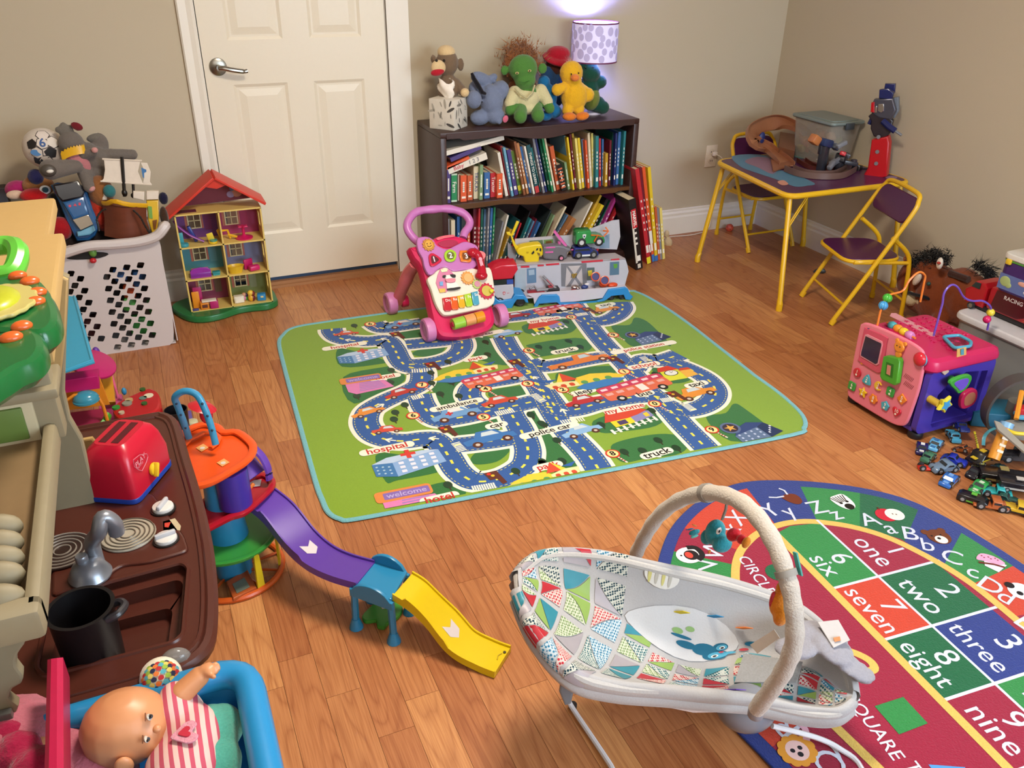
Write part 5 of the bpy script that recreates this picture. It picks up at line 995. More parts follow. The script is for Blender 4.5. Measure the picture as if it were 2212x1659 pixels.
for x, y in ((1510, 970), (1630, 1020)):
    c = WT(x, y, -.04); m = basis(c, V((.75, -.3, 0)), V((.15, .3, .8))); D2(G(mat('#d8501e', .3)).lathe([(0, 0), (.016, 0), (.021, .006), (.021, .016), (.017, .017), (.017, .010), (0, .010)], n=20, M=m @ T((0, 0, 0))), 'fan_ring'); D2(G('#2a2066').cyl(.0165, .002, (0, 0, .0101), n=18, M=m), 'fan_disc')
# vehicles on the deck
zd = zt+.0065
hc = thing('toy_helicopter', 'yellow toy digger helicopter at the left end of truck deck', 'toy vehicle', V((*c2.W(640, 740, -.03).xy, zd)))
D = lambda g, n, par=hc, **k: g.done(n, par, world=True, **k)
Mh = M2.copy(); Mh.translation = M2.translation-nrm*.015; ch = PL(Mh, 1040, 440, .1627); YC = mat('#e0c41c', .3, v=.03)
D(G(YC).prism(ch.S('470 640 510 590 640 560 780 545 815 590 820 690 775 710 770 770 740 785 600 790 575 760 560 710 500 690', 2), .05, Mh, z=-.055, b=.006), 'body'); D(G(YC).prism(ch.P('345 405 390 400 410 430 470 560 530 620 480 660 430 560 400 450 350 430'), .014, Mh, z=-.035, b=.002), 'tail'); D(G(YC).prism(ch.P('400 440 430 450 515 260 480 250'), .01, Mh, z=-.03, b=.002), 'arm')
D(G(GLS).prism(ch.P('665 660 700 625 705 655 675 680'), .001, Mh, z=-.004).prism(ch.P('735 600 760 590 750 620 725 628'), .001, Mh, z=-.004).prism(ch.P('775 590 800 600 795 640 775 630'), .001, Mh, z=-.004).prism(ch.P('740 650 780 665 780 695 755 690'), .001, Mh, '#7a5c18', z=-.004), 'window'); D(G('#5a2c14').text('10', .012, Mh @ T((*ch.p(610, 655), -.004)), '#6a2c14'), 'printed_mark', flat=True)
hc = thing('toy_helicopter', 'grey toy helicopter with pink rotor in the middle of truck deck', 'toy vehicle', V((*c2.W(960, 740, -.03).xy, zd)))
D(G(mat('#6c6870', .4)).prism(ch.S('825 590 850 575 1000 560 1100 570 1140 590 1190 600 1190 640 1150 660 1140 720 1060 755 860 745 820 690', 3), .045, Mh, hc and None, z=-.05, b=.008), 'body', hc); PNK = mat('#d060a4', .35)
D(G(PNK).tube([ch.W(1040, 580, -.03), ch.W(1030, 500, -.03)], .007, 8).tube([ch.W(965, 360, -.03), ch.W(1125, 560, -.03)], .005, 4, flat=2.), 'rotor', hc); D(G(PNK).tube([ch.W(1190, 612, -.02), ch.W(1300, 608, -.02)], .004, 6).ell(.008, .008, .008, ch.W(1298, 612, -.02)), 'tail_rotor', hc); D(G(PNK).prism(ch.P('860 580 980 575 985 592 862 598'), .002, Mh, z=-.006).prism(ch.P('850 640 955 635 955 655 850 660'), .002, Mh, z=-.005), 'stripe', hc)
q = ch.W(1058, 748, .0); wheel(V((q.x, q.y, zd+.0125)), .0125, .012, TYR, hc, nrm, hub=mat('#d87c9c'), n=14); q = ch.W(880, 748, -.03); wheel(V((q.x, q.y, zd+.0125)), .0125, .012, TYR, hc, nrm, hub=mat('#d87c9c'), n=14)
q = ch.W(1365, 700, -.03); VAN = [(-.5, .2), (-.5, .55), (-.46, .85), (-.4, .9), (.12, .9), (.26, .62), (.46, .55), (.5, .4), (.5, .2)]
vehicle('dark blue and white toy patrol truck on the truck deck', V((q.x, q.y, zd)), -12, .118, '#1e2c78', VAN, .055, .06, 'toy vehicle', 'toy_patrol_car', '#d8dce0', wr=.155)
zb_ = zd+.046
q = PL(Mh, 1040, 440, .1627).W(1420, 490, -.035)
g1 = vehicle('green toy recycling truck with orange arm stacked on the patrol truck', V((q.x, q.y, zd+.056)), -12, .135, '#2c8a44', [(-.5, .2), (-.5, .95), (-.42, 1.05), (0, 1.05), (.04, .75), (.3, .72), (.46, .6), (.5, .4), (.5, .2)], .062, .07, 'toy vehicle', 'toy_recycling_truck', wr=.16, hub='#c8c8cc', win=False)
G('#d8d8dc').prism([(x*.011, y*.011) for x, y in ((-.8, .8), (0, 1), (.8, .8), (.6, -.3), (0, -1), (-.6, -.3))], .001, Mx(((1, 0, 0, -.03), (0, 0, -1, -.0315), (0, 1, 0, .05), (0, 0, 0, 1)))).cyl(.004, .0004, (-.03, -.033, .05), (90, 0, 0), 12, c='#2c3c5c').done('shield_badge', g1)
G(mat('#dc6a24', .3)).tube([(.0, -.036, .056), (.03, -.037, .054), (.016, -.037, .026)], .0035, 6).tube([(.03, -.036, .054), (.06, -.024, .04), (.088, -.01, .062)], .003, 6).tube([(.07, .01, .058), (.088, -.01, .062), (.076, .0, .078)], .0035, 6).done('grab_arm', g1)
# ================= YELLOW FOLDING TABLE AND CHAIRS =================
YM = mat('#e0b018', .35, 'p', v=.05, bs=.02); PU = mat('#4c1c48', .3, v=.08)
Q = [V((2.292, -.389, .488)), V((2.205, -1.028, .488)), V((2.893, -1.036, .488)), V((2.897, -.36, .488))]
tb_ = thing('folding_table', 'childs yellow tube folding table with purple printed top in the corner', 'table', (2.56, -.71, 0))
D = lambda g, n, par=tb_, **k: g.done(n, par, world=True, **k)
def rnd(Q, r_, n=5):                                      # round the corners of a loop of points
    o = []
    for i in range(len(Q)):
        p, a, b = Q[i], Q[i-1], Q[(i+1) % len(Q)]; d1, d2 = (a-p).normalized()*r_, (b-p).normalized()*r_
        o += [(p+d1)*(1-t)**2+p*2*t*(1-t)+(p+d2)*t*t for t in [k/n for k in range(n+1)]]
    return o
LP = rnd(Q, .06); cQ = sum(Q, V((0, 0, 0)))/4
D(G(YM).tube(LP, .0125, 10, closed=True), 'frame')
top = [(p+(cQ-p)*.012) for p in LP]
D(G(PU).slab([V((p.x, p.y, .490)) for p in top], .010, d=(0, 0, 1), b=.003), 'tabletop')
g = Sheet(T((0, 0, .5002)), .0002)
def tp(t): a = [float(x) for x in t.split()]; return [(p.x, p.y) for p in smooth([F(1480+a[i]*.3376, 160+a[i+1]*.3376, .5) for i in range(0, len(a), 2)], 3, True)]
g.fill(tp('300 525 480 515 560 560 520 600 640 620 700 640 830 700 780 715 700 720 600 680 420 620 350 590'), '#4a7a94', 1); g.fill(tp('380 560 460 530 560 545 600 590 560 640 470 600'), '#8a6a7c', 2); g.fill(tp('700 480 800 500 780 540 700 530'), '#4c8c88', 2); g.fill(tp('760 540 880 545 920 600 870 640 800 600'), '#6c2c30', 2); g.fill(tp('590 690 630 680 660 705 620 712'), '#c88a74', 2); g.fill(tp('1280 655 1350 655 1350 670 1290 668'), '#8c7090', 2)
g.done('printed_picture', tb_, world=True)
FT = [V((2.215, -.437, 0)), V((2.184, -1.11, 0)), V((2.885, -1.08, 0)), V((2.893, -.438, 0))]
for i, f_ in enumerate(FT):
    tp_ = Q[i]+(cQ-Q[i])*.09; tp_.z = .482
    l_ = D(G(YM).tube([tp_, f_+V((0, 0, .02))], .0115, 10), 'leg'); D(G(YM).tube([f_+V((0, 0, .0005)), f_+V((0, 0, .03)), f_+(tp_-f_)*.1], [.0145, .0140, .0118], 10), 'rubber_foot', l_)
    e_ = (Q[(i+1) % 4]-Q[i] if i % 2 else Q[i-1]-Q[i]).normalized()
    for s_ in (-.006, .006): D(G(YM).tube([tp_+e_*.10+V((s_, 0, -.005)), f_.lerp(tp_, .72)+V((s_, 0, 0))], .003, 5), 'brace')
def chair(label, fm, rm, w_, name='folding_chair'):
    fm, rm = V(fm), V(rm); fw = (fm-rm).normalized(); a = math.degrees(math.atan2(fw.y, fw.x))-90
    t = thing(name, label, 'chair', fm, a, 'yellow folding chairs at the small table'); x = w_/2
    D = lambda g, n, par=t, **k: g.done(n, par, **k)
    lp = smooth([(-x, 0, .012), (-x, -.13, .255), (-x+.005, -.245, .47), (-x+.02, -.272, .525), (-x+.06, -.282, .552), (x-.06, -.282, .552), (x-.02, -.272, .525), (x-.005, -.245, .47), (x, -.13, .255), (x, 0, .012)], 4)
    D(G(YM).tube(lp, .0095, 10), 'back_frame')
    for s_ in (-1, 1):
        D(G(YM).tube(smooth([(s_*(x-.03), -.325, .01), (s_*(x-.03), -.318, .12), (s_*(x-.03), -.305, .25), (s_*(x-.03), -.28, .31), (s_*(x-.022), -.20, .375)], 4), .0092, 10), 'rear_leg')
        D(G(YM).cyl(.012, .022, (s_*(x-.03), -.325, .001), n=10), 'foot_cap'); D(G(YM).tube([(s_*x, .001, .001), (s_*x, -.012, .025)], .0118, 10), 'foot_cap')
        D(G(YM).tube([(s_*(x-.015), -.05, .274), (s_*(x-.03), -.30, .262)], .008, 8), 'seat_rail')
    D(G(YM).tube([(-x, -.045, .085), (x, -.045, .085)], .0055, 8), 'crossbar'); D(G(YM).tube([(-x+.03, -.32, .09), (x-.03, -.32, .09)], .0055, 8), 'crossbar')
    sp = rnd([V((-x+.012, -.02, 0)), V((x-.012, -.02, 0)), V((x-.03, -.27, 0)), V((-x+.03, -.27, 0))], .07)
    D(G(YM).tube([V((p.x, p.y, .276)) for p in sp], .0085, 8, closed=True), 'seat_frame')
    D(G(PU).prism([(p.x, p.y) for p in sp], .016, T((0, 0, .272)), b=.006), 'seat')
    bk = rrect(w_-.03, .115, .04, 4, 0, 0); lean = math.atan2(.13, .255)
    D(G(PU).prism(bk, .012, Mx(((1, 0, 0, 0), (0, -.42, -.9075, -.249), (0, .9075, -.42, .485), (0, 0, 0, 1))), b=.004), 'backrest'); D(G(mat('#7c5468')).add([(x_, y_, .0008) for x_, y_ in [(.0+.05*cos(k*.9)*(.6+.4*sin(k*2.3)), .03*sin(k*.9)) for k in range(7)]], [tuple(range(7))], Mx(((1, 0, 0, 0), (0, -.42, -.9075, -.2485), (0, .9075, -.42, .4855), (0, 0, 0, 1)))), 'printed_motif', flat=True)
    return t
chair('yellow folding chair with purple seat standing free right of the table', (2.343, -1.167, 0), (2.655, -1.27, 0), .322)
chair('yellow folding chair with purple seat pushed in behind the table', (2.69, -.425, 0), (2.69, -.105, 0), .29)
# ---- things on the table ----
def TP(x, y, h=.5): return F(1480+x*.3376, 160+y*.3376, h)
BR = mat('#9c6444', .3, v=.06)
t = thing('track_set', 'brown curved plastic race track set with looping ramp on table', 'toy track', TP(620, 560))
D = lambda g, n, par=t, **k: g.done(n, par, world=True, **k)
def band(P, w_, c, name, th=.004, rim=.010, par=None, up=(0, 0, 1), n=6, cr=None, b0=None):           # a banked channel along a 3D path
    P = smooth(P, n); rows = []
    for i in range(len(P)):
        q = (P[min(i+1, len(P)-1)]-P[max(i-1, 0)]).normalized(); u_ = V(up(i/(len(P)-1)) if callable(up) else up); s_ = q.cross(u_).normalized(); v_ = s_.cross(q).normalized(); p = P[i]; h = w_/2
        rows.append([p-s_*h+v_*rim, p-s_*(h-.003)+v_*rim, p-s_*(h-.003)+v_*th, p+s_*(h-.003)+v_*th, p+s_*(h-.003)+v_*rim, p+s_*h+v_*rim, p+s_*h, p-s_*h])
    g = G(c); g.loft(rows, closed=True, cap=True); return g.done(name, par, world=True, ang=.5)
band([TP(650, 590, .505), TP(600, 540, .515), TP(520, 480, .53), TP(440, 440, .57), TP(430, 370, .60), TP(520, 320, .615), TP(620, 320, .615), TP(720, 360, .60), TP(780, 420, .575), TP(830, 480, .54), TP(890, 530, .51)], .075, BR, 'looping_ramp', rim=.022, par=t, up=lambda k: (0, -.9*sin(pi*k), .35+.65*abs(cos(pi*k))))
D(G('#8a5438').slab([TP(545, 560, .501), TP(640, 520, .501), TP(690, 590, .501), TP(560, 630, .501)], .012, b=.003, d=(0, 0, 1)), 'ramp_foot'); D(G('#7c5038').slab([TP(600, 430, .501), TP(700, 450, .501), TP(690, 560, .501), TP(590, 530, .501)], .05, d=(0, 0, 1)), 'support_block')
D(G(mat('#24306c', .4)).ell(.02, .012, .034, TP(487, 415, .575), (0, 12, 0)), 'blue_emblem')
band([TP(660, 620, .502), TP(740, 650, .502), TP(850, 665, .502), TP(980, 660, .502), TP(1060, 620, .502)], .05, mat('#6a5048', .35), 'flat_curve', rim=.028, par=t)
band([TP(740, 560, .502), TP(800, 600, .502), TP(880, 620, .502), TP(960, 600, .502)], .045, mat('#5c2a20', .35), 'flat_curve', rim=.02, par=t)
for i in range(4): D(G('#d8d4cc').box(.008, .006, .001, TP(845+20*i, 545+6*(i % 2), .535)), 'check_tile')
def blk(name, label, cat, parts, loc, group=None):
    t = thing(name, label, cat, loc, group=group)
    for nm, c, a, b, rot, bev in parts: G(mat(c, .3) if isinstance(c, str) else c).box(*b, l=V(a)-V(loc), r=rot, b=bev).done(nm, t)
    return t
SLV = mat('#8c8c98', .3, 'm', m=.6)
# clear storage bin with grey lid, against the right wall
b0 = V((2.795, -.555, .501)); tbn = thing('storage_bin', 'clear plastic storage bin with grey lid on the table by the wall', 'storage bin', b0)
CLR = mat('#b8b0a4', .15, a=.38, v=.02)
bw, bd, bh = .185, .27, .19
g = G(CLR)
for zz0, zz1, s0, s1 in ((0, bh, .86, 1.),):
    o = [V((x*s1, y*s1, bh)) for x, y in rrect(bw, bd, .02, 3)]; i_ = [V((x*s0, y*s0, 0)) for x, y in rrect(bw, bd, .02, 3)]; g.loft([i_, o], closed=True); g.add(i_, [tuple(range(len(i_)))]); g.loft([[p*.985 for p in i_], [V((p.x*.985, p.y*.985, p.z)) for p in o]], closed=True)
g.done('tub', tbn)
G(mat('#75807c', .4)).prism(rrect(bw+.025, bd+.025, .025, 4), .016, T((0, 0, bh-.004)), b=.005).prism(rrect(bw-.02, bd-.02, .02, 4), .006, T((0, 0, bh+.01)), b=.002).done('lid', tbn)
G(mat('#3c444c', .4)).box(.05, .014, .03, (0, -bd/2-.014, bh-.008), b=.003).done('latch', tbn); G(mat('#3c444c', .4)).box(.05, .014, .03, (0, bd/2+.014, bh-.008), b=.003).done('latch', tbn)
rn = random.Random(8); cl_ = ['#c8603c', '#b89c3c', '#a83c34', '#c88a5c', '#4c6c8c', '#8c7c6c', '#c87050', '#9ca444']
for i in range(14):
    q = V((rn.uniform(-.055, .05), rn.uniform(-.09, .09), .022+.11*rn.random()))+b0; k_ = rn.randrange(8); t = thing('toy_brick', ['rusty', 'mustard', 'dark red', 'tan', 'steel blue', 'taupe', 'salmon', 'olive'][k_]+' plastic toy piece seen through the clear bin wall, '+['at the bottom', 'low down', 'near the top'][min(2, int((q.z-b0.z)/.045))], 'toy', q, group='toy pieces inside the clear bin'); G(mat(cl_[k_], .4)).box(.035, .04, .03, r=(rn.uniform(0, 90), rn.uniform(0, 90), 0), b=.006).done('block', t)
# the tall red and blue robot
def bit(g, c, sx, sy, sz, b=.003, r=(0, 0, 0), m=None): return g.box(sx, sy, sz, c, r, b, m)
rx = 2.79
def RXp(x, y): return X(1480+x*.3376, 160+y*.3376, rx)
fb = F(1480+1210*.3376, 160+655*.3376, .5); rx = fb.x+.02
t = thing('toy_robot', 'tall red and dark blue toy robot standing on red block legs', 'toy robot', fb)
RD_, NV = mat('#b4101c', .25), mat('#1c2458', .25); D = lambda g, n, par=t, **k: g.done(n, par, world=True, **k)
MR = basis(V((rx, fb.y, .5)), (.55, -.83, 0), (0, 0, 1)); rb_ = PL(MR, 1480, 160, .3376)
D(G(RD_).prism(rb_.P('1140 650 1170 600 1195 420 1300 395 1310 440 1300 560 1290 655 1240 665'), .06, MR, z=-.05, b=.007), 'leg_block')
for x, y in ((1230, 497), (1223, 572), (1238, 402)): q = rb_.W(x, y, .012); D(G(mat('#8c9098', .3, 'm', m=.5)).cyl(.0085, .004, (0, 0, 0), n=16, M=basis(q, MR.to_3x3() @ V((1, 0, 0)), (0, 0, 1))), 'round_joint')
D(G(mat('#2a2228', .3)).prism(rb_.P('1190 300 1170 270 1195 250 1290 260 1330 300 1310 380 1270 415 1205 400 1185 350'), .035, MR, z=-.035, b=.005), 'waist')
D(G(mat('#50505c', .25, 'm', m=.4)).prism(rb_.P('1195 250 1190 200 1210 160 1330 155 1350 230 1320 290 1240 280'), .045, MR, z=-.04, b=.006), 'chest')
D(G(RD_).prism(rb_.P('1190 240 1195 180 1215 175 1215 245'), .01, MR, z=.004, b=.002), 'chest_plate'); D(G(mat('#d4d8dc', .15, 'm', m=1.)).prism(rb_.P('1235 235 1240 190 1275 188 1275 235 1255 245'), .008, MR, z=.004, b=.002).prism(rb_.P('1215 245 1218 205 1232 200 1232 245'), .008, MR, z=.004, b=.002), 'chrome_plate')
D(G(NV).prism(rb_.P('1240 155 1243 100 1300 92 1335 120 1320 160'), .035, MR, z=-.03, b=.004), 'head'); D(G(NV).prism(rb_.P('1262 100 1268 68 1335 68 1330 130 1300 140'), .02, MR, z=-.055, b=.004), 'shoulder_stack')
D(G(mat('#68707c', .35)).prism(rb_.P('1310 160 1360 150 1360 240 1330 290 1305 250'), .03, MR, z=-.05, b=.004), 'back_wing')
D(G(NV).tube([rb_.W(1265, 300, .0), rb_.W(1310, 340, .01), rb_.W(1345, 365, .012)], .014, 8), 'arm'); D(G(mat('#70747c', .4)).tube([rb_.W(1345, 365, .012), rb_.W(1385, 392, .015)], .006, 8), 'hand'); D(G(NV).tube([rb_.W(1200, 280, -.02), rb_.W(1180, 320, -.02)], .011, 8), 'arm')
# smaller robots and a blaster in a heap
def heap(name, label, parts, group=None, cat='toy robot', z0=.501):
    ps = [(B(1480+x*.3376, 160+y*.3376, -.79-.03*(i_ % 2)), sx*1.35, sy*1.35, sz*1.35, rot, c) for i_, (x, y, z, sx, sy, sz, rot, c) in enumerate(parts)]
    x, y, z, sx, sy, sz, rot, c = parts[0]; q = ps[0][0]; ps.append((V((q.x, q.y, (q.z+.5)/2)), .05, .03, q.z-.502, (0, 0, 20), '#2c2c34')); t = thing(name, label, cat, ps[0][0], group=group)
    for i, (p, sx, sy, sz, rot, c) in enumerate(ps): G(mat(c, .3)).box(sx, sy, sz, p, rot, min(sx, sy, sz)*.2).done(['torso', 'head', 'arm', 'leg', 'arm', 'leg', 'weapon'][i % 7], t, world=True)
heap('toy_robot', 'dark grey toy robot with red chest lying in front of the bin', [(1000, 540, .53, .05, .035, .03, (0, 20, 30), '#26262c'), (1010, 510, .55, .022, .02, .014, (10, 20, 40), '#c02030'), (960, 560, .52, .018, .018, .04, (30, 40, 0), '#6c6c74'), (1060, 570, .51, .05, .014, .014, (0, 10, -20), '#34343c'), (1040, 520, .545, .03, .016, .014, (20, 0, 50), '#4c4c54'), (935, 585, .515, .016, .016, .035, (0, 60, 20), '#74747c')])
heap('toy_robot', 'navy and tan toy robot lying against the bin front', [(900, 440, .565, .05, .03, .026, (0, 15, 10), '#25345c'), (830, 420, .57, .034, .03, .03, (0, 30, 0), '#b06c3c'), (960, 465, .55, .03, .02, .018, (0, 30, 20), '#505868'), (1000, 450, .55, .04, .016, .014, (0, -20, 0), '#7c8088'), (870, 475, .545, .014, .014, .04, (0, 0, 0), '#34343c')])
heap('toy_robot', 'small black toy robot next to the foot of the red block', [(1100, 600, .515, .04, .03, .022, (0, 10, 30), '#201c24'), (1080, 560, .53, .018, .016, .016, (0, 0, 0), '#3c3840'), (1130, 610, .508, .04, .012, .012, (0, 0, -30), '#2c2c38')])
# ---- small things on the floor below ----
t = thing('toy_ball', 'coral pink ball with holes against the baseboard under the table', 'ball', F(1576, 492, .017)+V((0, 0, 0)))
g = G(mat('#d0563c', .4)).ell(.022, .022, .022, n=20); rn = random.Random(1); g.done('shell', t)
for i in range(14):
    a = i*2.4; zz = 1-2*(i+.5)/14; r_ = math.sqrt(1-zz*zz); d = V((r_*cos(a), r_*sin(a), zz)); G('#8a3224').cyl(.0035, .0012, M=basis(d*.0215, d.orthogonal(), d.cross(d.orthogonal())), n=8).done('hole', t)
t = thing('toy_part', 'small grey and black plastic ring lying under the free chair', 'toy', F(1770, 588, 0)); G(mat('#3a4048', .4)).tube([(.03*cos(k), .02*sin(k), .006+.004*sin(2*k)) for k in [2*pi*i/16 for i in range(16)]], .005, 6, closed=True).done('ring', t); G(mat('#7c8890', .3)).box(.03, .02, .008, (.01, 0, .006), b=.002).done('clip', t)
# ================= ACTIVITY CUBE =================
KX0, KX1, KY0, KY1, KH = 1.872, 2.168, -2.165, -1.862, .262
ac = thing('activity_cube', 'pink and purple toddler activity cube with pink studded lid', 'activity cube', ((KX0+KX1)/2, (KY0+KY1)/2, 0), 0)
D = lambda g, n, par=ac, **k: g.done(n, par, world=True, **k)
VI, LP_, HP = mat('#4436a0', .28, v=.04), mat('#e0798c', .35, v=.02), mat('#bc1c54', .35, v=.03)
cxk, cyk = (KX0+KX1)/2, (KY0+KY1)/2; W2, D2_ = KX1-KX0, KY1-KY0
g = G(VI)                                                 # hollow body: right face has a deep opening
g.bx((KX0+.008, KY0+.02, .022), (KX1-.01, KY1-.01, .04), .006).bx((KX0+.008, KY0+.03, .03), (KX0+.05, KY1, KH), .012).bx((KX1-.04, KY0+.02, .03), (KX1, KY1, KH), .012).bx((KX0+.01, KY1-.03, .03), (KX1-.01, KY1, KH), .01)
g.bx((KX0+.04, KY0+.10, .03), (KX1-.03, KY0+.115, KH), .004)
D(g, 'body')
Mp = basis((KX0, KY0, 0), (1, 0, 0), (0, 0, 1)); kr = PL(Mp, 1800, 500, .3858)
fr_out = rrect(W2-.004, KH-.024, .03, 5, W2/2, .022+(KH-.024)/2); hole = [(W2*.26, .035), (W2*.86, .035), (W2*.90, .06), (W2*.90, KH-.05), (W2*.55, KH-.035), (W2*.30, KH-.07), (W2*.20, KH-.10), (W2*.22, .05)]
D(G(VI).prism(fr_out, .022, Mp, z=-.022, holes=[hole]), 'side_frame')
D(G(mat('#d8a838', .35)).bx((KX0+.004, KY1-.012, .02), (KX0+.05, KY1+.008, KH-.01), .01), 'yellow_corner')
# lid
D(G(HP).prism([(cxk-W2/2+x, cyk-D2_/2+y) for x, y in rrect(W2+.02, D2_+.02, .035, 5, W2/2, D2_/2)], .06, T((0, 0, KH-.028)), b=.024), 'lid')
zl = KH+.032; k = 0
for i in range(9):
    for j in range(8):
        x, y = KX0+.03+.029*i+(.0145 if j % 2 else 0), KY0+.05+.031*j
        if x > KX1-.02 or (i < 3 and j < 5) or (i > 6 and j < 2): continue
        D(G(HP).prism([(x+a, y+b) for a, b in star(5, .010, .0045, i)], .004, T((0, 0, zl-.0005)), b=.001), 'star_stud')
D(G(mat('#cc8a94', .4)).prism([(p[0], p[1]) for p in [F(1925, 677, zl), F(1935, 677, zl), F(2022, 722, zl), F(2020, 727, zl), F(2010, 726, zl), F(1922, 683, zl)]], .0015, T((0, 0, zl-.0002))), 'pale_strip')
# front (pink) face, faces the room
Mf = basis((KX0, KY1, 0), (0, -1, 0), (0, 0, 1)); kf = PL(Mf, 1800, 500, .3858)
D(G(LP_).prism(kf.S('175 515 205 510 300 545 420 600 500 650 522 690 520 760 495 880 455 1000 425 1070 390 1085 330 1065 210 995 110 930 95 890 105 830 160 550', 3), .014, Mf, b=.005), 'front_panel')
zf = .0145
def fp(q, c, n, h=.006, b=.002, s=False, z=zf, par=ac, **k): return D(G(mat(c, .3) if isinstance(c, str) else c).prism(kf.S(q, 3) if s else kf.P(q), h, Mf, z=z, b=b), n, par)
fp('195 545 215 540 320 585 322 620 300 760 285 785 255 780 165 720 165 700', '#cc4c68', 'screen_frame', .005, s=True)
o = fp('205 572 218 570 300 610 304 625 282 738 268 745 180 695 176 680', '#d88a98', 'screen_rim', .004, .001, z=zf+.004); fp('210 580 296 620 298 630 276 730 265 736 184 688 186 670', mat('#2e1838', .15), 'screen', .001, 0, z=zf+.008)
o = fp('325 690 345 685 410 700 418 720 400 840 385 852 315 820 305 800', '#4a9a2c', 'green_chute', .022, .004); fp('345 720 385 735 378 810 338 790', '#2c6a1c', 'chute_opening', .001, 0, z=zf+.0222); fp('352 735 372 742 366 795 346 785', '#c88070', 'roller', .002, 0, z=zf+.0222)
bp = kf.p(398, 640); bear = D(G(mat('#e0882c', .35)).prism([(bp[0]+x, bp[1]+y) for x, y in ngon(20, .020)], .012, Mf, z=zf, b=.005).prism([(bp[0]-.016+x, bp[1]+.016+y) for x, y in ngon(12, .007)], .008, Mf, z=zf, b=.002).prism([(bp[0]+.016+x, bp[1]+.016+y) for x, y in ngon(12, .007)], .008, Mf, z=zf, b=.002).prism([(bp[0]+x*.9+.003, bp[1]-.026+y) for x, y in ngon(14, .013)], .010, Mf, z=zf, b=.003), 'bear_figure')
for dx in (-.006, .006): D(G('#241c18').prism([(bp[0]+dx+x, bp[1]+.003+y) for x, y in ngon(8, .0022)], .0006, Mf, z=zf+.012), 'eye', bear)
q = kf.W(485, 715, zf+.004); o = D(G(mat('#c42434', .2)).ell(.016, .022, .023, q, z0=0 if False else -1), 'ball'); D(G(mat('#5a9ab4', .2)).lathe([(.0165, -.004), (.0225, -.002), (.0225, -.008), (.016, -.014)], n=18, M=basis(q+V((.0, 0, -.002)), (0, 1, 0), (1, 0, 0)) @ T(r=(90, 0, 0))), 'ball_band', o)
for x, y, c, kk, t in ((157, 785, '#c02838', 'c', '1'), (212, 825, '#4aa4b8', 't', '2'), (275, 860, '#e0b434', 'm', '3'), (343, 893, '#3a9440', 's', '4'), (408, 933, '#dc7c2c', 'k', '5'), (127, 860, '#3a9440', 's', '6'), (188, 895, '#e0b820', '*', '7'), (247, 932, '#dc7c2c', 'f', '8'), (313, 970, '#4aa4b8', 'p', '9'), (377, 1005, '#c02838', 'h', '10')):
    a = kf.p(x, y); r_ = .0165
    P = {'c': ngon(20, r_), 't': [(p.x, p.y) for p in smooth([(0, r_*1.25, 0), (r_*1.1, -r_*.8, 0), (-r_*1.1, -r_*.8, 0)], 4, True)], 's': rrect(r_*1.9, r_*1.9, .005, 3), '*': star(5, r_*1.2, r_*.65), 'f': [((r_+.002*cos(6*t_))*cos(t_), (r_+.002*cos(6*t_))*sin(t_)) for t_ in [2*pi*i/36 for i in range(36)]], 'h': [(p.x, p.y) for p in smooth([(u*r_*1.15, v*r_*1.15, 0) for u, v in HEART], 2, True)], 'p': ngon(5, r_*1.1, a0=.3), 'k': ngon(4, r_*1.2, a0=.2), 'm': [(r_*cos(t_), r_*sin(t_)) for t_ in [.6+5*i/12 for i in range(13)]]+[(r_*.5*cos(t_)+.005, r_*.6*sin(t_)) for t_ in [5.4-4.6*i/8 for i in range(9)]]}[kk]
    o = D(G(mat(c, .22)).prism([(a[0]+u, a[1]+v) for u, v in P], .007, Mf, z=zf, b=.0022), 'number_button'); D(G('#f0e4d8').text(t, .017, Mf @ T((a[0]+.001, a[1]+.005, zf+.0073)), '#f4e8e0', .01).prism([(a[0]+u, a[1]-.007+v) for u, v in ngon(10, .004)], .0004, Mf, '#e8dcd0', z=zf+.007), 'printed_number', o, flat=True)
for i in range(14):
    a = kf.p(420+7*(i % 7), 800+12*(i % 7)*.4+(i//7)*42); D(G('#8c3c4c').tube([Mf @ V((a[0]-.003, a[1]-.008, zf+.0006)), Mf @ V((a[0]+.003, a[1]+.008, zf+.0006))], .0006, 4), 'sound_slot')
for x, y, c in ((185, 730, '#e08a2c'), (247, 762, '#4a9a3c'), (212, 548, '#1c2c5c')): fp('%d %d %d %d %d %d %d %d' % (x-9, y-7, x+9, y-9, x+10, y+7, x-8, y+9), c, 'small_button', .004, .001, s=True)
# rollers on lid edge
a, b = F(1922, 700, zl+.008), F(1972, 728, zl+.008); d = b-a
for i, c in enumerate(('#4aa4b0', '#e0902c', '#e0c030', '#c880b8')): D(G(mat(c, .3)).tube([a+d*(i*.25+.01), a+d*(i*.25+.08), a+d*(i*.25+.17), a+d*(i*.25+.24)], [.011, .0145, .0145, .011], 16), 'bead_roller')
D(G('#d87c2c').tube([a-d*.12, b+d*.1], .004, 8), 'roller_rod')
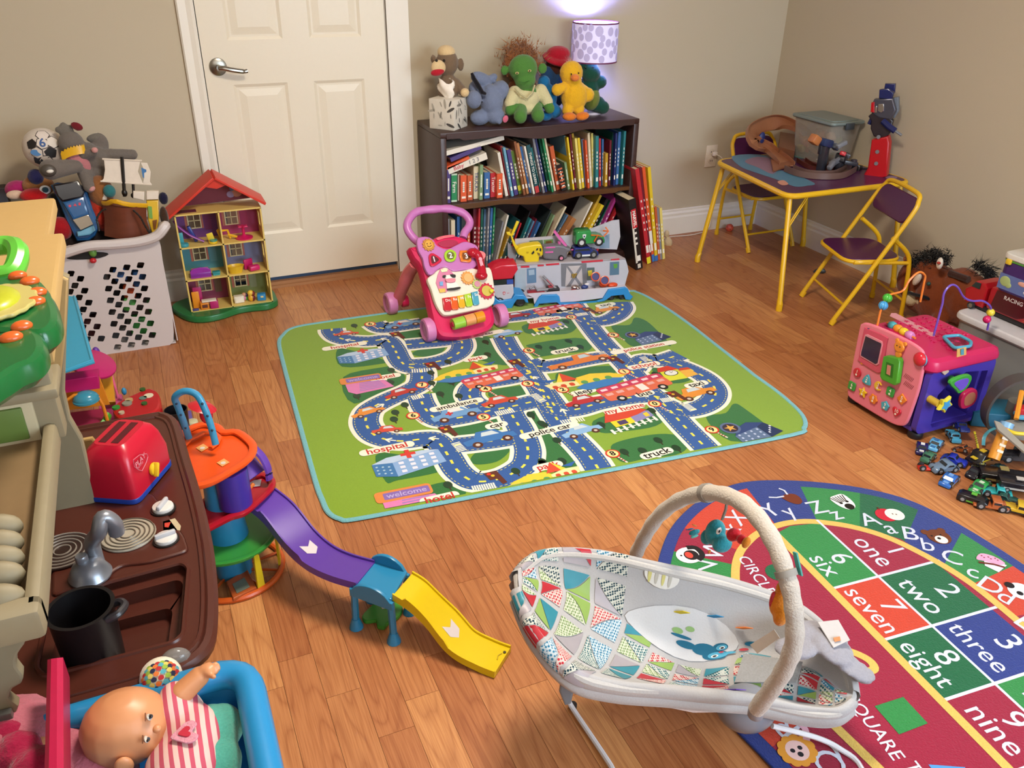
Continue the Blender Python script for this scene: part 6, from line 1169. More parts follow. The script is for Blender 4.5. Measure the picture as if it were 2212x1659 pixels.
# sorter frame on lid, right face gears
sqo = [F(2037, 727, zl+.012), F(2072, 724, zl+.012), F(2098, 738, zl+.012), F(2096, 748, zl+.012), F(2062, 752, zl+.012)]
D(G(mat('#4a9cb8', .3)).tube(rnd(sqo, .012), .0055, 8, closed=True), 'sorter_frame'); D(G('#7c1838').slab([V((p.x, p.y, zl)) for p in sqo], .002, d=(0, 0, 1)), 'sorter_opening'); D(G('#d8a860').slab([kr.W(695, 660, .006), kr.W(745, 648, .006), kr.W(745, 690, .006), kr.W(692, 705, .006)], .002).slab([kr.W(715, 660, .0085), kr.W(732, 656, .0085), kr.W(732, 690, .0085), kr.W(715, 692, .0085)], .001, '#4a90a8'), 'arrow_sticker')
def spin(q, out, inn, ci, n, off=.03, stem='#7c6c50'):
    P = kr.S(q, 3, off) if n != 'star_spinner' else kr.P(q, off)
    o = D(G(mat(out, .25)).prism(P, .014, Mp, z=off-.010, b=.003), n); D(G(mat(inn, .3)).prism(sc2(P, .66), .002, Mp, z=off+.0035, b=.0005), 'inner_disc', o); c = (sum(p[0] for p in P)/len(P), sum(p[1] for p in P)/len(P)); D(G(mat(stem, .4)).cyl(.012, off+.05, (0, 0, -.06), n=12, M=Mp @ T((c[0]-.008, c[1]+.004, 0))), 'stem', o)
spin('650 850 685 820 760 800 770 830 740 880 700 905 685 890', '#3a9a3c', '#6a50c0', 0, 'rounded_spinner', .035, '#2c7c34')
spin('715 930 760 885 800 885 800 935 770 975 715 990', '#bc2450', '#b06c50', 0, 'square_spinner', .018, '#4436a0')
sp = [(p.x, p.y) for p in smooth([(kr.p(628, 970, .05)[0]+x, kr.p(628, 970, .05)[1]+y, 0) for x, y in star(5, .031, .018, 1.1)], 2, True)]
o = D(G(mat('#d4c83c', .25)).prism(sp, .014, Mp, z=.04, b=.003), 'star_spinner'); D(G(mat('#3c98d0', .3)).prism(sc2(sp, .66), .002, Mp, z=.0535), 'inner_disc', o); D(G('#c0a030').cyl(.012, .08, n=12, M=Mp @ T((sp[0][0]-.03, kr.p(628, 970, .05)[1], -.04))), 'stem', o)
D(G(mat('#c8b0a0', .3)).prism(kr.P('612 765 640 762 648 785 622 805 608 790', .006), .008, Mp, z=.0, b=.002), 'knob')
for x, y in ((KX0+.03, KY0+.02), (KX0+.02, KY1-.02), (KX1-.04, KY0+.03), (KX1-.03, KY1-.03)): D(G('#15151a').cyl(.025, .024, (x, y, .0005), n=18, b=.006), 'foot')
# bead wires
def wire(pts_, c, y=None, x=None):
    P = smooth([X(u, v, x) if x else B(u, v, y) for u, v in pts_], 6); return P
P = wire([(1988, 652), (1996, 612), (1998, 595), (1985, 588), (1965, 605), (1950, 628), (1922, 637), (1912, 650)], 0, y=-1.92); D(G(mat('#e07c30', .3)).tube(P, .0035, 8), 'orange_wire')
for u, v, c in ((1917, 644, '#4ab03c'), (1908, 660, '#4a9cd0')): q = B(u, v, -1.92); o = D(G(mat(c, .3)).ell(.0135, .0135, .0135, q, n=14), 'bead'); [D(G(mat(c, .3)).tube([q+V((.0145*cos(t)*cos(a), .0145*cos(t)*sin(a), .0145*sin(t))) for t in [2*pi*i/14 for i in range(14)]], .0013, 5, closed=True), 'bead_ridge', o) for a in (0, 1.05, 2.1)]
D(G(mat('#e07c30', .3)).tube([B(1912, 650, -1.92), B(1902, 672, -1.92), V((B(1900, 684, -1.92).x, -1.92, KH+.02))], .0035, 8), 'orange_wire')
P = wire([(2036, 655), (2040, 632), (2054, 616), (2068, 620), (2082, 642), (2100, 650), (2122, 650), (2138, 660), (2141, 672)], 0, y=-2.02); D(G(mat('#6a4cb0', .3)).tube(P, .0035, 8).tube([P[0], V((P[0].x, -2.02, KH+.02))], .0035, 8).tube([P[-1], V((P[-1].x+.01, -2.02, KH+.01))], .0035, 8), 'purple_wire')
for u, v, c in ((2140, 675, '#d8c438'), (2132, 690, '#c41c5c')): D(G(mat(c, .3)).ell(.0135, .0135, .0135, B(u, v, -2.02), n=14), 'bead')
# ================= HORSE =================
t = thing('plush_horse', 'brown plush horse with shaggy black mane behind the activity cube', 'plush', (2.72, -1.48, 0))
hx = 2.70
soft('body', t, '#7c3c1e', [PX(1978, 603, hx, 40, 42, 36), PX(2010, 580, hx, 32, 30, 30), PX(1990, 640, hx, 34, 34), PX(2030, 640, hx+.02, 50, 60), PX(2075, 625, hx+.03, 44, 44), PX(2090, 650, hx+.03, 46, 56), *limb(X(2040, 660, hx), V((2.62, -1.58, .03)), .045, .03), *limb(X(2100, 660, hx), V((2.72, -1.72, .03)), .045, .03)], vox=.007, fur=.006)
soft('muzzle', t, '#c8b898', [PX(1970, 644, hx-.05, 20, 16), PX(1990, 650, hx-.05, 12, 10)], fur=.002); soft('ear', t, '#b0704c', [PX(1958, 558, hx, 9, 8, 4, (0, 30, 0))], fur=.002, vox=.004)
G(mat('#ece4dc', k='f')).ell(.026, .012, .024, X(2030, 569, hx-.075), (0, 0, 50)).done('ear_badge', t, world=True); G('#b03020').ell(.008, .008, .005, X(2028, 568, hx-.096)).done('badge_bow', t, world=True)
G(mat('#d8c8b8', k='f')).ell(.014, .014, .03, X(1981, 604, hx-.082), (20, 0, 0)).done('blaze', t, world=True)
g = G(mat('#17161c', k='f')); q = [X(1958, 630, hx-.078), X(1975, 636, hx-.088), X(1995, 641, hx-.085), X(2012, 648, hx-.06)]; g.tube(smooth(q), .0075, 8).done('bridle', t, world=True)
G(mat('#3c2018', k='f')).tube([X(2052, 590, hx-.03), X(2092, 604, hx-.03)], .014, 10).done('handle_bar', t, world=True)
eye(t, X(2006, 613, hx-.085), .009, '#2c4c48'); eye(t, X(1960, 600, hx-.08), .007)
g = G(mat('#0e0d10', k='f')); rn = random.Random(3)
for u, v in ((1980, 565), (1995, 556), (2012, 552), (1975, 572), (1990, 570), (2025, 552), (2040, 560), (2005, 562)): tuft(g, X(u, v, hx-.03), (-.2, -.35, .35), 170, .030, .38, .013, .0018, rn)
g.done('mane', t, world=True, kind='stuff')
g = G(mat('#0e0d10', k='f')); [tuft(g, X(u, v, hx+.02), d, 150, .045, .32, .010, .0018, rn) for u, v, d in ((2112, 577, (.1, -.3, .5)), (2130, 584, (.2, -.6, -.3)), (2138, 600, (.1, -.3, -.9)))]; g.done('tail', t, world=True, kind='stuff')
# ================= BIG BIN WITH TOYS ON TOP =================
t = thing('storage_bin', 'large clear storage bin with white lid at the right edge', 'storage bin', (2.56, -2.15, 0))
bl = [(2.345, -2.62), (2.86, -2.62), (2.86, -1.86), (2.345, -1.86)]
g = G(mat('#a8a8a4', .2, a=.55, v=.02)); q0 = rnd([V((x, y, .004)) for x, y in bl], .05); q1 = [V((2.60+(p.x-2.60)*1.04, -2.24+(p.y+2.24)*1.03, .245)) for p in q0]; g.loft([q0, q1], closed=True); g.add(q0, [tuple(range(len(q0)))]); g.done('tub', t, world=True)
q2 = [V((2.60+(p.x-2.60)*1.09, -2.24+(p.y+2.24)*1.05, .24)) for p in q0]; G(mat('#c4c0c0', .4)).slab(q2, .03, d=(0, 0, 1), b=.01).done('lid', t, world=True)
t = thing('toy', 'grey fabric heap of toys packed inside the large clear bin', 'toy', (2.56, -2.1, .02)); soft('heap', t, '#6c6860', [((2.4, -2.3, .1), (.1, .16, .08)), ((2.5, -2.0, .11), (.14, .14, .09)), ((2.65, -2.2, .12), (.14, .2, .1))], vox=.012, fur=.01)
zt2 = .2705
t = thing('toy_transporter', 'long red toy transporter truck with flame pictures on the big bin', 'toy truck', (2.45, -2.05, zt2)); D = lambda g, n, par=t, **k: g.done(n, par, world=True, **k)
RT = mat('#a81420', .25, v=.05); Mt = basis((2.40, -1.835, zt2), (0, -1, 0), (0, 0, 1)); kt = PL(Mt)
D(G(RT).bx((.07, .02, -.12), (.75, .105, 0), .012, None, Mt), 'trailer'); D(G(mat('#1c1618', .4)).bx((.02, .004, -.11), (.75, .022, -.01), .004, None, Mt), 'chassis')
D(G(RT).prism([(-.02, .012), (-.03, .06), (-.01, .075), (.005, .10), (.045, .105), (.06, .09), (.06, .012)], .11, Mt, z=-.115, b=.008), 'cab'); D(G(GLS).prism([(-.004, .078), (.008, .098), (.03, .1), (.03, .078)], .002, Mt, z=-.004), 'cab_window'); D(G(mat('#b0a8ac', .3, 'm', m=.8)).bx((-.03, .012, -.1), (-.02, .03, -.015), .002, None, Mt), 'bumper')
g = [('#cc5a24', [(.22, .03), (.35, .07), (.40, .05), (.52, .085), (.55, .06), (.68, .09), (.75, .04), (.6, .028)]), ('#d88a4c', [(.26, .03), (.37, .055), (.42, .038), (.53, .066), (.58, .045), (.7, .06), (.7, .03)]), ('#4c1018', [(.09, .03), (.2, .03), (.34, .1), (.1, .1)])]
for i, (c, P) in enumerate(g): D(G(mat(c, .3)).prism(P, .0006, Mt, z=.0002+i*.0006), 'flame_print', flat=True)
D(G('#d8d0cc').text('RACING', .02, Mt @ T((.17, .085, .0022)), '#d8d0cc', .01), 'printed_lettering', flat=True)
D(G(mat('#c8c4c4', .3)).prism([(p[0]+.40, p[1]+.055) for p in rrect(.05, .02, .008, 4)], .001, Mt, z=.0022), 'headlight_print', flat=True)
for x in (.0, .30, .36, .62, .68): wheel(Mt @ V((x+.02, .013, .004)), .0135, .014, TYR, t, (1, 0, 0), hub=mat('#a8a4a8', .25, 'm', m=.9), n=14)
t = thing('toy_bucket', 'purple toy bucket with green sea print and white lid on transporter', 'bucket', (lambda p: (p.x+.085, p.y+.02, zt2+.106))(F(2198, 645, zt2+.106))); D = lambda g, n, par=t, **k: g.done(n, par, **k)
D(G(mat('#3c2060', .35)).prism(rrect(.16, .16, .03, 5), .115, b=.005, z=.0005), 'tub'); D(G(mat('#d0ccc4', .4)).prism(rrect(.172, .172, .035, 5), .022, T((0, 0, .114)), b=.006), 'lid'); D(G(mat('#4c8c34', .4)).prism(rrect(.166, .166, .033, 5), .006, T((0, 0, .108)), b=.002), 'rim')
D(G('#5c6ca0').bx((-.0815, -.07, .01), (-.0805, .07, .065)), 'label'); D(G('#a0b070').ell(.002, .02, .018, (-.0815, .045, .04)).ell(.002, .012, .01, (-.0815, .03, .03)), 'printed_fish', flat=True); D(G('#d8a08c').ell(.002, .018, .008, (-.0815, -.02, .05)).ell(.002, .02, .008, (-.0815, -.05, .025), c='#d8d4dc'), 'printed_fish', flat=True)
D(G('#d8b428').box(.012, .02, .02, (-.085, .05, .11), b=.004).box(.012, .02, .02, (-.085, -.03, .10), b=.004), 'clip')
t = thing('toy_figure_head', 'orange toy head with yellow hat on the purple bucket lid', 'toy', (lambda p: (p.x+.09, p.y+.01, zt2+.106+.1365))(F(2198, 645, zt2+.106))); G(mat('#c8683c', .4)).ell(.045, .045, .03, (0, 0, .029)).done('head', t); G(mat('#dcb020', .35)).lathe([(.062, .0), (.064, .004), (.046, .014), (.04, .035), (.02, .05), (0, .053)], (0, 0, .036)).done('hat', t)
t = thing('toy_block', 'small red block half hidden behind the purple bucket', 'toy', X(2152, 618, 2.62)); G(mat('#c42c28', .35)).box(.03, .04, .025, (0, 0, -.012), b=.004).done('block', t); G('#4c3c54').box(.035, .045, .27, (.0, 0, -.158), b=.005).done('base_block', t)
# ================= PILE OF SMALL CARS =================
def car2(u, v, label, L, rz, col, prof=SEDAN, col2=None, z=.0005, **k): return vehicle(label, F(u, v, z+.02)-V((0, 0, .02)), rz, L*1.0, col, prof, col2=col2, group='small toy cars heaped on the floor', z_=0, **k) if False else vehicle(label, (lambda p: (p.x, p.y, z))(F(u, v, z+.015)), rz, L, col, prof, col2=col2, group='small toy cars heaped on the floor', **k)
car2(1992, 965, 'dark purple and green toy car with white roof nearest the cube foot', .075, -140, '#1e1a54', SEDAN, '#d8d8d4')
car2(2022, 957, 'light blue toy racing car behind the purple and green one', .078, -155, '#5c9cc4', SEDAN, '#3c6c9c')
car2(2060, 940, 'sky blue toy pickup under the navy capped car', .07, -120, '#4a9cc0', TRUCKP)
car2(2078, 922, 'shiny navy toy car resting highest against the purple cube', .07, -120, '#1c2c7c', OLD, z=.024, rot=(0, -14, -120))
car2(2082, 968, 'rusty orange toy tow truck standing amid blue cars', .06, -80, '#8c4c24', TRUCKP, z=.004, rot=(0, -25, -80))
car2(2006, 985, 'dull green toy off-road car behind the red one', .065, -160, '#3c6850', TRUCKP)
car2(2062, 992, 'glossy royal blue toy car behind the grey vintage one', .075, -65, '#20309c', OLD)
car2(2040, 1008, 'grey blue vintage toy car with side windows and 34 mark', .088, 170, '#63778c', OLD)
car2(2004, 1006, 'small bright red open toy racer with cream driver head', .055, -30, '#c42c1c', [(-.5, .15), (-.5, .4), (-.2, .5), (0, .5), (.3, .4), (.5, .3), (.5, .15)], win=False, wr=.19)
car2(2052, 1034, 'bright blue toy sedan with silver bumper at the pile front', .082, -160, '#2c62b0', SEDAN, '#6c9cd8')
car2(2115, 1002, 'olive and silver toy car tipped behind the black ones', .06, -160, '#8c8c50', SEDAN, '#6c6c90')
car2(2107, 1018, 'black low toy car left of the silver one', .07, -165, '#17151f', COUPE)
car2(2118, 1050, 'green toy muscle car with white side stripe in the pile', .082, -165, '#2c8c44', COUPE, '#b8c8b0')
car2(2153, 1062, 'turquoise toy pickup beside the green muscle car', .085, -45, '#2c9ca0', TRUCKP)
car2(2103, 1076, 'black toy car with lime green trim nearest the alphabet rug', .085, -60, '#1c1c20', [(-.5, .12), (-.5, .5), (-.4, .7), (.3, .7), (.46, .5), (.5, .3), (.5, .12)], '#5ca83c', win=False)
car2(2140, 1087, 'orange brown toy farm truck with flat bed at pile front', .095, -40, '#a85a30', [(-.5, .2), (-.5, .36), (.0, .36), (.0, .85), (.26, .85), (.3, .55), (.5, .5), (.5, .2)])
car2(2172, 1075, 'dark green toy car under the turquoise pickup', .075, -60, '#1c4840', OLD)
car2(2198, 1098, 'yellow and black toy construction truck at the right frame edge', .09, -50, '#c8a42c', TRUCKP, '#1c1c1c')
car2(2165, 1030, 'long black toy train car with brass strip across the pile', .13, -40, '#1a181c', [(-.5, .12), (-.5, .6), (.5, .6), (.5, .12)], '#8c7c4c', win=False, wr=.06)
car2(2200, 1048, 'second black toy train car with pale grey end by frame edge', .11, -40, '#201e24', [(-.5, .12), (-.5, .7), (.3, .7), (.5, .5), (.5, .12)], '#b0aaa4', win=False, wr=.07, z=.02)
car2(2120, 985, 'black toy digger arm vehicle with yellow stripes', .10, -175, '#1c1a1a', [(-.5, .12), (-.5, .4), (-.1, .4), (0, .8), (.2, .8), (.25, .4), (.5, .3), (.5, .12)], '#c8a828', win=False, wr=.08, z=.012)
car2(2196, 985, 'dark grey toy truck half hidden by pale ramp piece', .11, -30, '#2a2a2e', TRUCKP, z=.02)
car2(2160, 1008, 'dark teal toy car lying under the orange tube', .06, -20, '#1c3c40', SEDAN)
# loose playset pieces
def P3(u, v, z): return F(u, v, z)
t = thing('toy_tube', 'orange toy tube with pale blue cap leaning in the car pile', 'toy', P3(2146, 990, .03)); a, b = P3(2146, 992, .035), P3(2172, 925, .12); d = (b-a)
G(mat('#d8902c', .35)).tube([a, b], .018, 20).done('tube', t, world=True); G(mat('#7ca8cc', .3)).tube([b, b+d*.17], .0195, 20).done('cap', t, world=True); m = basis(a.lerp(b, .5)+V((-.004, -.014, .014)), d, V((1, -.4, 0))); [G('#e8d4b8').box(.008, .02, .0006, (x, 0, .0), M=m @ T((0, 0, 0))).done('printed_mark', t, world=True) for x in (-.03, -.01, .012, .032)]
t = thing('toy_track', 'dark grey loop of toy track standing beside the activity cube', 'toy track', P3(2170, 905, .02)); c = P3(2192, 878, .13); e1, e2 = V((.8, -.45, .1)), V((0, 0, 1)); rows = []
band([c+e1*(.10*cos(q))+e2*(.11*sin(q)) for q in [4.4-5.6*i/14 for i in range(15)]], .05, mat('#4a4644', .45), 'loop', rim=.008, par=t, up=lambda k: (e1*cos(4.4-5.6*k)+e2*sin(4.4-5.6*k))*-1.)
t = thing('toy_box', 'teal blue plastic box wedged between the cube and the track loop', 'toy', P3(2110, 920, .0)); G(mat('#1c6480', .35)).box(.17, .12, .055, (.075, .01, .03), (0, 0, -32), .006).done('box', t)
t = thing('toy_launcher', 'pale grey and yellow track launcher piece on top of the pile', 'toy track', P3(2190, 935, .13)); D = lambda g, n, par=t, **k: g.done(n, par, world=True, **k)
D(G(mat('#98948c', .4)).slab([P3(2148, 908, .15), P3(2160, 912, .15), P3(2212, 968, .13), P3(2212, 980, .13), P3(2155, 930, .14)], .006), 'launcher_arm'); D(G(mat('#d8c030', .4)).tube(smooth([P3(2178, 930, .135), P3(2195, 936, .135), P3(2230, 938, .135)]), .006, 8), 'yellow_edge'); D(G(mat('#8c8880', .4)).cyl(.05, .02, P3(2200, 935, .105), n=24, b=.004), 'turntable'); D(G(mat('#6c6860', .4)).cyl(.03, .10, P3(2200, 940, .0)+V((0.02, 0.05, 0)), n=16), 'stand')
t = thing('toy_crane', 'orange, red and blue toy tower at the right frame edge', 'toy', P3(2205, 885, .15)); D = lambda g, n, par=t, **k: g.done(n, par, world=True, **k)
D(G(mat('#d88c24', .35)).tube([P3(2195, 905, .14), P3(2207, 845, .2)], .008, 6), 'post'); D(G(mat('#b42028', .35)).box(.05, .04, .03, P3(2214, 888, .15), (0, 0, -30), .004), 'cab'); D(G(mat('#4c98b8', .35)).box(.05, .04, .012, P3(2212, 898, .14), (0, 0, -30), .003), 'floor_plate'); D(G(mat('#34343a', .35)).box(.06, .05, .12, P3(2216, 905, .06), (0, 0, -30), .006), 'tower_base')
t = thing('toy_rod', 'thin yellow and black striped rod standing in the car pile', 'toy', P3(2113, 970, .0)); a, b = P3(2113, 968, .012), P3(2105, 932, .06); G('#d8cc30').tube([a, b], .0035, 6).done('rod', t, world=True); [G('#1c1c1c').tube([a.lerp(b, .3+.12*i), a.lerp(b, .34+.12*i)], .0038, 6).done('stripe', t, world=True) for i in range(5)]
t = thing('toy_arc', 'light blue curved plastic strip behind the orange tube', 'toy track', P3(2125, 950, .03)); G(mat('#4c98a8', .35)).tube(smooth([P3(2124, 962, .0+.01), P3(2126, 945, .03), P3(2136, 932, .05), P3(2150, 925, .06)]), .006, 6, flat=.4, up=(0, 0, 1)).done('strip', t, world=True)
# ================= DOLLHOUSE =================
hy = -.25; HX0, HX1 = -.218, .122; Zs = [.030, .171, .311, .449]
dh = thing('dollhouse', 'yellow open-front dollhouse with red roof on green base by the door', 'dollhouse', (-.05, -.18, 0))
D = lambda g, n, par=dh, **k: g.done(n, par, world=True, **k)
YH = mat('#dcc06c', .4, v=.03); Mh_ = basis((0, hy, 0), (1, 0, 0), (0, 0, 1)); hq = PL(Mh_, 340, 340, .2291)
bo = smooth([(-.285, -.12, 0), (-.275, -.2, 0), (-.23, -.285, 0), (-.17, -.315, 0), (-.10, -.305, 0), (-.03, -.272, 0), (.03, -.268, 0), (.09, -.275, 0), (.135, -.25, 0), (.145, -.20, 0), (.13, -.08, 0), (0, -.06, 0), (-.2, -.06, 0)], 4, True)
D(G(mat('#23703a', .3)).prism([(p.x, p.y) for p in bo], .03, T((0, 0, .0005)), b=.006), 'green_base')
dp = .125; t_ = .006
D(G(YH).bx((HX0, hy, .03), (HX0+t_, hy+dp, .449)), 'side_wall')
g = G(YH)                                                # right wall with windows cut
hl = [[(x, z) for x, z in ((hy+.045, z0+.045), (hy+.085, z0+.045), (hy+.085, z0+.105), (hy+.045, z0+.105))] for z0 in Zs[:3]]
D(G(YH).prism([(hy, .03), (hy+dp, .03), (hy+dp, .449), (hy, .449)], t_, Mx(((0, 0, 1, HX1-t_), (1, 0, 0, 0), (0, 1, 0, 0), (0, 0, 0, 1))), holes=hl), 'side_wall')
for i, z in enumerate(Zs): D(G(YH).bx((HX0, hy, z-.003), (HX1, hy+dp, z+.003)), 'floor_board')
D(G(YH).bx((-.051, hy, .03), (-.045, hy+dp, .449)), 'partition')
cols = [[('#8a3a5a', '#6e5a48'), ('#7c8a50', '#8c9470')], [('#4a8c9c', '#5c98a8'), ('#7c80a8', '#8088b0')], [('#6c3a80', '#7a2c64'), ('#982c5c', '#9c2454')]]
for j in range(3):
    for i, (xa, xb) in enumerate(((HX0+t_, -.051), (-.045, HX1-t_))):
        z0, z1 = Zs[j]+.003, Zs[j+1]-.003; wx0 = xa+.048 if i == 0 else xa+.03; wz0 = z0+.045; hol = [[(wx0, wz0), (wx0+.046, wz0), (wx0+.046, wz0+.058), (wx0, wz0+.058)]]
        y_ = hy+dp-.004; Mb = Mx(((1, 0, 0, 0), (0, 0, 1, y_), (0, 1, 0, 0), (0, 0, 0, 1)))
        D(G(mat(cols[j][i][0], .5)).prism([(xa, z0), (xb, z0), (xb, z1), (xa, z1)], .003, Mb, holes=hol), 'back_wall')
        fr = G(mat('#dccfa0', .4)); [fr.bx((a, y_-.004, b), (c, y_, d)) for a, b, c, d in ((wx0-.004, wz0-.004, wx0+.05, wz0), (wx0-.004, wz0+.058, wx0+.05, wz0+.062), (wx0-.004, wz0, wx0, wz0+.058), (wx0+.046, wz0, wx0+.05, wz0+.058), (wx0+.0215, wz0, wx0+.0245, wz0+.058), (wx0, wz0+.028, wx0+.046, wz0+.031))]; D(fr, 'window_frame')
        D(G(mat(cols[j][i][1], .5)).bx((wx0+.062, y_-.001, z0+.03), (wx0+.09, y_, z1-.02), 0), 'wall_print'); D(G(mat('#b86a58', .5)).bx((wx0-.014, y_-.001, wz0-.006), (wx0-.005, y_, wz0+.064)), 'shutter'); D(G(mat('#b86a58', .5)).bx((wx0+.051, y_-.001, wz0-.006), (wx0+.058, y_, wz0+.064)), 'shutter')
RF = mat('#cc3220', .4, v=.04); ap = hq.p(450, 130); lf, rt_ = (-.238, .442), (.138, .462); apx = (-.045, .585)
Mrf = Mx(((1, 0, 0, 0), (0, 0, -1, hy+dp+.01), (0, 1, 0, 0), (0, 0, 0, 1)))
for a, b in ((lf, apx), (rt_, apx)):
    dx, dz = b[0]-a[0], b[1]-a[1]; L = math.hypot(dx, dz); nx_, nz = -dz/L*.010, dx/L*.010
    if nz < 0: nx_, nz = -nx_, -nz
    D(G(RF).prism([a, b, (b[0]+nx_, b[1]+nz), (a[0]+nx_, a[1]+nz)], dp+.03, Mrf, b=.002), 'roof_panel')
D(G(mat('#7a2638', .5)).prism([(-.20, .452), (.11, .462), (-.045, .572)], .004, Mx(((1, 0, 0, 0), (0, 0, 1, hy+dp-.006), (0, 1, 0, 0), (0, 0, 0, 1)))), 'attic_wall')
D(G(RF).prism([(-.085, .556), (-.045, .583), (.0, .557), (-.04, .545)], .006, Mrf, z=dp+.012), 'gable_front')
D(G('#5c1c34').bx((-.205, hy+.02, .4525), (-.13, hy+.06, .4535)), 'attic_hatch'); D(G(mat('#c88c74')).ell(.022, .001, .018, (.045, hy+dp-.008, .49)).ell(.016, .001, .014, (.02, hy+dp-.008, .485), c='#9c8cb0').ell(.012, .001, .012, (.03, hy+dp-.008, .51), c='#5c80b8'), 'attic_print', flat=True)
def HT(x, y, fl, back=.03): q = B(340+.2291*x, 340+.2291*y, hy+back); return V((q.x, hy+back, Zs[fl]+.0032))
def mini(name, label, cat, loc, parts):
    t = thing(name, label, cat, loc)
    for nm, fn in parts: fn(G()).done(nm, t)
    return t
mini('toy_slide', 'purple toy slide in the top left dollhouse room', 'toy', HT(330, 720, 2, .06), [('chute', lambda g: g.tube(smooth([(-.065, 0, .10), (-.05, 0, .075), (-.01, -.01, .035), (.04, -.02, .006)]), .008, 8, mat('#8a3c9c', .3), flat=.5, up=(0, 0, 1))), ('ladder', lambda g: g.box(.014, .02, .07, (.0, .01, .035), (0, -20, 0), .003, mat('#2c3c8c', .3)))])
mini('toy_chair', 'teal toy potty chair at far left of top dollhouse floor', 'toy', HT(250, 810, 2, .02), [('seat', lambda g: g.cyl(.018, .014, n=16, b=.003, c=mat('#3a94a4', .3))), ('back', lambda g: g.box(.02, .005, .05, (-.008, .014, .03), (0, 0, 0), .002, mat('#3a94a4', .3)))])
mini('toy_high_chair', 'yellow toy high chair with teal tray in top dollhouse room', 'toy', HT(520, 770, 2, .02), [('base', lambda g: g.cyl(.018, .010, n=16, b=.003, c=mat('#dcb824', .3))), ('back', lambda g: g.box(.026, .006, .036, (-.006, .014, .024), (8, -12, 0), .004, mat('#e0c43c', .3))), ('tray', lambda g: g.cyl(.015, .004, (.003, 0, .011), n=16, c=mat('#4a9c8c', .3)))])
mini('toy_seesaw', 'yellow toy rocking set behind the dollhouse partition', 'toy', HT(620, 740, 2, .05), [('frame', lambda g: g.tube([(-.02, 0, .045), (0, 0, .04), (.02, 0, .04), (.028, 0, .004)], .005, 6, mat('#dca824', .3)).tube([(-.02, 0, .045), (-.01, 0, .003)], .005, 6, mat('#dca824', .3)).tube([(.02, 0, .02), (.055, -.01, .01)], .005, 6, mat('#dca824', .3)))])
mini('toy_table', 'hot pink pedestal table in the top right dollhouse room', 'toy', HT(815, 730, 2, .045), [('pedestal', lambda g: g.lathe([(0, 0), (.036, 0), (.036, .005), (.012, .010), (.006, .016), (.006, .045), (.012, .05), (0, .05)], n=20, c=mat('#c41858', .3))), ('top', lambda g: g.prism(star(6, .022, .013), .006, T((0, 0, .048)), mat('#c41858', .3), b=.001))])
mini('toy_bed', 'purple toy bed in the middle left dollhouse room', 'toy', HT(410, 1110, 1, .035), [('frame', lambda g: g.box(.082, .05, .018, (0, 0, .014), b=.003, c=mat('#7c2c94', .3))), ('headboard', lambda g: g.prism([(-.041, 0), (.041, 0), (.041, .03), (.03, .042), (0, .046), (-.03, .042), (-.041, .03)], .006, Mx(((1, 0, 0, 0), (0, 0, -1, -.018), (0, 1, 0, 0), (0, 0, 0, 1))), mat('#8c2c9c', .3), b=.002)), ('mattress', lambda g: g.box(.07, .04, .008, (0, .005, .026), b=.003, c='#c88c6c'))])
mini('toy_bench', 'small teal toy bench beside the purple bed', 'toy', HT(555, 1085, 1, .03), [('seat', lambda g: g.box(.032, .026, .006, (0, 0, .012), b=.002, c=mat('#2c8c94', .3))), ('skirt', lambda g: g.box(.028, .022, .009, (0, 0, .0045), c=mat('#2c8c94', .3)))])
mini('toy_bathtub', 'yellow toy bathtub in the middle right dollhouse room', 'toy', HT(740, 1070, 1, .025), [('tub', lambda g: g.lathe([(0, 0), (.7, 0), (.95, 1), (1., 1.02), (1., 1.05), (.92, 1.05), (.65, .2), (0, .15)], n=24, c=mat('#dcb42c', .3), M=T(s=(.037, .024, .03))))])
mini('toy_armchair', 'hot pink toy armchair in the middle right dollhouse room', 'toy', HT(880, 1030, 1, .035), [('seat', lambda g: g.box(.045, .03, .022, (.012, -.01, .012), (0, 0, 15), .006, mat('#c82468', .3))), ('back', lambda g: g.box(.042, .012, .045, (-.008, .015, .023), (0, 0, 25), .005, mat('#b41c5c', .3)))])
mini('toy_stove', 'magenta and orange toy kitchen in the bottom left dollhouse room', 'toy', HT(470, 1420, 0, .02), [('cabinet', lambda g: g.box(.034, .035, .034, (.030, 0, .017), b=.003, c=mat('#b42468', .3))), ('oven', lambda g: g.box(.034, .03, .03, (-.008, .002, .015), b=.002, c=mat('#dc8424', .3))), ('oven_door', lambda g: g.box(.022, .001, .014, (-.008, -.0135, .015), c='#5c2c24')), ('cooktop', lambda g: g.box(.06, .032, .005, (.012, 0, .035), b=.002, c='#e4dccc')), ('back_panel', lambda g: g.box(.03, .006, .075, (-.038, .016, .0375), b=.004, c=mat('#dc8c24', .3)).box(.036, .006, .09, (-.028, .03, .045), b=.006, c=mat('#a82464', .3)))])
mini('toy_fridge', 'white toy cabinet beside the partition in bottom dollhouse room', 'toy', HT(770, 1340, 0, .04), [('box', lambda g: g.box(.042, .03, .03, (0, 0, .015), b=.003, c='#dcd4c4')), ('door', lambda g: g.box(.03, .002, .024, (0, -.016, .015), c='#e8e2d4'))])
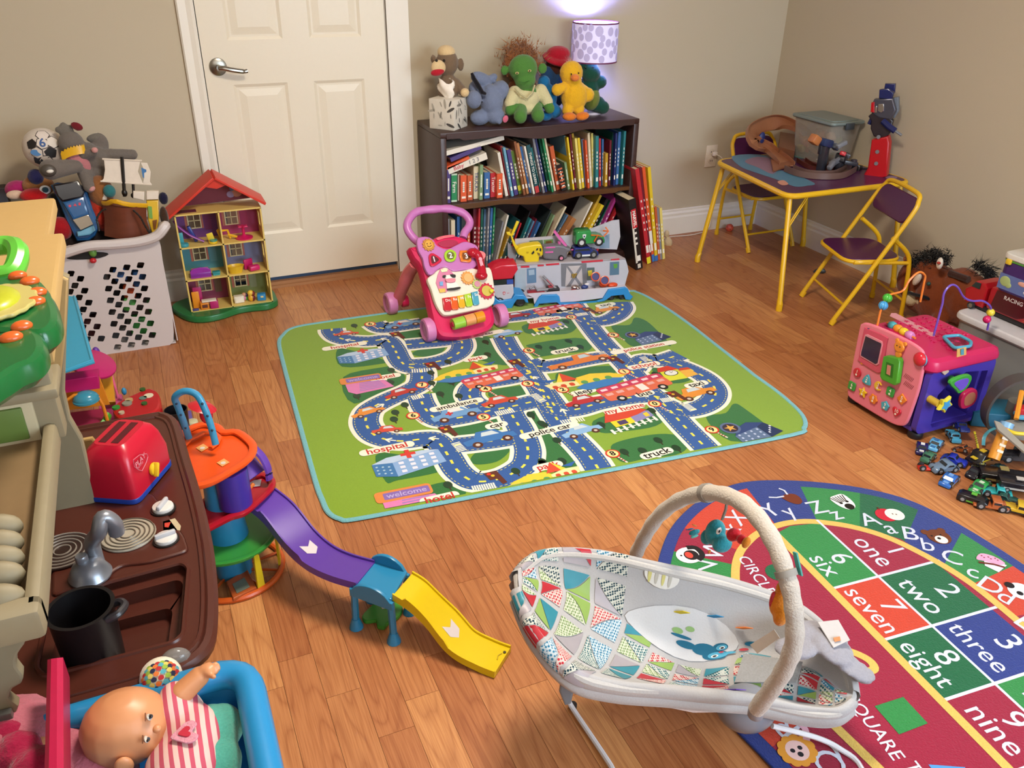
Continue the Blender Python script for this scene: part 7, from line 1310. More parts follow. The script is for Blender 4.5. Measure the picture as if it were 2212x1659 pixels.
for x, y, c, h, l, nm in ((880, 1250, '#e0a824', '#e8c040', 'yellow haired toy doll sitting in the bottom right dollhouse room', .014), (905, 1320, '#6c1c24', '#7c2c1c', 'dark red toy doll in the bottom dollhouse room front', .013), (820, 1270, '#cc7ca0', '#c89070', 'pink toy doll lying behind the yellow haired one', .010), (845, 1305, '#5c9c3c', '#3c2c5c', 'small green toy doll on the bottom dollhouse floor', .009)):
    q = HT(x, y+45, 0, .03 if nm > .011 else .05); mini('toy_doll', l, 'doll', q, [('body', lambda g: g.ell(nm*.9, nm*.8, nm*1.1, (0, 0, nm*1.1), c=mat(c, .4))), ('head', lambda g: g.ell(nm*.95, nm*.9, nm*.95, (0, 0, nm*2.7), c=mat(h, .4)))])
mini('toy_crib', 'blue toy crib at the right wall of the bottom dollhouse room', 'toy', HT(985, 1330, 0, .03), [('box', lambda g: g.box(.036, .03, .03, (0, 0, .0155), (0, 0, -10), .004, mat('#2c84bc', .3))), ('sticker', lambda g: g.box(.012, .001, .008, (0, -.0158, .02), (0, 0, -10), 0, '#d8c890'))])
mini('toy_block', 'small dark blue toy piece at the dollhouse bottom left corner', 'toy', HT(365, 1455, 0, .012), [('block', lambda g: g.box(.026, .014, .008, (0, 0, .004), b=.002, c='#3c3c7c'))])
# ================= LAUNDRY BASKET =================
by = -.48; lb = thing('laundry_basket', 'white plastic laundry basket with square holes, heaped with toys', 'basket', (-.62, -.28, 0))
D = lambda g, n, par=lb, **k: g.done(n, par, world=True, **k)
WB = mat('#c9c0bf', .4, v=.015); Mb = basis((0, by, 0), (1, 0, 0), (0, 0, 1)); kb = PL(Mb, 0, 230, .33755)
outl = kb.P('1100 1300 1112 1440 1110 1500 1080 1535')+[kb.p(1040, 1550), kb.p(720, 1592)]+[(-.93, .0), (-.95, .02), (-.965, .40), (-.80, .415)]+kb.P('400 905 440 890 640 885 760 895 940 880 1020 860 1030 900 1050 1060')
def hole(x, y): return [kb.p(x+dx, y+dy) for dx, dy in ((-13, -19), (18, -18), (25, -12), (15, 16), (9, 20), (-19, 19), (-26, 13), (-19, -14))]
HL = []
for r in range(14):
    bx_, by_ = (900+12.6*r/2, 1016+74.5*r/2) if r % 2 == 0 else (862+11.4*(r-1)/2, 1062+75*(r-1)/2)
    for c in range(3):
        HL.append(hole(bx_-90*c+1.5*c, by_+14.5*c))
for k in range(9):
    for x0, y0 in ((454, 1070), (516, 1103)):
        x, y = x0+26.5*k, y0+76.5*k
        if y < 1500 and x < 680: HL.append(hole(x, y))
    x, y = 422+27*k, 1110+76*k
    if x < 640 and y < 1500: HL.append(hole(x, y))
D(G(WB).prism(outl, .004, Mb, z=-.004, holes=HL), 'front_wall')
D(G(WB).bx((-.295, -.475, .012), (-.291, -.09, .40), 0), 'side_wall'); D(G(WB).bx((-.965, -.475, .012), (-.961, -.09, .40), 0), 'side_wall'); D(G(WB).bx((-.965, -.094, .012), (-.291, -.09, .40), 0), 'back_wall'); D(G(WB).bx((-.96, -.475, .002), (-.30, -.09, .008), 0), 'bottom')
rim = smooth([B(100, 556, by), B(135, 548, by-.01), B(190, 532, by-.012), B(245, 528, by-.012), B(300, 522, by-.012), B(338, 510, by-.012), B(357, 488, by), V((-.268, -.38, .445)), V((-.27, -.2, .41)), V((-.28, -.085, .42)), V((-.6, -.078, .415)), V((-.96, -.085, .43)), V((-.975, -.3, .40)), V((-.965, -.475, .44)), V((-.80, -.492, .41))], 5, True)
D(G(WB).tube(rim, .0185, 10, closed=True), 'rim')
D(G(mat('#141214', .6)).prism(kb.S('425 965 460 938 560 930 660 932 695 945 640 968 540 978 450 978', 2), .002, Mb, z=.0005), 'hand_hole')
t = thing('toy', 'green toy with red ball tip poking out of the basket hand hole', 'toy', B(200, 552, by-.01)); G(mat('#5c8c3c', .4)).ell(.014, .012, .018, B(200, 545, by-.004)).done('body', t, world=True); G(mat('#b41c28', .3)).ell(.012, .011, .010, B(201, 563, by-.018)).done('tip', t, world=True)
# stuff inside, seen through the holes
rn = random.Random(12)
for i, (x, y, z, s_, c, cn) in enumerate([(-.42, -.43, .08, .045, '#2c7a34', 'green'), (-.36, -.43, .07, .04, '#30843a', 'bright green'), (-.35, -.43, .15, .035, '#2c7a34', 'mid green'), (-.44, -.43, .17, .03, '#4a9a44', 'light green'), (-.43, -.42, .22, .03, '#c04c24', 'orange'), (-.38, -.42, .27, .04, '#1c4a7c', 'blue'), (-.45, -.42, .29, .03, '#24508c', 'mid blue'), (-.34, -.42, .23, .035, '#3c2018', 'brown'), (-.36, -.42, .35, .04, '#3c281c', 'dark brown'), (-.5, -.42, .12, .05, '#1c1614', 'black'), (-.58, -.42, .1, .05, '#401820', 'maroon'), (-.62, -.42, .25, .05, '#1c1412', 'very dark'), (-.52, -.42, .3, .045, '#2c1c18', 'deep brown'), (-.7, -.4, .15, .07, '#241c1c', 'dark grey')]):
    t = thing('toy_block', cn+' rounded toy inside the laundry basket, seen through its holes', 'toy', (x, y+.01, z), group='toys inside the laundry basket'); G(mat(c, .5)).box(s_*1.5, s_*1.2, s_*1.7, (0, 0, 0), (rn.uniform(-20, 20), rn.uniform(-20, 20), 0), s_*.3).done('block', t)
t = thing('toy_filling', 'dark jumble of small toys filling the laundry basket', 'toys'); soft('heap', t, '#241a18', [((-.44, -.27, .30), (.13, .14, .17)), ((-.62, -.27, .30), (.16, .15, .18)), ((-.80, -.27, .28), (.13, .15, .18))], vox=.015, fur=.02, kind='stuff')
# ball of black and white patches
bc_ = B(95, 320, -.24); br_ = pm(42, bc_); t = thing('play_ball', 'black and white patch ball with blue 6 on top of the basket', 'ball', bc_)
G(mat('#d0c4b8', .8, 'f', bs=.1)).ell(br_, br_, br_, n=28).done('ball_skin', t)
view = (CP-bc_).normalized(); rr_ = V((0, 0, 1)).cross(view).normalized(); uu_ = view.cross(rr_)
def patch(a, b, r_, n, c, edge='#3a3030', rot=0, txt=None, tc=None):
    d = (view+rr_*a+uu_*b).normalized(); x = (rr_-d*rr_.dot(d)).normalized(); y = d.cross(x); o = None
    for rr, cc, off in ((r_, edge, .0005), (r_*.86, c, .001)):
        ring = [(d+(x*cos(q)+y*sin(q))*rr).normalized()*(br_+off) for q in [rot+2*pi*i/n for i in range(n)]]; mids = []
        for i in range(n): mids += [ring[i], ((ring[i]+ring[(i+1) % n])/2).normalized()*(br_+off)]
        o2 = G(mat(cc, .7)).add([d*(br_+off*1.2)]+mids, [(0, 1+i, 1+(i+1) % (2*n)) for i in range(2*n)]).done('patch', t)
    if txt: m = basis(d*(br_+.002), x, y); G(tc).text(txt, br_*.6, m, tc, .02).done('printed_number', o2, flat=True)
patch(-.02, .25, .34, 6, '#d8ccc0', rot=.2, txt='6', tc='#28508c'); patch(-.40, -.22, .34, 6, '#d4c8bc', rot=.4); patch(.28, -.28, .34, 5, '#161416', rot=.3); patch(-.62, .28, .3, 5, '#1c1816'); patch(.55, .3, .36, 6, '#dcd0c4', rot=.5); patch(-.05, -.78, .36, 6, '#c8bcb0'); patch(-.5, -.85, .3, 5, '#28303c'); patch(.1, .85, .36, 6, '#dcd0c8')
d = (view-rr_*.42-uu_*.2).normalized(); m = basis(d*(br_+.002), rr_, uu_); G('#346ca0').prism([(p.x, p.y) for p in smooth([(-.018, 0, 0), (-.01, .011, 0), (.012, .006, 0), (.02, -.004, 0), (.0, -.012, 0)], 3, True)], .001, m).done('whale_print', t)
# grey plush with crown
y0 = -.30; t = thing('plush_elephant', 'grey plush elephant with yellow crown band hanging over the basket', 'plush', B(165, 360, y0)); E_ = lambda x, y, r1, r2=None, rd=None, rot=(0, 0, 0), yy=y0: PB(x*.19289, 220+y*.19289, yy, r1, r2, rd, rot)
GY = '#6c645e'
soft('body', t, GY, [E_(800, 470, 26, 26, 24), E_(850, 560, 24, 20), E_(1000, 600, 22, 26), E_(1100, 660, 26, 28, 24), E_(1100, 780, 22, 26), *limb(E_(1100, 600, 10)[0], E_(1480, 590, 10)[0], .026, .020, 9), *limb(E_(850, 720, 10, yy=y0-.05)[0], E_(560, 760, 10, yy=y0-.09)[0], .024, .036, 8), *limb(E_(950, 800, 8, yy=y0-.03)[0], E_(1000, 950, 8, yy=y0-.07)[0], .026, .022, 6), *limb(E_(930, 590, 8, yy=y0-.04)[0], E_(1050, 560, 8, yy=y0-.06)[0], .018, .015, 5), E_(1120, 470, 18, 22, 10, yy=y0+.03)], fur=.002)
soft('ear', t, '#6e6860', [E_(730, 350, 12, 22, 7), E_(700, 310, 16, 8, 7), E_(800, 340, 6, 16, 6)], fur=.001, vox=.004); soft('ear', t, '#6e6860', [E_(1060, 400, 18, 8, 9, (0, -12, 0), y0+.03), E_(1090, 440, 14, 14, 7, yy=y0+.03)], fur=.001, vox=.004)
soft('ear_lining', t, '#6c1c24', [E_(860, 275, 13, 8, 5, (0, 30, 0), y0-.02)], fur=.001, vox=.003)
soft('bib', t, '#b87478', [E_(860, 650, 22, 18, 12, yy=y0-.035), E_(940, 700, 14, 22, 10, yy=y0-.03)], fur=.001, vox=.004)
soft('paw_pad', t, '#c48c88', [E_(1060, 540, 7, 6, 6, yy=y0-.075)], fur=0, vox=.003); soft('paw_pad', t, '#c48c88', [E_(1030, 975, 8, 5, 6, (0, -30, 0), y0-.085)], fur=0, vox=.003)
cr = [E_(x, y, 1, yy=y0-.055+.0012*abs(i-3)**2)[0] for i, (x, y) in enumerate(((690, 620), (740, 585), (790, 563), (840, 550), (890, 540), (930, 535), (955, 530)))]; g = G(mat('#dca81c', .35)); rows = [[p+V((0, -.012, -.012)), p+V((0, -.008, .014+.006*(i % 2)))] for i, p in enumerate(smooth(cr, 3))]; g.loft(rows); g.loft([[p+V((0, .004, 0)) for p in r_] for r_ in rows]); g.done('crown', t, world=True, ang=.4)
q = E_(540, 770, 1, yy=y0-.12)[0]; G('#4a443e').ell(.026, .016, .022, q).ell(.012, .01, .007, q+V((.006, -.012, .0)), c='#dcd8d0').done('trunk_tip', t, world=True)
# brown plush faces and pink pieces at the back
def plushball(name, label, col, x, y, r1, r2, yy, extra=()):
    t = thing(name, label, 'plush', E_(x, y, 1, yy=yy)[0]); soft('head', t, col, [E_(x, y, r1, r2, yy=yy)], fur=.003)
    for nm, c, a, b, q1, q2, dy in extra: soft(nm, t, c, [E_(a, b, q1, q2, min(q1, q2), yy=yy+dy)], fur=0, vox=.003)
    return t
plushball('plush_monkey', 'brown plush head with big blue eye behind the beige kitchen top', '#a06a3c', 430, 940, 32, 22, -.22, (('eye', '#e4e4e4', 505, 985, 12, 9, -.085), ('pupil', '#24404c', 508, 985, 7, 6, -.10)))
plushball('plush_monkey', 'brown plush with teal eye between the elephant and the ship', '#8a5830', 1130, 1010, 26, 34, -.34, (('eye', '#2c6c70', 1225, 1000, 13, 13, -.05),))
t = plushball('plush_toy', 'hot pink plush with white bow at the left rear of the basket', '#a82464', 200, 980, 26, 18, -.2, (('bow', '#d8b8a0', 170, 1040, 18, 9, -.08),))
t = plushball('plush_toy', 'bright red plush below the brown one at the basket left', '#b41418', 380, 1045, 28, 14, -.3)
t = plushball('plush_toy', 'navy and purple plush under the patch ball', '#2c2c5c', 400, 840, 16, 16, -.25)
t = plushball('plush_toy', 'red and orange soft toy between blue car and ship', '#b4301c', 1110, 1200, 20, 46, -.32)
t = plushball('plush_toy', 'dark red toy left of the blue car in the basket', '#9c141c', 680, 1420, 24, 24, -.36)
t = plushball('plush_toy', 'black bundle left of the blue car in the basket', '#1c1618', 640, 1240, 16, 40, -.30)
t = plushball('plush_toy', 'dark navy round toy at the right of the ship', '#1c1a34', 1830, 1080, 10, 13, -.30)
t = plushball('plush_toy', 'brown bottle shaped toy by the basket right rim', '#3c281c', 1840, 1290, 9, 22, -.36)
# blue car standing nose up
yc = -.40; Mc = basis(B(175, 500, yc), (1, 0, -.18), (-.1, .25, 1)); qc = PL(Mc, 0, 220, .19289); bcar = thing('toy_car', 'large blue toy car standing nose up in the laundry basket', 'toy car', B(175, 500, yc)); D = lambda g, n, par=bcar, **k: g.done(n, par, world=True, **k)
BC = mat('#24588c', .2, v=.05)
D(G(BC).prism(qc.P('560 930 640 900 930 930 980 1000 1020 1120 1090 1300 1100 1420 1070 1500 1000 1560 860 1565 820 1490 740 1330 680 1180 620 1050'), .07, Mc, z=-.08, b=.012), 'body')
D(G(mat('#15141a', .2)).prism(qc.P('590 930 870 880 950 1000 930 1070 700 1120 640 1060'), .02, Mc, z=-.01, b=.006), 'rear_deck')
D(G(BC).prism(qc.P('700 1125 940 1060 1000 1260 820 1325'), .03, Mc, z=-.012, b=.008), 'hood'); D(G(mat('#a09484', .1)).prism(qc.P('815 1320 990 1262 1045 1370 905 1435'), .006, Mc, z=.010, b=.002), 'windscreen'); D(G(mat('#6ca4c0', .25)).prism(qc.P('860 1450 900 1445 1050 1375 1075 1440 1010 1490 870 1510'), .018, Mc, z=-.006, b=.006), 'bumper')
for x in (785, 843, 893): q = qc.p(x, 1165-.2*(x-785)); D(G(mat('#c8344c', .3)).prism([(q[0]+a, q[1]+b) for a, b in (ngon(12, .0045) if x == 785 else [(-.006, -.004), (.006, -.004), (0, .006)] if x == 843 else rrect(.007, .010, .001, 2))], .003, Mc, z=.018), 'red_button')
# pirate ship
ys = -.41; Ms = basis(B(260, 500, ys), (1, 0, 0), (0, .12, 1)); qs = PL(Ms, 0, 220, .19289); sp_ = thing('toy_ship', 'brown toy pirate ship with white sails standing in the basket', 'toy ship', B(260, 500, ys)); D = lambda g, n, par=sp_, **k: g.done(n, par, world=True, **k)
HB = mat('#6a3420', .5, 'w', v=.08)
g = G(HB); rows = []
for i, (yy, w_) in enumerate(((1130, 1.), (1200, .99), (1300, .96), (1400, .98), (1500, 1.02))):
    a, b = qs.W(1150 if i < 2 else 1170, yy), qs.W(1640+(i > 2)*30, yy+18); rows.append([a.lerp(b, t)+V((0, -.06*sin(pi*t)*(1-.1*i), 0)) for t in [k/12 for k in range(13)]])
g.loft(rows); g.loft([[p+V((0, .012, 0)) for p in r_] for r_ in rows]); D(g, 'hull', ang=1.)
D(G(HB).prism(qs.P('1160 1150 1630 1170 1660 1500 1180 1500'), .06, Ms, z=-.06, b=.006), 'hull_back')
yb_ = [qs.W(x, y) for x, y in ((1145, 1110), (1200, 1090), (1250, 1050), (1300, 1045), (1370, 1065), (1450, 1090), (1550, 1110), (1640, 1135))]; rows = [[p+V((0, -.064*sin(pi*min(1, i/7*.95+.02)), .0)), p+V((0, -.066*sin(pi*min(1, i/7*.95+.02)), -.016))] for i, p in enumerate(yb_)]
D(G(mat('#d8a41c', .35)).tube([ (r_[0]+r_[1])/2 for r_ in rows], .009, 8, flat=.5, up=(0, -1, 0)), 'yellow_rail')
D(G(mat('#d4ac24', .35)).prism(qs.P('1640 1110 1775 1105 1780 1320 1750 1500 1710 1495 1660 1330'), .03, Ms, z=-.035, b=.004), 'stern'); D(G(mat('#6c9c44', .4)).prism(qs.P('1655 1170 1700 1175 1710 1310 1670 1300'), .003, Ms, z=-.004), 'stern_door'); D(G('#7c4c1c').prism(qs.P('1710 1330 1760 1320 1745 1420 1720 1430'), .003, Ms, z=-.004), 'stern_port')
WS = mat('#d8cbbc', .4)
for q, z in (('1150 635 1590 655 1570 670 1545 780 1590 890 1605 920 1125 895 1160 860 1175 760 1165 660', .0), ('1575 685 1650 690 1690 790 1680 900 1700 930 1600 915 1615 850 1600 740', -.02)):
    D(G(WS).prism(qs.P(q), .004, Ms, z=z, b=.001), 'sail')
D(G(WS).tube([qs.W(1145, 640, .004), qs.W(1590, 660, .004)], .0035, 6), 'yard'); D(G(WS).tube([qs.W(1125, 888, .004), qs.W(1700, 928, .004)], .0035, 6), 'yard')
D(G('#346ca4').prism(qs.P('1580 740 1640 765 1640 790 1615 800 1615 860 1600 850'), .001, Ms, z=-.015), 'sail_print')
MB_ = mat('#15120f', .35); D(G(MB_).tube([qs.W(1365, 615, .010), qs.W(1395, 1060, .0)], .0062, 8).ell(.010, .010, .014, qs.W(1395, 1020, 0)), 'mast'); D(G(MB_).tube([qs.W(1490, 920, -.02), qs.W(1500, 1070, -.02)], .005, 8).ell(.008, .008, .01, qs.W(1490, 1050, -.02)), 'mast')
for q in ('1145 990 1195 990 1200 1100 1145 1105', '1490 1000 1620 1010 1615 1110 1490 1080', '1640 1000 1780 1000 1775 1095 1640 1100'): D(G(WS).prism(qs.P(q), .03, Ms, z=-.035, b=.003), 'white_rail')
for pts__ in (((1190, 1200), (1130, 1230), (1085, 1310), (1100, 1380), (1110, 1450)), ((1490, 1210), (1570, 1290), (1620, 1380), (1680, 1480))):
    ch_ = smooth([qs.W(x, y, .066 if pts__[0][0] > 1300 else .045) for x, y in pts__], 5); D(G('#1c1614').tube(ch_, [.003+.0016*(i % 2) for i in range(len(ch_))], 6), 'anchor_chain')
# dark furniture edge at far left
t = thing('shelf_unit', 'dark purple brown furniture edge standing at the far left of picture', 'shelf', (-1.15, -.04, 0)); G(mat('#221420', .4, 'w')).bx((-.25, -.03, 0), (.352, .03, .575), .004).done('side_panel', t)
# ================= PLAY KITCHEN =================
zk = .5; BRN = mat('#4a2219', .32, v=.06); TAN = mat('#b6965f', .55, v=.03); TAN_SHADE = mat('#857a60', .6, v=.05)  # same beige plastic twice: light and shade are put into its two tones
def e(x, y, z=zk): return F(x*.4695, 880+y*.4695, z)
kt_ = thing('play_kitchen', 'beige plastic play kitchen with dark brown stove and sink counter', 'play kitchen', (-.65, -2.4, 0))
D = lambda g, n, par=kt_, **k: g.done(n, par, world=True, **k)
co = [(p.x, p.y) for p in smooth([(-.36, -1.985, 0), (-.334, -2.03, 0), (-.324, -2.186, 0), (-.313, -2.372, 0), (-.311, -2.532, 0), (-.322, -2.684, 0), (-.342, -2.755, 0), (-.40, -2.785, 0)], 4)]+[(-.95, -2.785), (-.95, -1.985)]
P2 = lambda t: [(q.x, q.y) for q in [e(*p) for p in (lambda a: [(a[i], a[i+1]) for i in range(0, len(a), 2)])([float(x) for x in t.split()])]]
sk = [P2('225 905 500 805 835 715 868 738 842 1045 806 1080 205 1240 165 1200'), P2('270 925 520 835 812 758 835 775 812 1015 780 1045 245 1190 215 1165'), P2('330 950 560 885 755 838 775 852 752 1000 728 1028 350 1120 320 1095')]
sk = [[(p.x, p.y) for p in rnd([V((*p, 0)) for p in L], .008, 3)] for L in sk]
g = G(BRN).prism(co, .022, T((0, 0, zk-.022)), holes=[sk[0]]); D(g, 'countertop')
rows = [[V((*p, zk)) for p in sk[0]], [V((*p, zk-.014)) for p in sk[0]], [V((*p, zk-.016)) for p in sk[1]], [V((*p, zk-.04)) for p in sc2(sk[1], .98)], [V((*p, zk-.04)) for p in sk[2]], [V((*p, zk-.06)) for p in sk[2]]]
g = G(BRN).loft(rows, closed=True); g.add(rows[-1], [tuple(range(len(rows[-1])))]); D(g, 'sink_basin', ang=.9)
D(G(BRN).tube([V((x, y, zk-.008)) for x, y in co], .0125, 8, closed=True), 'counter_edge'); D(G(BRN).tube([V((*(V(p)*.97+V((-.65, -2.4))*.03), zk-.001)) for p in co], .005, 6, closed=True), 'counter_ridge')
D(G(BRN).tube([V((*p, zk)) for p in sk[0]], .004, 6, closed=True), 'sink_rim'); D(G(BRN).prism(rnd([V((*p, 0)) for p in P2('250 470 700 400 860 640 870 668 700 728 560 742 480 800 240 880')], .01, 3) and [(q.x, q.y) for q in rnd([V((*p, 0)) for p in P2('250 470 700 400 850 600 872 668 690 722 560 735 490 790 240 880')], .012, 3)], .006, T((0, 0, zk-.001)), b=.004), 'stove_plateau')
zs = zk+.005
D(G(TAN_SHADE).bx((-.93, -2.76, .0), (-.37, -2.02, .432), .02), 'cabinet_body')
def burner(c, r_, col, rc, nm):
    o = D(G(mat(col, .4)).cyl(r_, .005, c, n=40, b=.002), nm)
    for k in range(5): D(G(mat(rc, .35, 'm', m=.4)).tube([c+V((r_*(.95-.17*k)*cos(t), r_*(.95-.17*k)*sin(t), .0055)) for t in [2*pi*i/32 for i in range(32)]], .0014, 5, closed=True), 'burner_ring', o)
c = e(590, 592, zs); burner(c, .047, '#a49c8c', '#6c6458', 'burner'); c = e(290, 668, zs); burner(c, .05, '#2c1c18', '#a09890', 'burner')
for x, y, a in ((752, 470, 60), (765, 612, 12)):
    c = e(x, y, zs); D(G('#18120f').cyl(.0225, .003, c, n=24), 'knob_ring'); o = D(G(mat('#ccc8c4', .3)).cyl(.019, .010, c, n=24, b=.003), 'knob'); D(G(mat('#b4b4b8', .3)).box(.036, .008, .010, c+V((0, 0, .013)), (0, 0, a), .003), 'knob_grip', o)
D(G('#b8a888').slab([e(750, 525, zs), e(805, 510, zs), e(832, 545, zs), e(828, 565, zs), e(752, 568, zs)], .0012), 'heat_sticker'); D(G('#c03c2c').slab([e(757, 532, zs+.0014), e(785, 528, zs+.0014), e(775, 552, zs+.0014), e(757, 550, zs+.0014)], .0004), 'sticker_print')
FA = mat('#8c9098', .32, 'm', m=.55); fb = e(418, 775, zs)
D(G(FA).lathe([(0, 0), (.033, 0), (.034, .004), (.030, .012), (.024, .024), (.012, .031), (0, .033)], fb, n=28).cyl(.010, .016, fb+V((-.006, 0, .03)), n=14, b=.004), 'faucet_base')
zt_ = .645; q = V((fb.x+.012, fb.y+.02, 0)); tp0 = F(208, 1135, .615); D(G(FA).tube(smooth([fb+V((.012, .018, .0)), fb+V((.012, .02, .05)), V((tp0.x, tp0.y, .60)), F(222, 1118, .625), F(245, 1128, .61), F(252, 1150, .585)], 6), .0125, 12), 'faucet_pipe')
# hutch
g = G(TAN); zh = 1.0
D(G(TAN).prism([(-1., -1.98), (-.459, -1.98), (-.459, -2.22), (-.437, -2.22), (-.437, -2.70), (-1., -2.70)], .03, T((0, 0, zh-.03)), b=.006), 'hutch_top')
D(G(TAN_SHADE).bx((-1., -2.685, .86), (-.448, -2.65, zh-.03), .004), 'hutch_end'); D(G(TAN_SHADE).bx((-1., -2.70, .925), (-.442, -2.62, .94), .004), 'hutch_moulding'); D(G(mat('#b8ac8c', .5)).bx((-.60, -2.69, .865), (-.475, -2.684, .925), .003), 'window_frame'); D(G('#5c7434').bx((-.595, -2.694, .872), (-.488, -2.688, .918), .002), 'window_pane')
D(G(TAN_SHADE).bx((-1., -2.66, .5), (-.80, -2.0, zh-.03), .004), 'hutch_back')
D(G(TAN_SHADE).bx((-1., -3.05, .845), (-.458, -2.62, .862), .005), 'shelf'); D(G(TAN_SHADE).bx((-.472, -3.05, .85), (-.456, -2.62, .885), .006), 'shelf_rim'); D(G(TAN_SHADE).bx((-1., -3.06, .85), (-.456, -3.03, .885), .006), 'shelf_rim'); D(G(mat('#7c6444', .6)).bx((-.99, -3.03, .862), (-.475, -2.63, .866)), 'shelf_floor')  # shelf floor is browner, the shadow inside put into its colour
for i, v in enumerate((1145, 1180, 1215, 1250, 1300)): q = F(-12, v, .88); o = D(G(TAN_SHADE).ell(.028, .014, .018, q), 'molded_cup')
Me = basis((0, -2.30, 0), (1, 0, 0), (0, 0, 1)); ke = PL(Me); D(G(TAN_SHADE).prism(ke.P('60 560 120 585 150 600 148 640 143 740 140 850 152 905 178 950 205 1060 208 1085 190 1100 60 1130'), .02, Me, z=-.02, b=.004), 'far_wing')
ke = PL(basis((0, -2.13, 0), (1, 0, 0), (0, 0, 1))); D(G(TAN).prism(ke.P('172 945 200 940 212 955 216 1000 200 1040 182 1062 168 1062 170 1000'), .012, ke.M, z=0, b=.004), 'lit_panel'); ke = PL(Me); D(G(TAN).prism(ke.P('100 600 128 590 148 600 142 720 125 870 105 870'), .01, Me, z=.001, b=.003), 'lit_panel')  # brighter tan slabs: light falling on the wing, put into the colour
Mn = basis((0, -2.80, 0), (1, 0, 0), (0, 0, 1)); kn = PL(Mn); D(G(TAN_SHADE).prism(kn.S('-200 1330 60 1335 88 1345 62 1370 52 1395 38 1415 36 1440 50 1458 46 1478 28 1488 20 1510 34 1545 -200 1600', 2), .02, Mn, z=-.02, b=.004), 'near_wing')
D(G(mat('#5c5c58', .3)).prism(kn.P('-20 1535 25 1525 36 1550 20 1560 -20 1570'), .012, Mn, z=.001, b=.002), 'grey_bracket')
# toaster
f0 = V((-.414, -2.341, zs)); xd, dd_ = V((.067, .118, 0)).normalized(), V((-.067, .079, 0)).normalized(); dd_ = (dd_-xd*dd_.dot(xd)).normalized(); Lx, Ld, Hh = .145, .104, .112
t = thing('toy_toaster', 'red toy toaster with yellow knob and blue base on the kitchen counter', 'toaster', f0); D = lambda g, n, par=t, **k: g.done(n, par, world=True, **k)
def bp_(x, d, z): return f0+xd*x+dd_*d+V((0, 0, z))
RT_ = mat('#b4142e', .3, v=.04); lev = [(.010, 0, 0), (.05, .0, 0), (.085, .006, .008), (.103, .012, .016), (Hh, .022, .026)]
def ringat(z, i, j, r_=.018): return rnd([bp_(j, i, z), bp_(Lx-j, i, z), bp_(Lx-j, Ld-i, z), bp_(j, Ld-i, z)], r_, 4)
rw = [ringat(*l) for l in lev]; g = G(RT_).loft(rw, closed=True); g.slab(rw[-1], .0005, d=(0, 0, 1)); D(g, 'shell', ang=.8)
D(G(mat('#1c3c94', .3)).slab(ringat(.0, -.001, -.001), .012, d=(0, 0, 1), b=.002), 'base')
for d0 in (.034, .058): D(G('#4c0814').slab([bp_(.035, d0, Hh), bp_(Lx-.035, d0, Hh), bp_(Lx-.035, d0+.014, Hh), bp_(.035, d0+.014, Hh)], .0012, d=(0, 0, 1)), 'bread_slot')
Mto = basis(f0, xd, (0, 0, 1)); kk = PL(Mto, 120, 820, .1808); q = kk.W(1150, 1065, .008); o = D(G(mat('#d8b424', .3)).cyl(.013, .008, n=18, b=.003, M=Mto @ T((*kk.p(1150, 1065), 0))).box(.008, .028, .010, c=None, M=Mto @ T((*kk.p(1140, 1070), .011), (0, 0, -25)), b=.003), 'knob')
P = kk.P('925 960 1000 900 1085 885 1100 920 1080 990 1030 1090 990 1080 940 1040'); D(G('#c87888').tube([Mto @ V((*p, .0006)) for p in P], .0007, 4, closed=True), 'printed_logo'); D(G('#cc8494').text('PLAY', .016, Mto @ T((*kk.p(1010, 965), .0008), (0, 0, 4)), '#d08c98', .01).text('home', .010, Mto @ T((*kk.p(1005, 1020), .0008), (0, 0, 4)), '#c07080', .01), 'printed_lettering', flat=True)
# pot
pc = F(172, 1312, .575); pr_ = pm(66, pc); pb = V((pc.x, pc.y, zk+.0)); t = thing('toy_pot', 'black toy cooking pot with side handle standing in the sink', 'pot', (pc.x-.0, pc.y, .462)); D = lambda g, n, par=t, **k: g.done(n, par, **k)
BK = mat('#0d0b0e', .42, v=.1); D(G(BK).lathe([(0, 0), (pr_*.86, 0), (pr_*.93, .006), (pr_, .108), (pr_+.003, .113), (pr_-.003, .113), (pr_*.9, .012), (0, .008)], n=36), 'pot_body'); D(G(mat('#2a282c', .35)).tube(smooth([(pr_*.75, -pr_*.62, .10), (pr_*1.1, -pr_*.6, .105), (pr_*1.32, -pr_*.25, .105), (pr_*1.2, .0, .105), (pr_*.95, .1*pr_, .10)]), .006, 8), 'handle')
# toy telephone on the hutch
zp = 1.002; t = thing('toy_phone', 'green leafy toy phone with orange buttons on top of the kitchen', 'toy phone', F(50, 690, zp)); D = lambda g, n, par=t, **k: g.done(n, par, world=True, **k)
DGn = mat('#12602e', .22, v=.05); L = lambda tt, z: [(q.x, q.y) for q in [F(*p, z) for p in (lambda a: [(a[i], a[i+1]) for i in range(0, len(a), 2)])([float(x) for x in tt.split()])]]
sm2 = lambda P: [(q.x, q.y) for q in smooth([(*p, 0) for p in P], 4, True)]
for q in ('-60 600 0 592 40 586 78 594 104 618 100 640 40 665 -60 670', '-60 650 40 650 60 625 100 620 124 655 126 690 100 712 50 716 -60 700', '-60 720 0 712 60 700 90 715 98 745 80 772 40 790 0 815 -60 840'): D(G(DGn).prism(sm2(L(q, zp+.035)), .034, T((0, 0, zp)), b=.010), 'leaf_lobe')
for x, y, r_ in ((38, 596, 19), (64, 608, 20), (80, 632, 20), (76, 652, 21), (47, 705, 22), (24, 729, 24)): q = F(x, y, zp+.036); D(G(mat('#cc5c24', .25)).ell(pm(r_, q), pm(r_*.75, q), .007, q, (0, 0, 15)), 'orange_button')
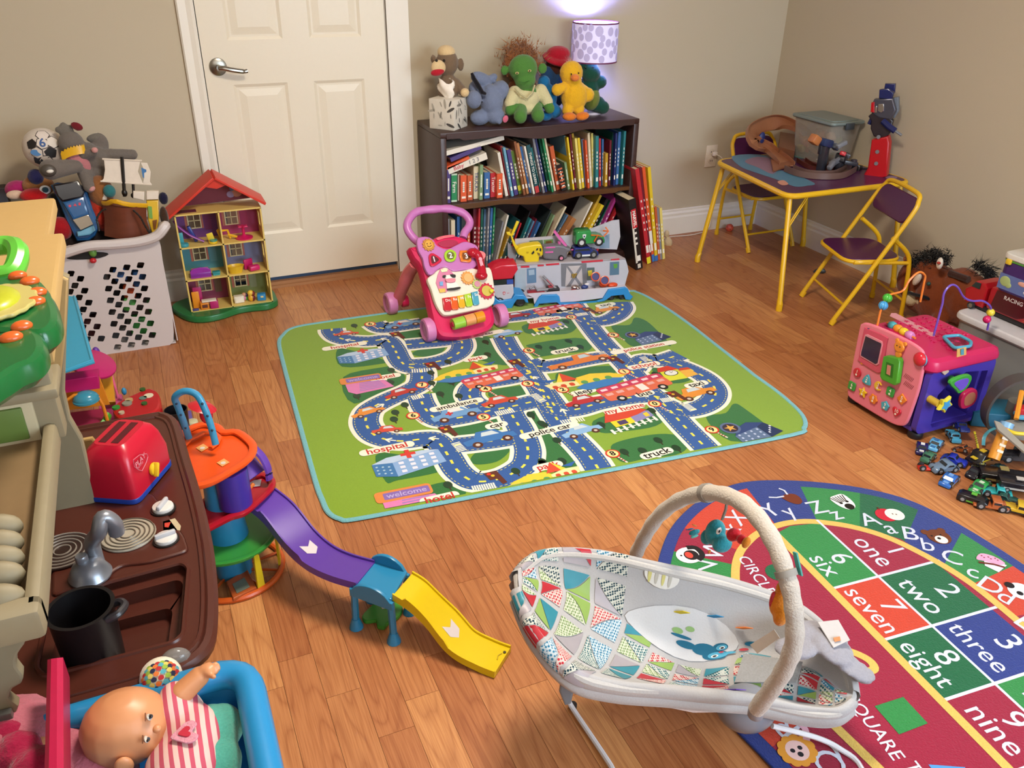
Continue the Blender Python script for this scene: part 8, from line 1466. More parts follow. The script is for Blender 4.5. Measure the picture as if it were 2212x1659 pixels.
q = F(-8, 655, zp+.038); g = G(mat('#b8ac66', .35)).prism([(q.x+(.045+.0025*abs(cos(9*a)))*cos(a), q.y+(.058+.003*abs(cos(9*a)))*sin(a)) for a in [2*pi*i/90 for i in range(90)]], .006, T((0, 0, zp+.036)), b=.002); D(g, 'scalloped_dial'); D(G(mat('#a8ac24', .3)).ell(.032, .044, .012, (q.x-.004, q.y, zp+.042)), 'yellow_button')
D(G(mat('#5cb43c', .25)).tube(smooth([F(-30, 535, zp+.05), F(20, 530, zp+.05), F(38, 540, zp+.05), F(38, 565, zp+.04), F(20, 592, zp+.03), F(-30, 596, zp+.03)]), .014, 10), 'green_handle')
# ================= SHOPPING CART WITH DOLLS =================
BU = mat('#2584bc', .3, v=.04); t = thing('toy_cart', 'bright blue toy shopping cart at the bottom left corner', 'toy cart', (-.52, -2.97, 0)); D = lambda g, n, par=t, **k: g.done(n, par, world=True, **k)
cx0, cx1, cy0, cy1, cz = -.80, -.262, -3.16, -2.795, .495
D(G(BU).prism([(cx0, cy0), (cx1-.02, cy0), (cx1-.02, cy1-.01), (cx0, cy1-.01)], .012, T((0, 0, .30))), 'bottom')
for n_, a, b in (('far_wall', (cx0, cy1-.022, .30), (cx1-.02, cy1-.008, cz)), ('near_wall', (cx0, cy0, .30), (cx1-.02, cy0+.012, cz)), ('left_wall', (cx0, cy0, .30), (cx0+.012, cy1, cz))): D(G(BU).bx(a, b, .003), n_)
Mr = Mx(((0, 0, 1, cx1-.035), (1, 0, 0, 0), (0, 1, 0, 0), (0, 0, 0, 1))); D(G(BU).prism([(cy0, .30), (cy1-.012, .30), (cy1-.012, cz), (cy0, cz)], .012, Mr, holes=[[(-3.04, .42), (-2.86, .42), (-2.85, .465), (-2.87, .478), (-3.04, .478)]]), 'end_wall')
D(G(BU).tube(rnd([V((cx0, cy0, cz)), V((cx1-.022, cy0, cz)), V((cx1-.022, cy1-.016, cz)), V((cx0, cy1-.016, cz))], .05, 6), [.016]*7+[.021]*14+[.016]*7, 12, closed=True), 'rim')
for x, y in ((-.74, -3.1), (-.36, -3.1), (-.74, -2.85), (-.36, -2.85)): D(G(BU).tube([(x, y, .30), (x, y, .05)], .010, 8), 'leg'); wheel((x, y, .034), .034, .02, mat('#e0a020', .4), t, (0, 1, 0))
D(G(mat('#b01c44', .35)).slab([F(100, 1418, .585), F(134, 1413, .585), F(135, 1700, .585), F(92, 1700, .585)], .05, d=(0, 0, -1), b=.006), 'pink_handle')
# baby doll
SK = mat('#c98a5e', .4, v=.03); dc = F(272, 1570, .50); dr = pm(92, dc); t = thing('baby_doll', 'bald baby doll in pink striped shirt lying in the blue cart', 'doll', (dc.x, dc.y, .43)); D = lambda g, n, par=t, **k: g.done(n, par, world=True, **k)
HM = basis(dc, F(360, 1580, .50)-dc, (0, 0, 1)); hx_, hz_ = HM.to_3x3() @ V((1, 0, 0)), V((0, 0, 1)); hyv = hx_.cross(hz_)
o = soft('head', t, SK, [(dc, (dr*1.02, dr*.90, dr*.92)), (dc+hx_*dr*.42+hz_*dr*.02, (dr*.6, dr*.66, dr*.66)), (dc+hx_*dr*.70-hz_*dr*.1+hyv*dr*.32, dr*.3), (dc+hx_*dr*.70-hz_*dr*.1-hyv*dr*.32, dr*.3)], vox=.005, fur=0, k='p')
def onS(u, v, k=1.):
    d = ray(u, v).normalized(); b = (CP-dc).dot(d); R_ = dr*k; disc = b*b-((CP-dc).length_squared-R_*R_); return CP+d*(-b-math.sqrt(max(0, disc)))
for u, v in ((322, 1549), (316, 1597)):
    q = onS(u, v, 1.015); nn = (q-dc).normalized(); o = D(G(mat('#c4b8ac', .2)).ell(.0058, .0042, .0022, M=basis(q, V((0, 1, 0)), nn.cross(V((0, 1, 0))))), 'eye'); D(G(mat('#3c4654', .15)).ell(.0042, .0042, .0015, q+nn*.0018, M=None), 'iris', o); D(G('#0c0c10').ell(.0022, .0022, .001, q+nn*.0048), 'pupil', o); D(G('#7c4c30').tube([onS(u-8, v-9+k*6, 1.03) for k in range(4)], .0008, 5), 'eyelid')
q = onS(352, 1572, 1.02); D(G(SK).ell(.006, .006, .005, onS(339, 1574, 1.01)), 'nose'); D(G(mat('#b0604c', .4)).ell(.005, .009, .004, onS(357, 1572, .93), (0, 40, 0)), 'mouth')
D(G(SK).ell(.012, .006, .016, onS(268, 1655, 1.0)), 'ear')
def stripes():
    M = bpy.data.materials.new('striped_jersey'); M.use_nodes = True; N = M.node_tree.nodes; Lk = M.node_tree.links; b = N['Principled BSDF']; tc = N.new('ShaderNodeTexCoord'); wv = N.new('ShaderNodeTexWave'); wv.inputs['Scale'].default_value = 26; wv.inputs['Distortion'].default_value = .6; Lk.new(tc.outputs['Object'], wv.inputs['Vector']); gt = N.new('ShaderNodeMath'); gt.operation = 'GREATER_THAN'; gt.inputs[1].default_value = .55; Lk.new(wv.outputs[1], gt.inputs[0]); mx = N.new('ShaderNodeMix'); mx.data_type = 'RGBA'; mx.inputs[6].default_value = lin('#d8b4ac'); mx.inputs[7].default_value = lin('#b84c60'); Lk.new(gt.outputs[0], mx.inputs[0]); Lk.new(mx.outputs[2], b.inputs['Base Color']); b.inputs['Roughness'].default_value = .95; return M
SJ = stripes(); zb = .475; C_ = lambda u, v, z=zb: F(u, v, z)
soft('shirt', t, SJ, [(C_(385, 1560), (.04, .055, .04)), (C_(415, 1600), (.045, .06, .04)), (C_(395, 1660), (.05, .05, .04)), *limb(C_(375, 1540, .50), C_(378, 1505, .51), .026, .022, 4)], fur=.001)
soft('trousers', t, mat('#4c9c8c', k='f'), [(C_(455, 1590, .465), (.038, .05, .035)), (C_(450, 1650, .46), (.045, .05, .035)), (C_(480, 1570, .46), (.03, .035, .03))], fur=.001)
soft('collar_cuff', t, mat('#6cb0a0', k='f'), [(C_(392, 1496, .515), (.018, .012, .018), (0, 0, 30))], fur=0, vox=.003)
a0, a1, a2 = C_(392, 1498, .517), C_(430, 1462, .53), C_(450, 1446, .54)
arm = [(p, r_) for p, r_ in limb(a0, a1, .0165, .0145, 6)]+[(a2, (.010, .012, .008)), (C_(443, 1450, .537), .0105)]
for i, (u, v) in enumerate(((466, 1434), (471, 1438), (472, 1444), (466, 1453))): arm += limb(C_(452, 1446, .54), C_(u, v, .545-.003*i), .0048, .0034, 6)
arm += limb(C_(446, 1455, .538), C_(462, 1462, .54), .0048, .0036, 5)
soft('arm', t, SK, arm, vox=.0022, fur=0, k='p', sm=2)
hq_ = C_(399, 1583, .52); D(G(mat('#cc8c9c', k='f')).prism([(hq_.x+y_*.020*1., hq_.y-x_*.020) for x_, y_ in [(p.x, p.y) for p in smooth([(a, b, 0) for a, b in HEART], 3, True)]], .003, T((0, 0, hq_.z-.003)), b=.001), 'heart_patch'); D(G('#b42038').prism([(hq_.x+y_*.009, hq_.y-x_*.009) for x_, y_ in [(p.x, p.y) for p in smooth([(a, b, 0) for a, b in HEART], 3, True)]], .002, T((0, 0, hq_.z))), 'heart_centre')
# patterned ball, block, pink doll
bc_ = F(348, 1464, .50); br_ = pm(44, bc_); t = thing('fabric_ball', 'cloth ball with multicoloured fish scale print above the doll', 'ball', bc_); G(mat('#dcd4c0', .8, 'f', bs=.1)).ell(br_, br_, br_, n=24).done('ball_skin', t); view = (CP-bc_).normalized(); rr_ = V((0, 0, 1)).cross(view).normalized(); uu_ = view.cross(rr_); rn = random.Random(6)
pal = ['#a8242c', '#cc6c2c', '#88a83c', '#4c9cac', '#1c2444', '#c8b85c']
for j in range(-4, 5):
    for i in range(-4, 5):
        a, b = (i+(.5 if j % 2 else 0))*.27, j*.2
        if a*a+b*b > 1.0: continue
        d = (view+rr_*a*1.15+uu_*b*1.15).normalized(); x = (rr_-d*rr_.dot(d)).normalized(); y = d.cross(x); r_ = .125; off = .0006*(5-j)
        ring = [(d+x*r_*cos(q)+y*r_*(sin(q) if sin(q) > 0 else .75*sin(q))).normalized()*(br_+off) for q in [2*pi*k/14 for k in range(14)]]
        G(mat(pal[(i*2+j*3) % 6], .85)).add([d*(br_+off)]+ring, [(0, 1+k, 1+(k+1) % 14) for k in range(14)]).done('scale_print', t, flat=True)
t = thing('toy_dome', 'clear grey plastic cap behind the fish scale ball', 'toy', F(380, 1425, .50)); G(mat('#8c8884', .15, a=.6)).ell(.022, .014, .02).done('cap', t)
t = thing('toy_block', 'orange toy block against the far wall of the blue cart', 'toy', F(290, 1495, .46)); G(mat('#c47820', .4)).box(.04, .05, .09, (0, 0, -.02), (0, -6, 0), .006).done('block', t)
t = thing('plush_toy', 'pale pink doll clothes bundled at the left end of the cart', 'plush', F(60, 1640, .46)); soft('body', t, '#b86878', [(F(-20, 1640, .46), (.12, .09, .07)), (F(60, 1650, .46), (.08, .06, .06)), (F(170, 1640, .45), (.05, .05, .04)), (F(200, 1680, .44), (.06, .05, .05))], fur=.003); soft('ruffle', t, '#a01c44', [(F(10, 1600, .50), (.035, .02, .03)), (F(40, 1630, .51), (.03, .03, .03)), (F(75, 1665, .51), (.03, .03, .03))], fur=.006, vox=.004); soft('arm', t, SK, [*limb(F(60, 1640, .50), F(100, 1610, .49), .024, .02), *limb(F(178, 1558, .47), F(150, 1572, .46), .014, .012)], fur=0, k='p')
t = thing('plush_toy', 'bright red cloth between the baby doll head and pink handle', 'plush', F(165, 1610, .45)); soft('body', t, '#981420', [(F(160, 1600, .45), (.035, .05, .03))], fur=.002)
# ================= TOYS BEHIND THE KITCHEN =================
t = thing('toy_house', 'toy house with pale blue roof and magenta trim behind the kitchen', 'toy house', (-.60, -1.1, 0)); D = lambda g, n, par=t, **k: g.done(n, par, world=True, **k)
A_, B_, C2, D_ = F(95, 640, .43), F(166, 645, .43), F(213, 800, .33), F(90, 825, .33); TLB = mat('#3e9cc0', .35, v=.03); MGT = mat('#b41c64', .3); OR_ = mat('#d88424', .35)
nrm_ = (B_-A_).cross(D_-A_).normalized(); D_ = D_-nrm_*((D_-A_).dot(nrm_)); C2 = C2-nrm_*((C2-A_).dot(nrm_)); up_ = nrm_ if nrm_.z > 0 else -nrm_
D(G(TLB).slab([A_, B_, C2, D_], .010, d=up_, b=.003), 'roof_panel'); D(G(TLB).tube([p+up_*.010 for p in (B_+(A_-B_).normalized()*.006, C2+(D_-C2).normalized()*.006-(C2-B_).normalized()*.01, D_)], .003, 5), 'roof_rim')
yh = C2.y+.03; Mo = basis((0, yh, 0), (1, 0, 0), (0, 0, 1)); ko = PL(Mo)
D(G(MGT).prism(ko.P('60 835 213 812 216 842 60 862'), .05, Mo, z=-.055, b=.004), 'eave'); D(G(OR_).prism(ko.P('60 858 214 842 222 862 238 905 60 930'), .006, Mo, z=-.10, b=.001), 'back_wall'); D(G(OR_).tube([ko.W(*p) for p in ((140, 868), (160, 854), (190, 850), (212, 858), (222, 875), (232, 908))], .005, 8), 'arch')
q = ko.W(186, 862, .0); D(G(mat('#3a8aa4', .2)).ell(.036, .03, .026, q, z0=0), 'awning_dome'); D(G(mat('#3a8aa4', .25)).cyl(.037, .005, q-V((0, 0, .005)), n=24), 'awning_rim')
D(G('#8c1c48').slab([ko.W(60, 935), ko.W(228, 912), ko.W(222, 885, -.08), ko.W(60, 900, -.08)], .006, d=(0, 0, -1)), 'balcony_floor'); D(G(mat('#4ca030', .3)).tube(smooth([ko.W(60, 945, .01), ko.W(190, 935, .02), ko.W(222, 918, .0), ko.W(234, 895, -.03)]), .009, 8, flat=1.6, up=(0, 0, 1)), 'green_rail'); D(G('#1c5c30').bx((-.75, yh-.03, .0), (-.545, yh+.02, .10), .004), 'green_base')
D(G(mat('#c4881c', .4)).slab([F(214, 800, .2), F(240, 790, .2), F(250, 868, .14), F(228, 872, .14)], .02, b=.003), 'side_slide'); D(G(mat('#d05c88', .35)).tube([F(237, 795, .2), F(256, 862, .12), F(232, 872, .12)], .004, 6), 'pink_frame')
D(G(MGT).cyl(.068, .012, F(200, 790, .25), (14, 24, 0), 36, .004), 'turntable_disc'); D(G('#5c2c94').ell(.012, .012, .02, F(208, 762, .26)), 'disc_knob')
t = thing('music_toy', 'red rounded electronic toy with green buttons behind the toaster', 'toy', F(295, 875, .0)); D = lambda g, n, par=t, **k: g.done(n, par, world=True, **k); zr = .15
ro = [(q.x, q.y) for q in smooth([F(u, v, zr) for u, v in ((243, 888), (254, 868), (290, 850), (322, 838), (342, 848), (347, 872), (335, 888), (300, 898), (262, 905))], 4, True)]; D(G(mat('#b41820', .28, v=.04)).prism(ro, .045, T((0, 0, zr-.045)), b=.008), 'body'); D(G('#7c1018').prism(sc2(ro, .6), .10, T((0, 0, .005))), 'pedestal'); zr += .0005
for u, v, r_, c, n_ in ((308, 843, 6, '#2c5c24', 'button'), (312, 873, 6, '#2c5c24', 'button'), (251, 882, 8, '#2c8c34', 'button'), (275, 873, 10, '#8c8c7c', 'pointer_hub'), (263, 893, 6, '#c0b094', 'pointer_tip'), (321, 855, 10, '#dcd4b8', 'clock_print'), (309, 860, 8, '#5c7c74', 'clock_print'), (279, 866, 8, '#bc9c6c', 'picture_print')): q = F(u, v, zr); D(G(mat(c, .4)).cyl(pm(r_, q), .002+.004*(n_[0] in 'bp'), q, n=18), n_)
q = F(269, 850, zr); D(G(mat('#2c84b0', .3)).ell(.008, .008, .013, q+V((0, 0, .008))), 'blue_button'); D(G(mat('#c04c88', .4)).bx((-.56, -1.16, .0), (-.49, -1.08, .12), .005), 'pink_stand')
t = thing('toy_cup', 'black plastic cup standing behind the orange garage deck', 'cup', F(392, 948, .0)); G(mat('#0e0d12', .35)).lathe([(0, 0), (.030, 0), (.036, .11), (.033, .11), (.028, .006), (0, .006)], n=28).done('cup', t); t = thing('toy_tray', 'lilac plastic tray piece beneath the black cup', 'toy', F(385, 925, .0)); G(mat('#6c5ca8', .35)).bx((-.06, -.04, .0005), (.05, .09, .012), .004).done('tray', t)
t = thing('toy_piece', 'small cream plastic piece beside the black cup', 'toy', F(418, 925, .0)); G(mat('#c8c4a0', .4)).cyl(.018, .03, n=16, b=.004).done('piece', t)
# ================= TOY GARAGE =================
gc = V((-.262, -1.965, 0)); t = thing('toy_garage', 'multicolour toy garage tower with orange top deck beside the kitchen', 'toy garage', gc); D = lambda g, n, par=t, **k: g.done(n, par, world=True, **k)
OD, GD, RD2, PD, YD, BD = mat('#dc5018', .3, v=.04), mat('#2f8434', .3, v=.04), mat('#a01424', .25, v=.04), mat('#5c3a9c', .3, v=.04), mat('#d8c428', .35), mat('#2a84b4', .3, v=.03)
LQ = lambda tt, z: [(q.x, q.y) for q in [F(*p, z) for p in (lambda a: [(a[i], a[i+1]) for i in range(0, len(a), 2)])([float(x) for x in tt.split()])]]
sm3 = lambda P, n=4: [(q.x, q.y) for q in smooth([(*p, 0) for p in P], n, True)]
def deck(P, z, c, n, th=.008, rim=.014): D(G(c).prism(P, th, T((0, 0, z-th)), b=.002), n); D(G(c).tube([V((*p, z+rim*.3)) for p in P], rim*.5, 6, closed=True, flat=.5, up=(0, 0, 1)), 'rim'); 
br = [V((gc.x+.12*cos(a), gc.y+.12*sin(a), .007)) for a in [2*pi*i/36 for i in range(36)]]; D(G(mat('#c45418', .3)).tube(br, .008, 8, closed=True), 'base_ring')
for k in range(10): a = k*.628+.2; D(G(mat('#b44c18', .3)).tube([gc+V((.03*cos(a), .03*sin(a), .006)), gc+V((.118*cos(a), .118*sin(a), .006))], .004, 6), 'spoke')
D(G(mat('#a85020', .35)).slab([F(490, 1262, .01), F(535, 1235, .01), F(555, 1275, .01), F(505, 1300, .01)], .010, d=(0, 0, 1), b=.002), 'base_ramp'); D(G(mat('#6c7468', .4)).slab([F(502, 1262, .021), F(528, 1248, .021), F(540, 1268, .021), F(512, 1282, .021)], .0008, d=(0, 0, 1)), 'sticker')
deck(sm3([(gc.x+.118*cos(a), gc.y+.118*sin(a)) for a in [2*pi*i/12 for i in range(12)]]), .118, GD, 'green_level')
D(G(BD).lathe([(.045, .0), (.05, .118), (.04, .21), (.034, .33)], gc, n=24), 'blue_core'); D(G(mat('#3a2c94', .3)).cyl(.04, .10, gc+V((.03, -.03, .225)), n=20), 'violet_core')
for a in (-2.2, -.25, -1.1, 1.4): D(G(YD).slab([gc+V((.112*cos(a+o_), .112*sin(a+o_), z)) for o_, z in ((-.09, .01), (.09, .01), (.06, .115), (-.06, .115))], .006), 'yellow_post')
deck(sm3(LQ('424 1150 432 1100 470 1070 520 1050 560 1030 582 1035 588 1055 560 1085 530 1110 500 1120 470 1135 440 1150', .215)), .215, RD2, 'red_level', rim=.02)
D(G(mat('#c8c0c0', .4)).slab([F(525, 1040, .217), F(565, 1036, .217), F(562, 1050, .217), F(528, 1054, .217)], .001, d=(0, 0, 1)), 'arrow_sticker'); D(G(mat('#c86820', .35)).tube([F(528, 1082, .22), F(532, 1062, .24), F(548, 1045, .25)], .005, 8), 'striped_gate')
deck(sm3(LQ('380 985 384 962 400 938 435 922 468 926 482 938 512 938 540 958 548 975 536 998 500 1022 455 1046 415 1054 388 1048 376 1020', .335), 3), .335, OD, 'orange_deck', rim=.022)
D(G(OD).tube([F(u, v, .342) for u, v in ((385, 975), (410, 950), (440, 935), (462, 934), (475, 945), (468, 958), (455, 968))], .007, 8, flat=.6, up=(0, 0, 1)), 'deck_wall')
for u, v in ((437, 968), (482, 1000)): D(G(mat('#dc9c5c', .4)).slab([F(u-14, v, .3365), F(u+2, v-9, .3365), F(u+14, v-1, .3365), F(u-2, v+8, .3365)], .0008, d=(0, 0, 1)), 'sticker'); D(G('#ccc4b8').cyl(.006, .0005, F(u, v, .3375), n=14), 'sticker_print')
D(G(PD).tube(smooth([F(545, 965, .32), F(565, 985, .30), F(578, 1010, .27), F(582, 1035, .235)]), .012, 8, flat=.5, up=(0, 0, 1)), 'purple_track'); D(G(PD).slab([F(500, 1020, .27), F(545, 985, .28), F(572, 1015, .25), F(530, 1045, .24)], .008, d=(0, 0, 1), b=.002), 'purple_track')
ya = -1.90; hp_ = smooth([B(u, v, ya+.04*(i-4)/4*-1) for i, (u, v) in enumerate(((408, 946), (398, 915), (384, 878), (378, 858), (398, 845), (424, 852), (441, 880), (455, 918), (466, 960)))], 4); D(G(mat('#3688b0', .3)).tube(hp_, .0085, 10, flat=.7, up=(0, -1, 0)), 'blue_hoop')
for i in (3, 6, 9, 23, 26, 29): q = hp_[min(i, len(hp_)-1)]; D(G('#123048').ell(.003, .003, .003, q+V((0, -.0065, .003)), n=8), 'hole')
q = B(437, 880, -1.86); D(G(mat('#b8202c', .25)).lathe([(0, .012), (.02, .010), (.034, 0), (.030, -.002), (.018, .007), (0, .009)], q+V((0, 0, .0)), (0, 20, 0), 24), 'red_scoop'); D(G(mat('#b8202c', .25)).ell(.016, .008, .024, q+V((.006, .01, -.028))), 'red_bucket')
# ================= TRACK: PURPLE RAMP, BLUE BRIDGE, YELLOW RAMP =================
def ramp(name, label, P, c, hide, wd=.088, rise=None):
    t = thing(name, label, 'toy track', P[-1]); P = smooth(P, 6); rows = []; n = len(P)
    for i in range(n):
        q = (P[min(i+1, n-1)]-P[max(i-1, 0)]); q.z = 0; q.normalize(); s_ = V((q.y, -q.x, 0)); p = P[i]; h = wd/2; k = i/(n-1); rm = .016 if .14 < k < .55 else .006
        rows.append([p-s_*h+V((0, 0, .006)), p-s_*(h-.004)+V((0, 0, .006)), p-s_*(h-.004), p+s_*(h-.004), p+s_*(h-.004)+V((0, 0, rm)), p+s_*h+V((0, 0, rm)), p+s_*h-V((0, 0, .014)), p-s_*h-V((0, 0, .014))])
    G(c).loft(rows, closed=True, cap=True).done('channel', t, world=True, ang=.5)
    i = int(n*.5); p = P[i]; q = (P[i+1]-P[i-1]).normalized(); s_ = V((q.y, -q.x, 0)).normalized(); m = basis(p+q.cross(s_)*-.0012 if q.cross(s_).z < 0 else p+q.cross(s_)*.0012, q, q.cross(s_).cross(q)); G(mat('#d0c8cc', .4)).prism([(-.022, .016), (.008, .016), (.022, 0), (.008, -.016), (-.022, -.016), (-.008, 0)], .0008, m).done('arrow_sticker', t, world=True)
    for dx in (-.006, .006): G('#9c949c').tube([m @ V((dx-.006, .013, .001)), m @ V((dx+.007, 0, .001)), m @ V((dx-.006, -.013, .001))], .0009, 4).done('arrow_print', t, world=True)
    return t
a0, a1 = F(556, 1075, .205), F(800, 1220, .145)
ramp('toy_ramp', 'purple curved toy ramp running down from the garage to the bridge', [F(562, 1072, .21), F(602, 1105, .19), F(650, 1165, .15), F(690, 1200, .135), F(735, 1222, .132), F(790, 1238, .133)], PD, None)
pts9 = [F(870, 1262, .133), F(905, 1285, .118), F(955, 1335, .07), F(1000, 1385, .032), F(1050, 1412, .017), F(1086, 1426, .0155)]
yr = ramp('toy_ramp', 'bright yellow toy ramp running from the blue bridge to the floor', pts9, mat('#dcc010', .3, v=.03), None); G('#3c3410').cyl(.0035, .001, F(1090, 1409, .0165), n=12).done('screw_hole', yr, world=True); G('#b89c10').tube([F(1074, 1425, .0165), F(1076, 1416, .0165), F(1084, 1411, .0165)], .0012, 5).done('slot', yr, world=True)
t = thing('toy_bridge', 'blue four-legged toy bridge joining the purple and yellow ramps', 'toy track', (.045, -2.28, 0)); D = lambda g, n, par=t, **k: g.done(n, par, world=True, **k)
FF = [V((-.023, -2.283, 0)), V((.046, -2.362, 0)), V((.108, -2.285, 0)), V((.036, -2.208, 0))]; ct_ = sum(FF, V((0, 0, 0)))/4
for f_ in FF:
    tp_ = V((f_.x, f_.y, .118))+(ct_-f_)*.05; D(G(BD).tube([f_+V((0, 0, .025)), tp_], .0085, 6), 'leg'); D(G(BD).lathe([(0, .0005), (.017, .0005), (.0165, .004), (.009, .028), (0, .028)], f_, n=12), 'foot')
D(G(BD).slab([V((p.x, p.y, .120)) for p in rnd([ct_+(f-ct_)*1.02 for f in FF], .008)], .010, d=(0, 0, 1), b=.002), 'road_deck')
for a, b, h in ((0, 1, .026), (3, 2, .038)):
    A, B_ = FF[a]*1.0, FF[b]*1.0; x = (B_-A).normalized(); L = (B_-A).length; o = (A-ct_).normalized()*.0; nx_ = x.cross(V((0, 0, 1))); m = basis(V((A.x, A.y, .100))+nx_*-.004, x, (0, 0, 1)); D(G(BD).prism([(-.006, 0), (-.006, .022)]+[(L*k/8, .022+h*sin(pi*k/8)**.6) for k in range(9)]+[(L+.006, .022), (L+.006, 0)], .010, m, b=.002), 'side_rail')
t = thing('toy_track', 'green toy track piece with puzzle tabs lying under blue bridge', 'toy track', F(825, 1320, 0)); o = [(q.x, q.y) for q in smooth([F(u, v, .012) for u, v in ((782, 1330), (800, 1310), (825, 1292), (868, 1305), (862, 1330), (838, 1345), (830, 1355), (815, 1352), (812, 1340), (790, 1342))], 3, True)]; G(mat('#3c8c2c', .3)).prism(o, .012, T((0, 0, .0008)), b=.003).done('track_body', t, world=True); G(mat('#b8b4ac', .4)).slab([F(818, 1302, .0132), F(840, 1298, .0132), F(846, 1312, .0132), F(826, 1316, .0132)], .0006, d=(0, 0, 1)).done('sticker', t, world=True)
# ================= BABY BOUNCER =================
bn = thing('baby_bouncer', 'grey baby bouncer seat with triangle print cloth and toy bar', 'baby bouncer', F(1480, 1560, 0)); D = lambda g, n, par=bn, **k: g.done(n, par, world=True, **k)
RW_ = [((1119, 1232, .402), (1119, 1248, .40), (1121, 1268, .396)), ((1178, 1186, .40), (1190, 1275, .345), (1160, 1352, .37)), ((1300, 1188, .365), (1290, 1330, .26), (1240, 1440, .32)), ((1450, 1222, .325), (1405, 1395, .16), (1338, 1470, .275)), ((1590, 1255, .285), (1505, 1435, .125), (1478, 1480, .232)), ((1715, 1300, .25), (1610, 1430, .14), (1620, 1497, .20)), ((1798, 1372, .215), (1735, 1450, .155), (1728, 1522, .17)), ((1834, 1445, .19), (1800, 1490, .165), (1802, 1528, .166)), ((1843, 1490, .175), (1842, 1502, .172), (1838, 1508, .172))]
CW = [[F(*p) for p in r_] for r_ in RW_]
def cr(P, x):
    x = max(0, min(len(P)-1-1e-6, x)); i = int(x); t = x-i; a, b, c, d = P[max(i-1, 0)], P[i], P[i+1], P[min(i+2, len(P)-1)]
    return .5*((2*b)+(c-a)*t+(2*a-5*b+4*c-d)*t*t+(3*b-a-3*c+d)*t**3)
BCN = V((.53, -2.83, .3))
def surf(s, t):
    if t < 0 or t > 1:                                    # cloth rolls outwards and down over the frame
        p = surf(s, 0 if t < 0 else 1); o = p-BCN; o.z = 0; o.normalize(); q = min(2.9, (-t if t < 0 else t-1)*22); return p+o*(.017*sin(q))+V((0, 0, -.017*(1-cos(q))))
    f_, c_, n_ = (cr([r_[k] for r_ in CW], s) for k in range(3)); a, b = f_.lerp(c_, .5), n_.lerp(c_, .5); dz = .035*min(1, s/2, (8-s)/2); a = a-V((0, 0, dz)); b = b-V((0, 0, dz))
    return cr([f_, a, c_, b, n_], t*4)
def sn(s, t):
    n = (surf(s+.02, t)-surf(s-.02, t)).cross(surf(s, min(1, t+.02))-surf(s, max(0, t-.02)))
    if n.length < 1e-12: return V((0, 0, 1))
    n.normalize(); return n if n.z > 0 else -n
GC = mat('#aaa7a6', .9, 'f', v=.02, bs=.15); rows = [[surf(8*i/48, -.13+1.26*k/40) for k in range(41)] for i in range(49)]
g = G(GC).loft(rows); D(g, 'seat_cloth', ang=2.); g = G(GC).loft([[p-V((0, 0, .022)) for p in r_] for r_ in rows]); D(g, 'seat_underside', ang=2.)
rl = [surf(8*i/40, 0) for i in range(41)]+[surf(8*(40-i)/40, 1) for i in range(1, 40)]
D(G(mat('#b4b0ac', .9, 'f', v=.02, bs=.2)).tube([p-V((0, 0, .017)) for p in rl], .010, 10, closed=True), 'padded_rim')
def cell(g, A, B_, C_, c, off=.0015, n=5):
    vs, ix = [], {}
    for i in range(n+1):
        for j in range(n+1-i): a, b = i/n, j/n; s, t = (A[k]*(1-a-b)+B_[k]*a+C_[k]*b for k in (0, 1)); ix[i, j] = len(vs); vs.append(surf(s, t)+sn(s, t)*off)
    fs = []
    for i in range(n):
        for j in range(n-i):
            fs.append((ix[i, j], ix[i+1, j], ix[i, j+1]))
            if i+j < n-1: fs.append((ix[i+1, j], ix[i+1, j+1], ix[i, j+1]))
    g.add(vs, fs, None, c)
PC = [dots('#bcbcb0', '#163844'), dots('#bcc0a8', '#6c8450'), '#a8202c', '#9c9498', dots('#c8b4ac', '#ac1c2c'), '#2c7c8c', dots('#b4c0c4', '#2c7090'), '#84a050', dots('#b8bcb4', '#1c5860')]
rn = random.Random(21); ps = 0; g = G()
g0 = []; s_ = .12
NS, NT = 13, 5
for i in range(NS):
    for j in range(NT):
        s0, s1 = .15+7.5*i/NS, .15+7.5*(i+1)/NS; lo, hi = (-.11, 1.11) if s0 < 2.3 else ((.28, .9) if s0 < 3. else (.36, .80)); t0, t1 = lo+(hi-lo)*j/NT, lo+(hi-lo)*(j+1)/NT
        if 2.6 < s0 < 4.6 and j < 2: continue
        e1, e2 = (s1-s0)*.06, (t1-t0)*.06; q = [(s0+e1, t0+e2), (s1-e1, t0+e2), (s1-e1, t1-e2), (s0+e1, t1-e2)]
        tr_ = ((q[0], q[1], q[3]), (q[1], q[2], q[3])) if (i+j) % 2 else ((q[0], q[1], q[2]), (q[0], q[2], q[3]))
        for k, (a, b, c) in enumerate(tr_):
            m_ = [sum(x[d] for x in (a, b, c))/3 for d in (0, 1)]; a, b, c = [tuple(x[d]+(m_[d]-x[d])*.07 for d in (0, 1)) for x in (a, b, c)]; cell(g, a, b, c, PC[(i*5+j*3+k*2+rn.randrange(2)) % 9])
D(g, 'printed_triangles', ang=2.)
WP = mat('#c4c2c2', .85, 'f', v=.01, bs=.1)
def sd(s, t, rs, rt_, c, L, n='critter_print', P=None):
    ring = [(s+rs*cos(q), t+rt_*sin(q)) for q in [2*pi*k/20 for k in range(20)]]; o = .002+.0009*L; m = 5 if rs > .4 else 2
    rows = [[surf(s+(p[0]-s)*k/m, t+(p[1]-t)*k/m)+sn(s+(p[0]-s)*k/m, t+(p[1]-t)*k/m)*o for p in ring] for k in range(m+1)]; D(G(c).loft(rows, closed=True), n, ang=2.)
sd(3.5, .33, 1.05, .17, WP, 0, 'white_insert')
TL1, TL2 = mat('#17607c', .9), mat('#4c9cb8', .9)
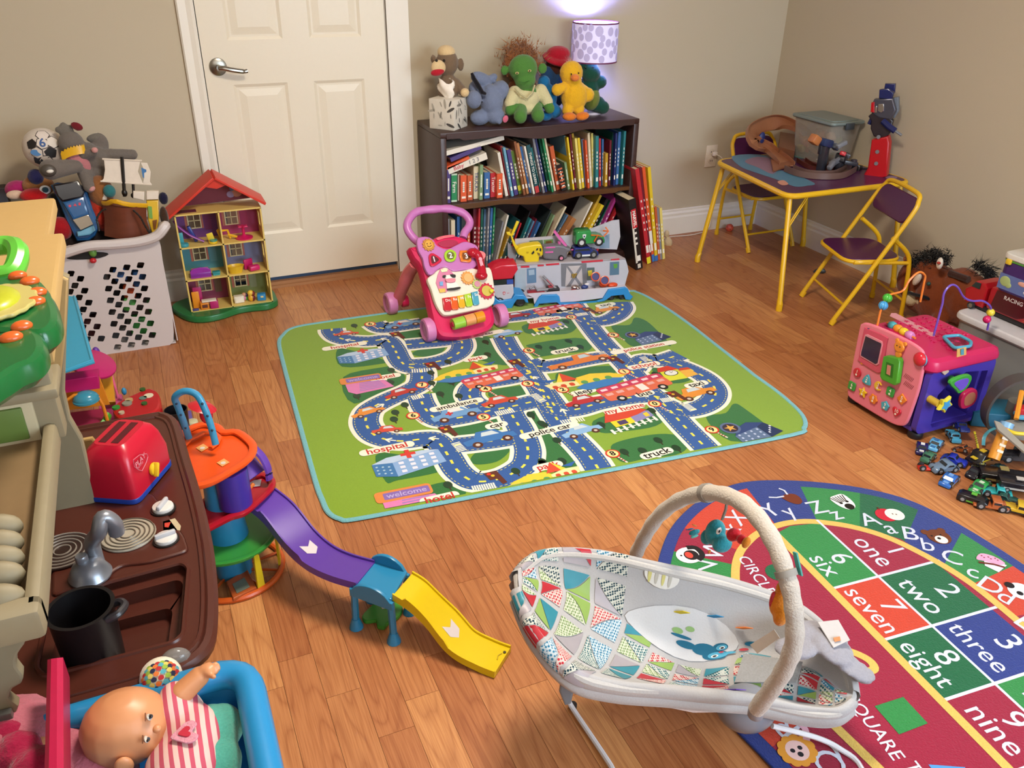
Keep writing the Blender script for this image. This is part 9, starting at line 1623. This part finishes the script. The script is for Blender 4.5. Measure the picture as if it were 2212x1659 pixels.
for s, t, a, b, c, L in ((3.95, .36, .22, .05, TL1, 1), (3.6, .36, .2, .03, TL1, 1), (4.25, .40, .26, .055, TL1, 1), (4.3, .40, .2, .042, TL2, 2), (4.22, .32, .14, .035, TL1, 1), (4.24, .32, .1, .026, TL2, 2), (4.42, .43, .09, .02, TL1, 1), (4.25, .41, .07, .02, '#e4e4e0', 3), (4.25, .41, .04, .012, '#14181c', 4), (4.25, .32, .05, .014, '#e4e4e0', 3), (4.25, .32, .03, .009, '#14181c', 4), (4.3, .36, .05, .010, '#b02c34', 4), (4.5, .37, .12, .018, TL2, 2), (3.45, .31, .2, .012, TL1, 1), (3.35, .28, .1, .02, '#86a868', 1), (3.55, .25, .08, .015, '#86a868', 1), (4.75, .27, .15, .02, TL1, 1), (4.7, .33, .09, .018, '#b02c34', 1)): sd(s, t, a, b, c, L)
def tagp(s, t, c, w_=.016, h=.026, n='cloth_tag', lift=.012):
    p, u_ = surf(s, t), (surf(s+.1, t)-surf(s, t)).normalized(); v_ = (V((.35, -.55, .55))).normalized(); D(G(mat(c, .8)).slab([p+V((0, 0, .004)), p+u_*w_+V((0, 0, .004)), p+u_*w_+v_*h, p+v_*h], .0015), n)
tagp(3.2, .20, '#c8b41c'); tagp(3.75, .18, '#1c78a8'); tagp(4.3, .2, '#dc7834'); tagp(4.6, .86, '#6c48b0', .02, .03); tagp(3.9, .78, '#d4ccb8', .02, .012)
sd(2.9, .07, .26, .05, '#d8d4cc', 1, 'care_label'); [sd(2.72+.1*k, .07, .025, .038, '#b4b0a4' if k % 2 else '#c8c078', 2, 'label_lines') for k in range(4)]
D(G(mat('#8c8a88', .8, 'f', bs=.2)).slab([surf(4.9, .45)+V((0, 0, .01)), surf(5.9, .42)+V((0, 0, .012)), surf(5.9, .66)+V((0, 0, .012)), surf(4.8, .70)+V((0, 0, .01))], .004, d=(0, 0, 1)), 'crotch_strap')
hz = mat('#8e8c94', .85, 'f', bs=.3); soft('harness', bn, hz, [(F(1770, 1370, .24), (.06, .035, .012), (0, 10, -30)), (F(1800, 1400, .235), (.045, .04, .013), (0, 20, -50)), (F(1840, 1440, .21), (.05, .03, .010), (0, 25, -40)), (F(1720, 1400, .24), (.045, .03, .012), (0, 0, -20)), (F(1868, 1460, .19), (.022, .018, .01))], vox=.004, fur=.004)
D(G(mat('#b4b0b0', .8)).slab([F(1765, 1345, .262), F(1810, 1340, .262), F(1835, 1385, .25), F(1800, 1400, .25)], .003, d=(0, 0, 1), b=.001), 'warning_label'); D(G('#c07c50').slab([F(1800, 1378, .259), F(1814, 1375, .259), F(1816, 1384, .257), F(1803, 1387, .257)], .0008, d=(0, 0, 1)), 'label_print')
# toy bar
KN = mat('#b8b0a6', .9, 'f', sc=120, v=.05, bs=.5); pxs = ((1374, 1196), (1392, 1160), (1420, 1118), (1460, 1085), (1505, 1068), (1550, 1066), (1600, 1084), (1645, 1128), (1680, 1190), (1704, 1260), (1716, 1330), (1714, 1395), (1692, 1450), (1662, 1495), (1634, 1532))
ab = smooth([X(u, v, .562-.022*i/14) for i, (u, v) in enumerate(pxs)], 5); D(G(KN).tube(ab, [.0152+.0009*sin(i*1.7) for i in range(len(ab))], 14), 'toy_bar')
for i in (22, 43): D(G(mat('#8a8680', .7)).tube([ab[i], ab[i+1]], .0182, 16), 'strap'); 
for p in (ab[0], ab[-1]): D(G(mat('#84848c', .4)).cyl(.014, .02, p-V((0, 0, .018)), n=14, b=.003), 'bar_socket')
mt = F(1612, 1530, .105); D(G(mat('#7e8088', .3, v=.03)).ell(.060, .046, .05, mt, (0, 10, -20), 24), 'vibration_unit')
WH_ = mat('#dcdce0', .25)
D(G(WH_).tube(smooth([F(1262, 1452, .17), F(1236, 1460, .13), F(1222, 1475, .09), F(1228, 1510, .03), F(1240, 1535, .008), F(1320, 1655, .008), F(1400, 1790, .008), F(1700, 1900, .008), F(1900, 1800, .008), F(1862, 1662, .008), F(1815, 1618, .02), F(1760, 1592, .04), F(1668, 1568, .085)], 5), .0056, 8), 'wire_base')
D(G(mat('#7c7e84', .35)).prism([(0, 0), (.05, .012), (.055, .0), (.03, -.012), (.02, -.055), (.008, -.058), (-.004, -.03)], .016, basis(F(1212, 1462, .115), CR, CU), b=.004, z=-.012), 'leg_bracket'); D(G('#1c1c20').cyl(.009, .010, F(1237, 1528, .0005), n=12), 'rubber_foot')
far = smooth([surf(2.6, -.08)-V((0, 0, .03)), surf(2.8, -.08)-V((-.03, -.05, .16)), V((.80, -2.55, .02)), V((.92, -2.62, .008)), V((.96, -2.8, .008)), surf(6., -.08)-V((0, 0, .06))], 5); D(G(WH_).tube(far, .0056, 8), 'wire_base')
D(G(mat('#d0c0bc', .85, 'f', bs=.2)).loft([[surf(3.2+2*i/6, .99)-V((0, 0, .02+.05*sin(pi*i/6)*k)) for i in range(7)] for k in (0, .5, 1)]), 'sling_cloth')
# hanging toys
def hang(name, label, parts, loc): t = thing(name, label, 'hanging toy', loc); [(soft(n, t, c, E_, vox=.003, fur=0, k='f') if isinstance(E_, list) else E_(t)) for n, c, E_ in parts]; return t
xb = .565; PXb = lambda u, v, a, b=None, rd=None, rot=(0, 0, 0), dx=0.: PX(u, v, xb-dx, a, b, rd, rot); BT1 = mat('#28808c', k='f')
hang('toucan_toy', 'teal cloth bird with red and orange beak hanging from toy bar', [('body', BT1, [PXb(1545, 1150, 24, 30, 20), PXb(1560, 1175, 24, 18, 18), PXb(1528, 1160, 16, 18, 14), PXb(1500, 1150, 16, 7, 6)]), ('beak', '#b81c28', [PXb(1585, 1155, 18, 15, 14), PXb(1602, 1165, 12, 11, 10)]), ('beak_tip', '#cc7c24', [PXb(1612, 1172, 10, 14, 9, (0, 20, 0))]), ('eye', '#dcdcd8', [PXb(1553, 1147, 9, 10, 3, dx=.019)]), ('pupil', '#141418', [PXb(1554, 1148, 5, 6, 3, dx=.022)]), ('foot', '#cc7430', [PXb(1532, 1192, 5, 7, 4)]), ('wing_ribbon', '#c87c3c', [PXb(1500, 1135, 12, 3, 3, (0, 35, 0))]), ('tail_ribbon', '#2470a0', [PXb(1490, 1143, 14, 3, 3, (0, 10, 0))]), ('tail_ribbon', '#5cb0a4', [PXb(1500, 1158, 14, 5, 3)]), ('loop', '#7c7870', lambda t: G('#7c7870').tube([X(1570, 1083, xb), X(1568, 1100, xb), X(1560, 1122, xb)], .003, 6).done('loop', t, world=True))], X(1548, 1150, xb))
hang('crinkle_toy', 'orange cloth toy with red centre hanging at right of toy bar', [('body', '#d88420', [PXb(1682, 1300, 22, 36, 16, dx=.01), PXb(1688, 1330, 20, 26, 14, dx=.01), PXb(1690, 1270, 16, 18, 12, dx=.01)]), ('red_centre', '#b8303a', [PXb(1668, 1295, 8, 24, 5, dx=.024)]), ('white_tag', '#d8d4cc', lambda t: G(mat('#d8d4cc', .8)).slab([X(1620, 1393, xb-.02), X(1672, 1360, xb-.02), X(1684, 1378, xb-.02), X(1636, 1412, xb-.02)], .001).done('white_tag', t, world=True)), ('fin', '#2c8478', lambda t: G(mat('#3c8c84', .8)).slab([X(1712, 1192, xb), X(1720, 1195, xb), X(1732, 1245, xb), X(1722, 1240, xb)], .003).done('fin', t, world=True))], X(1682, 1300, xb))
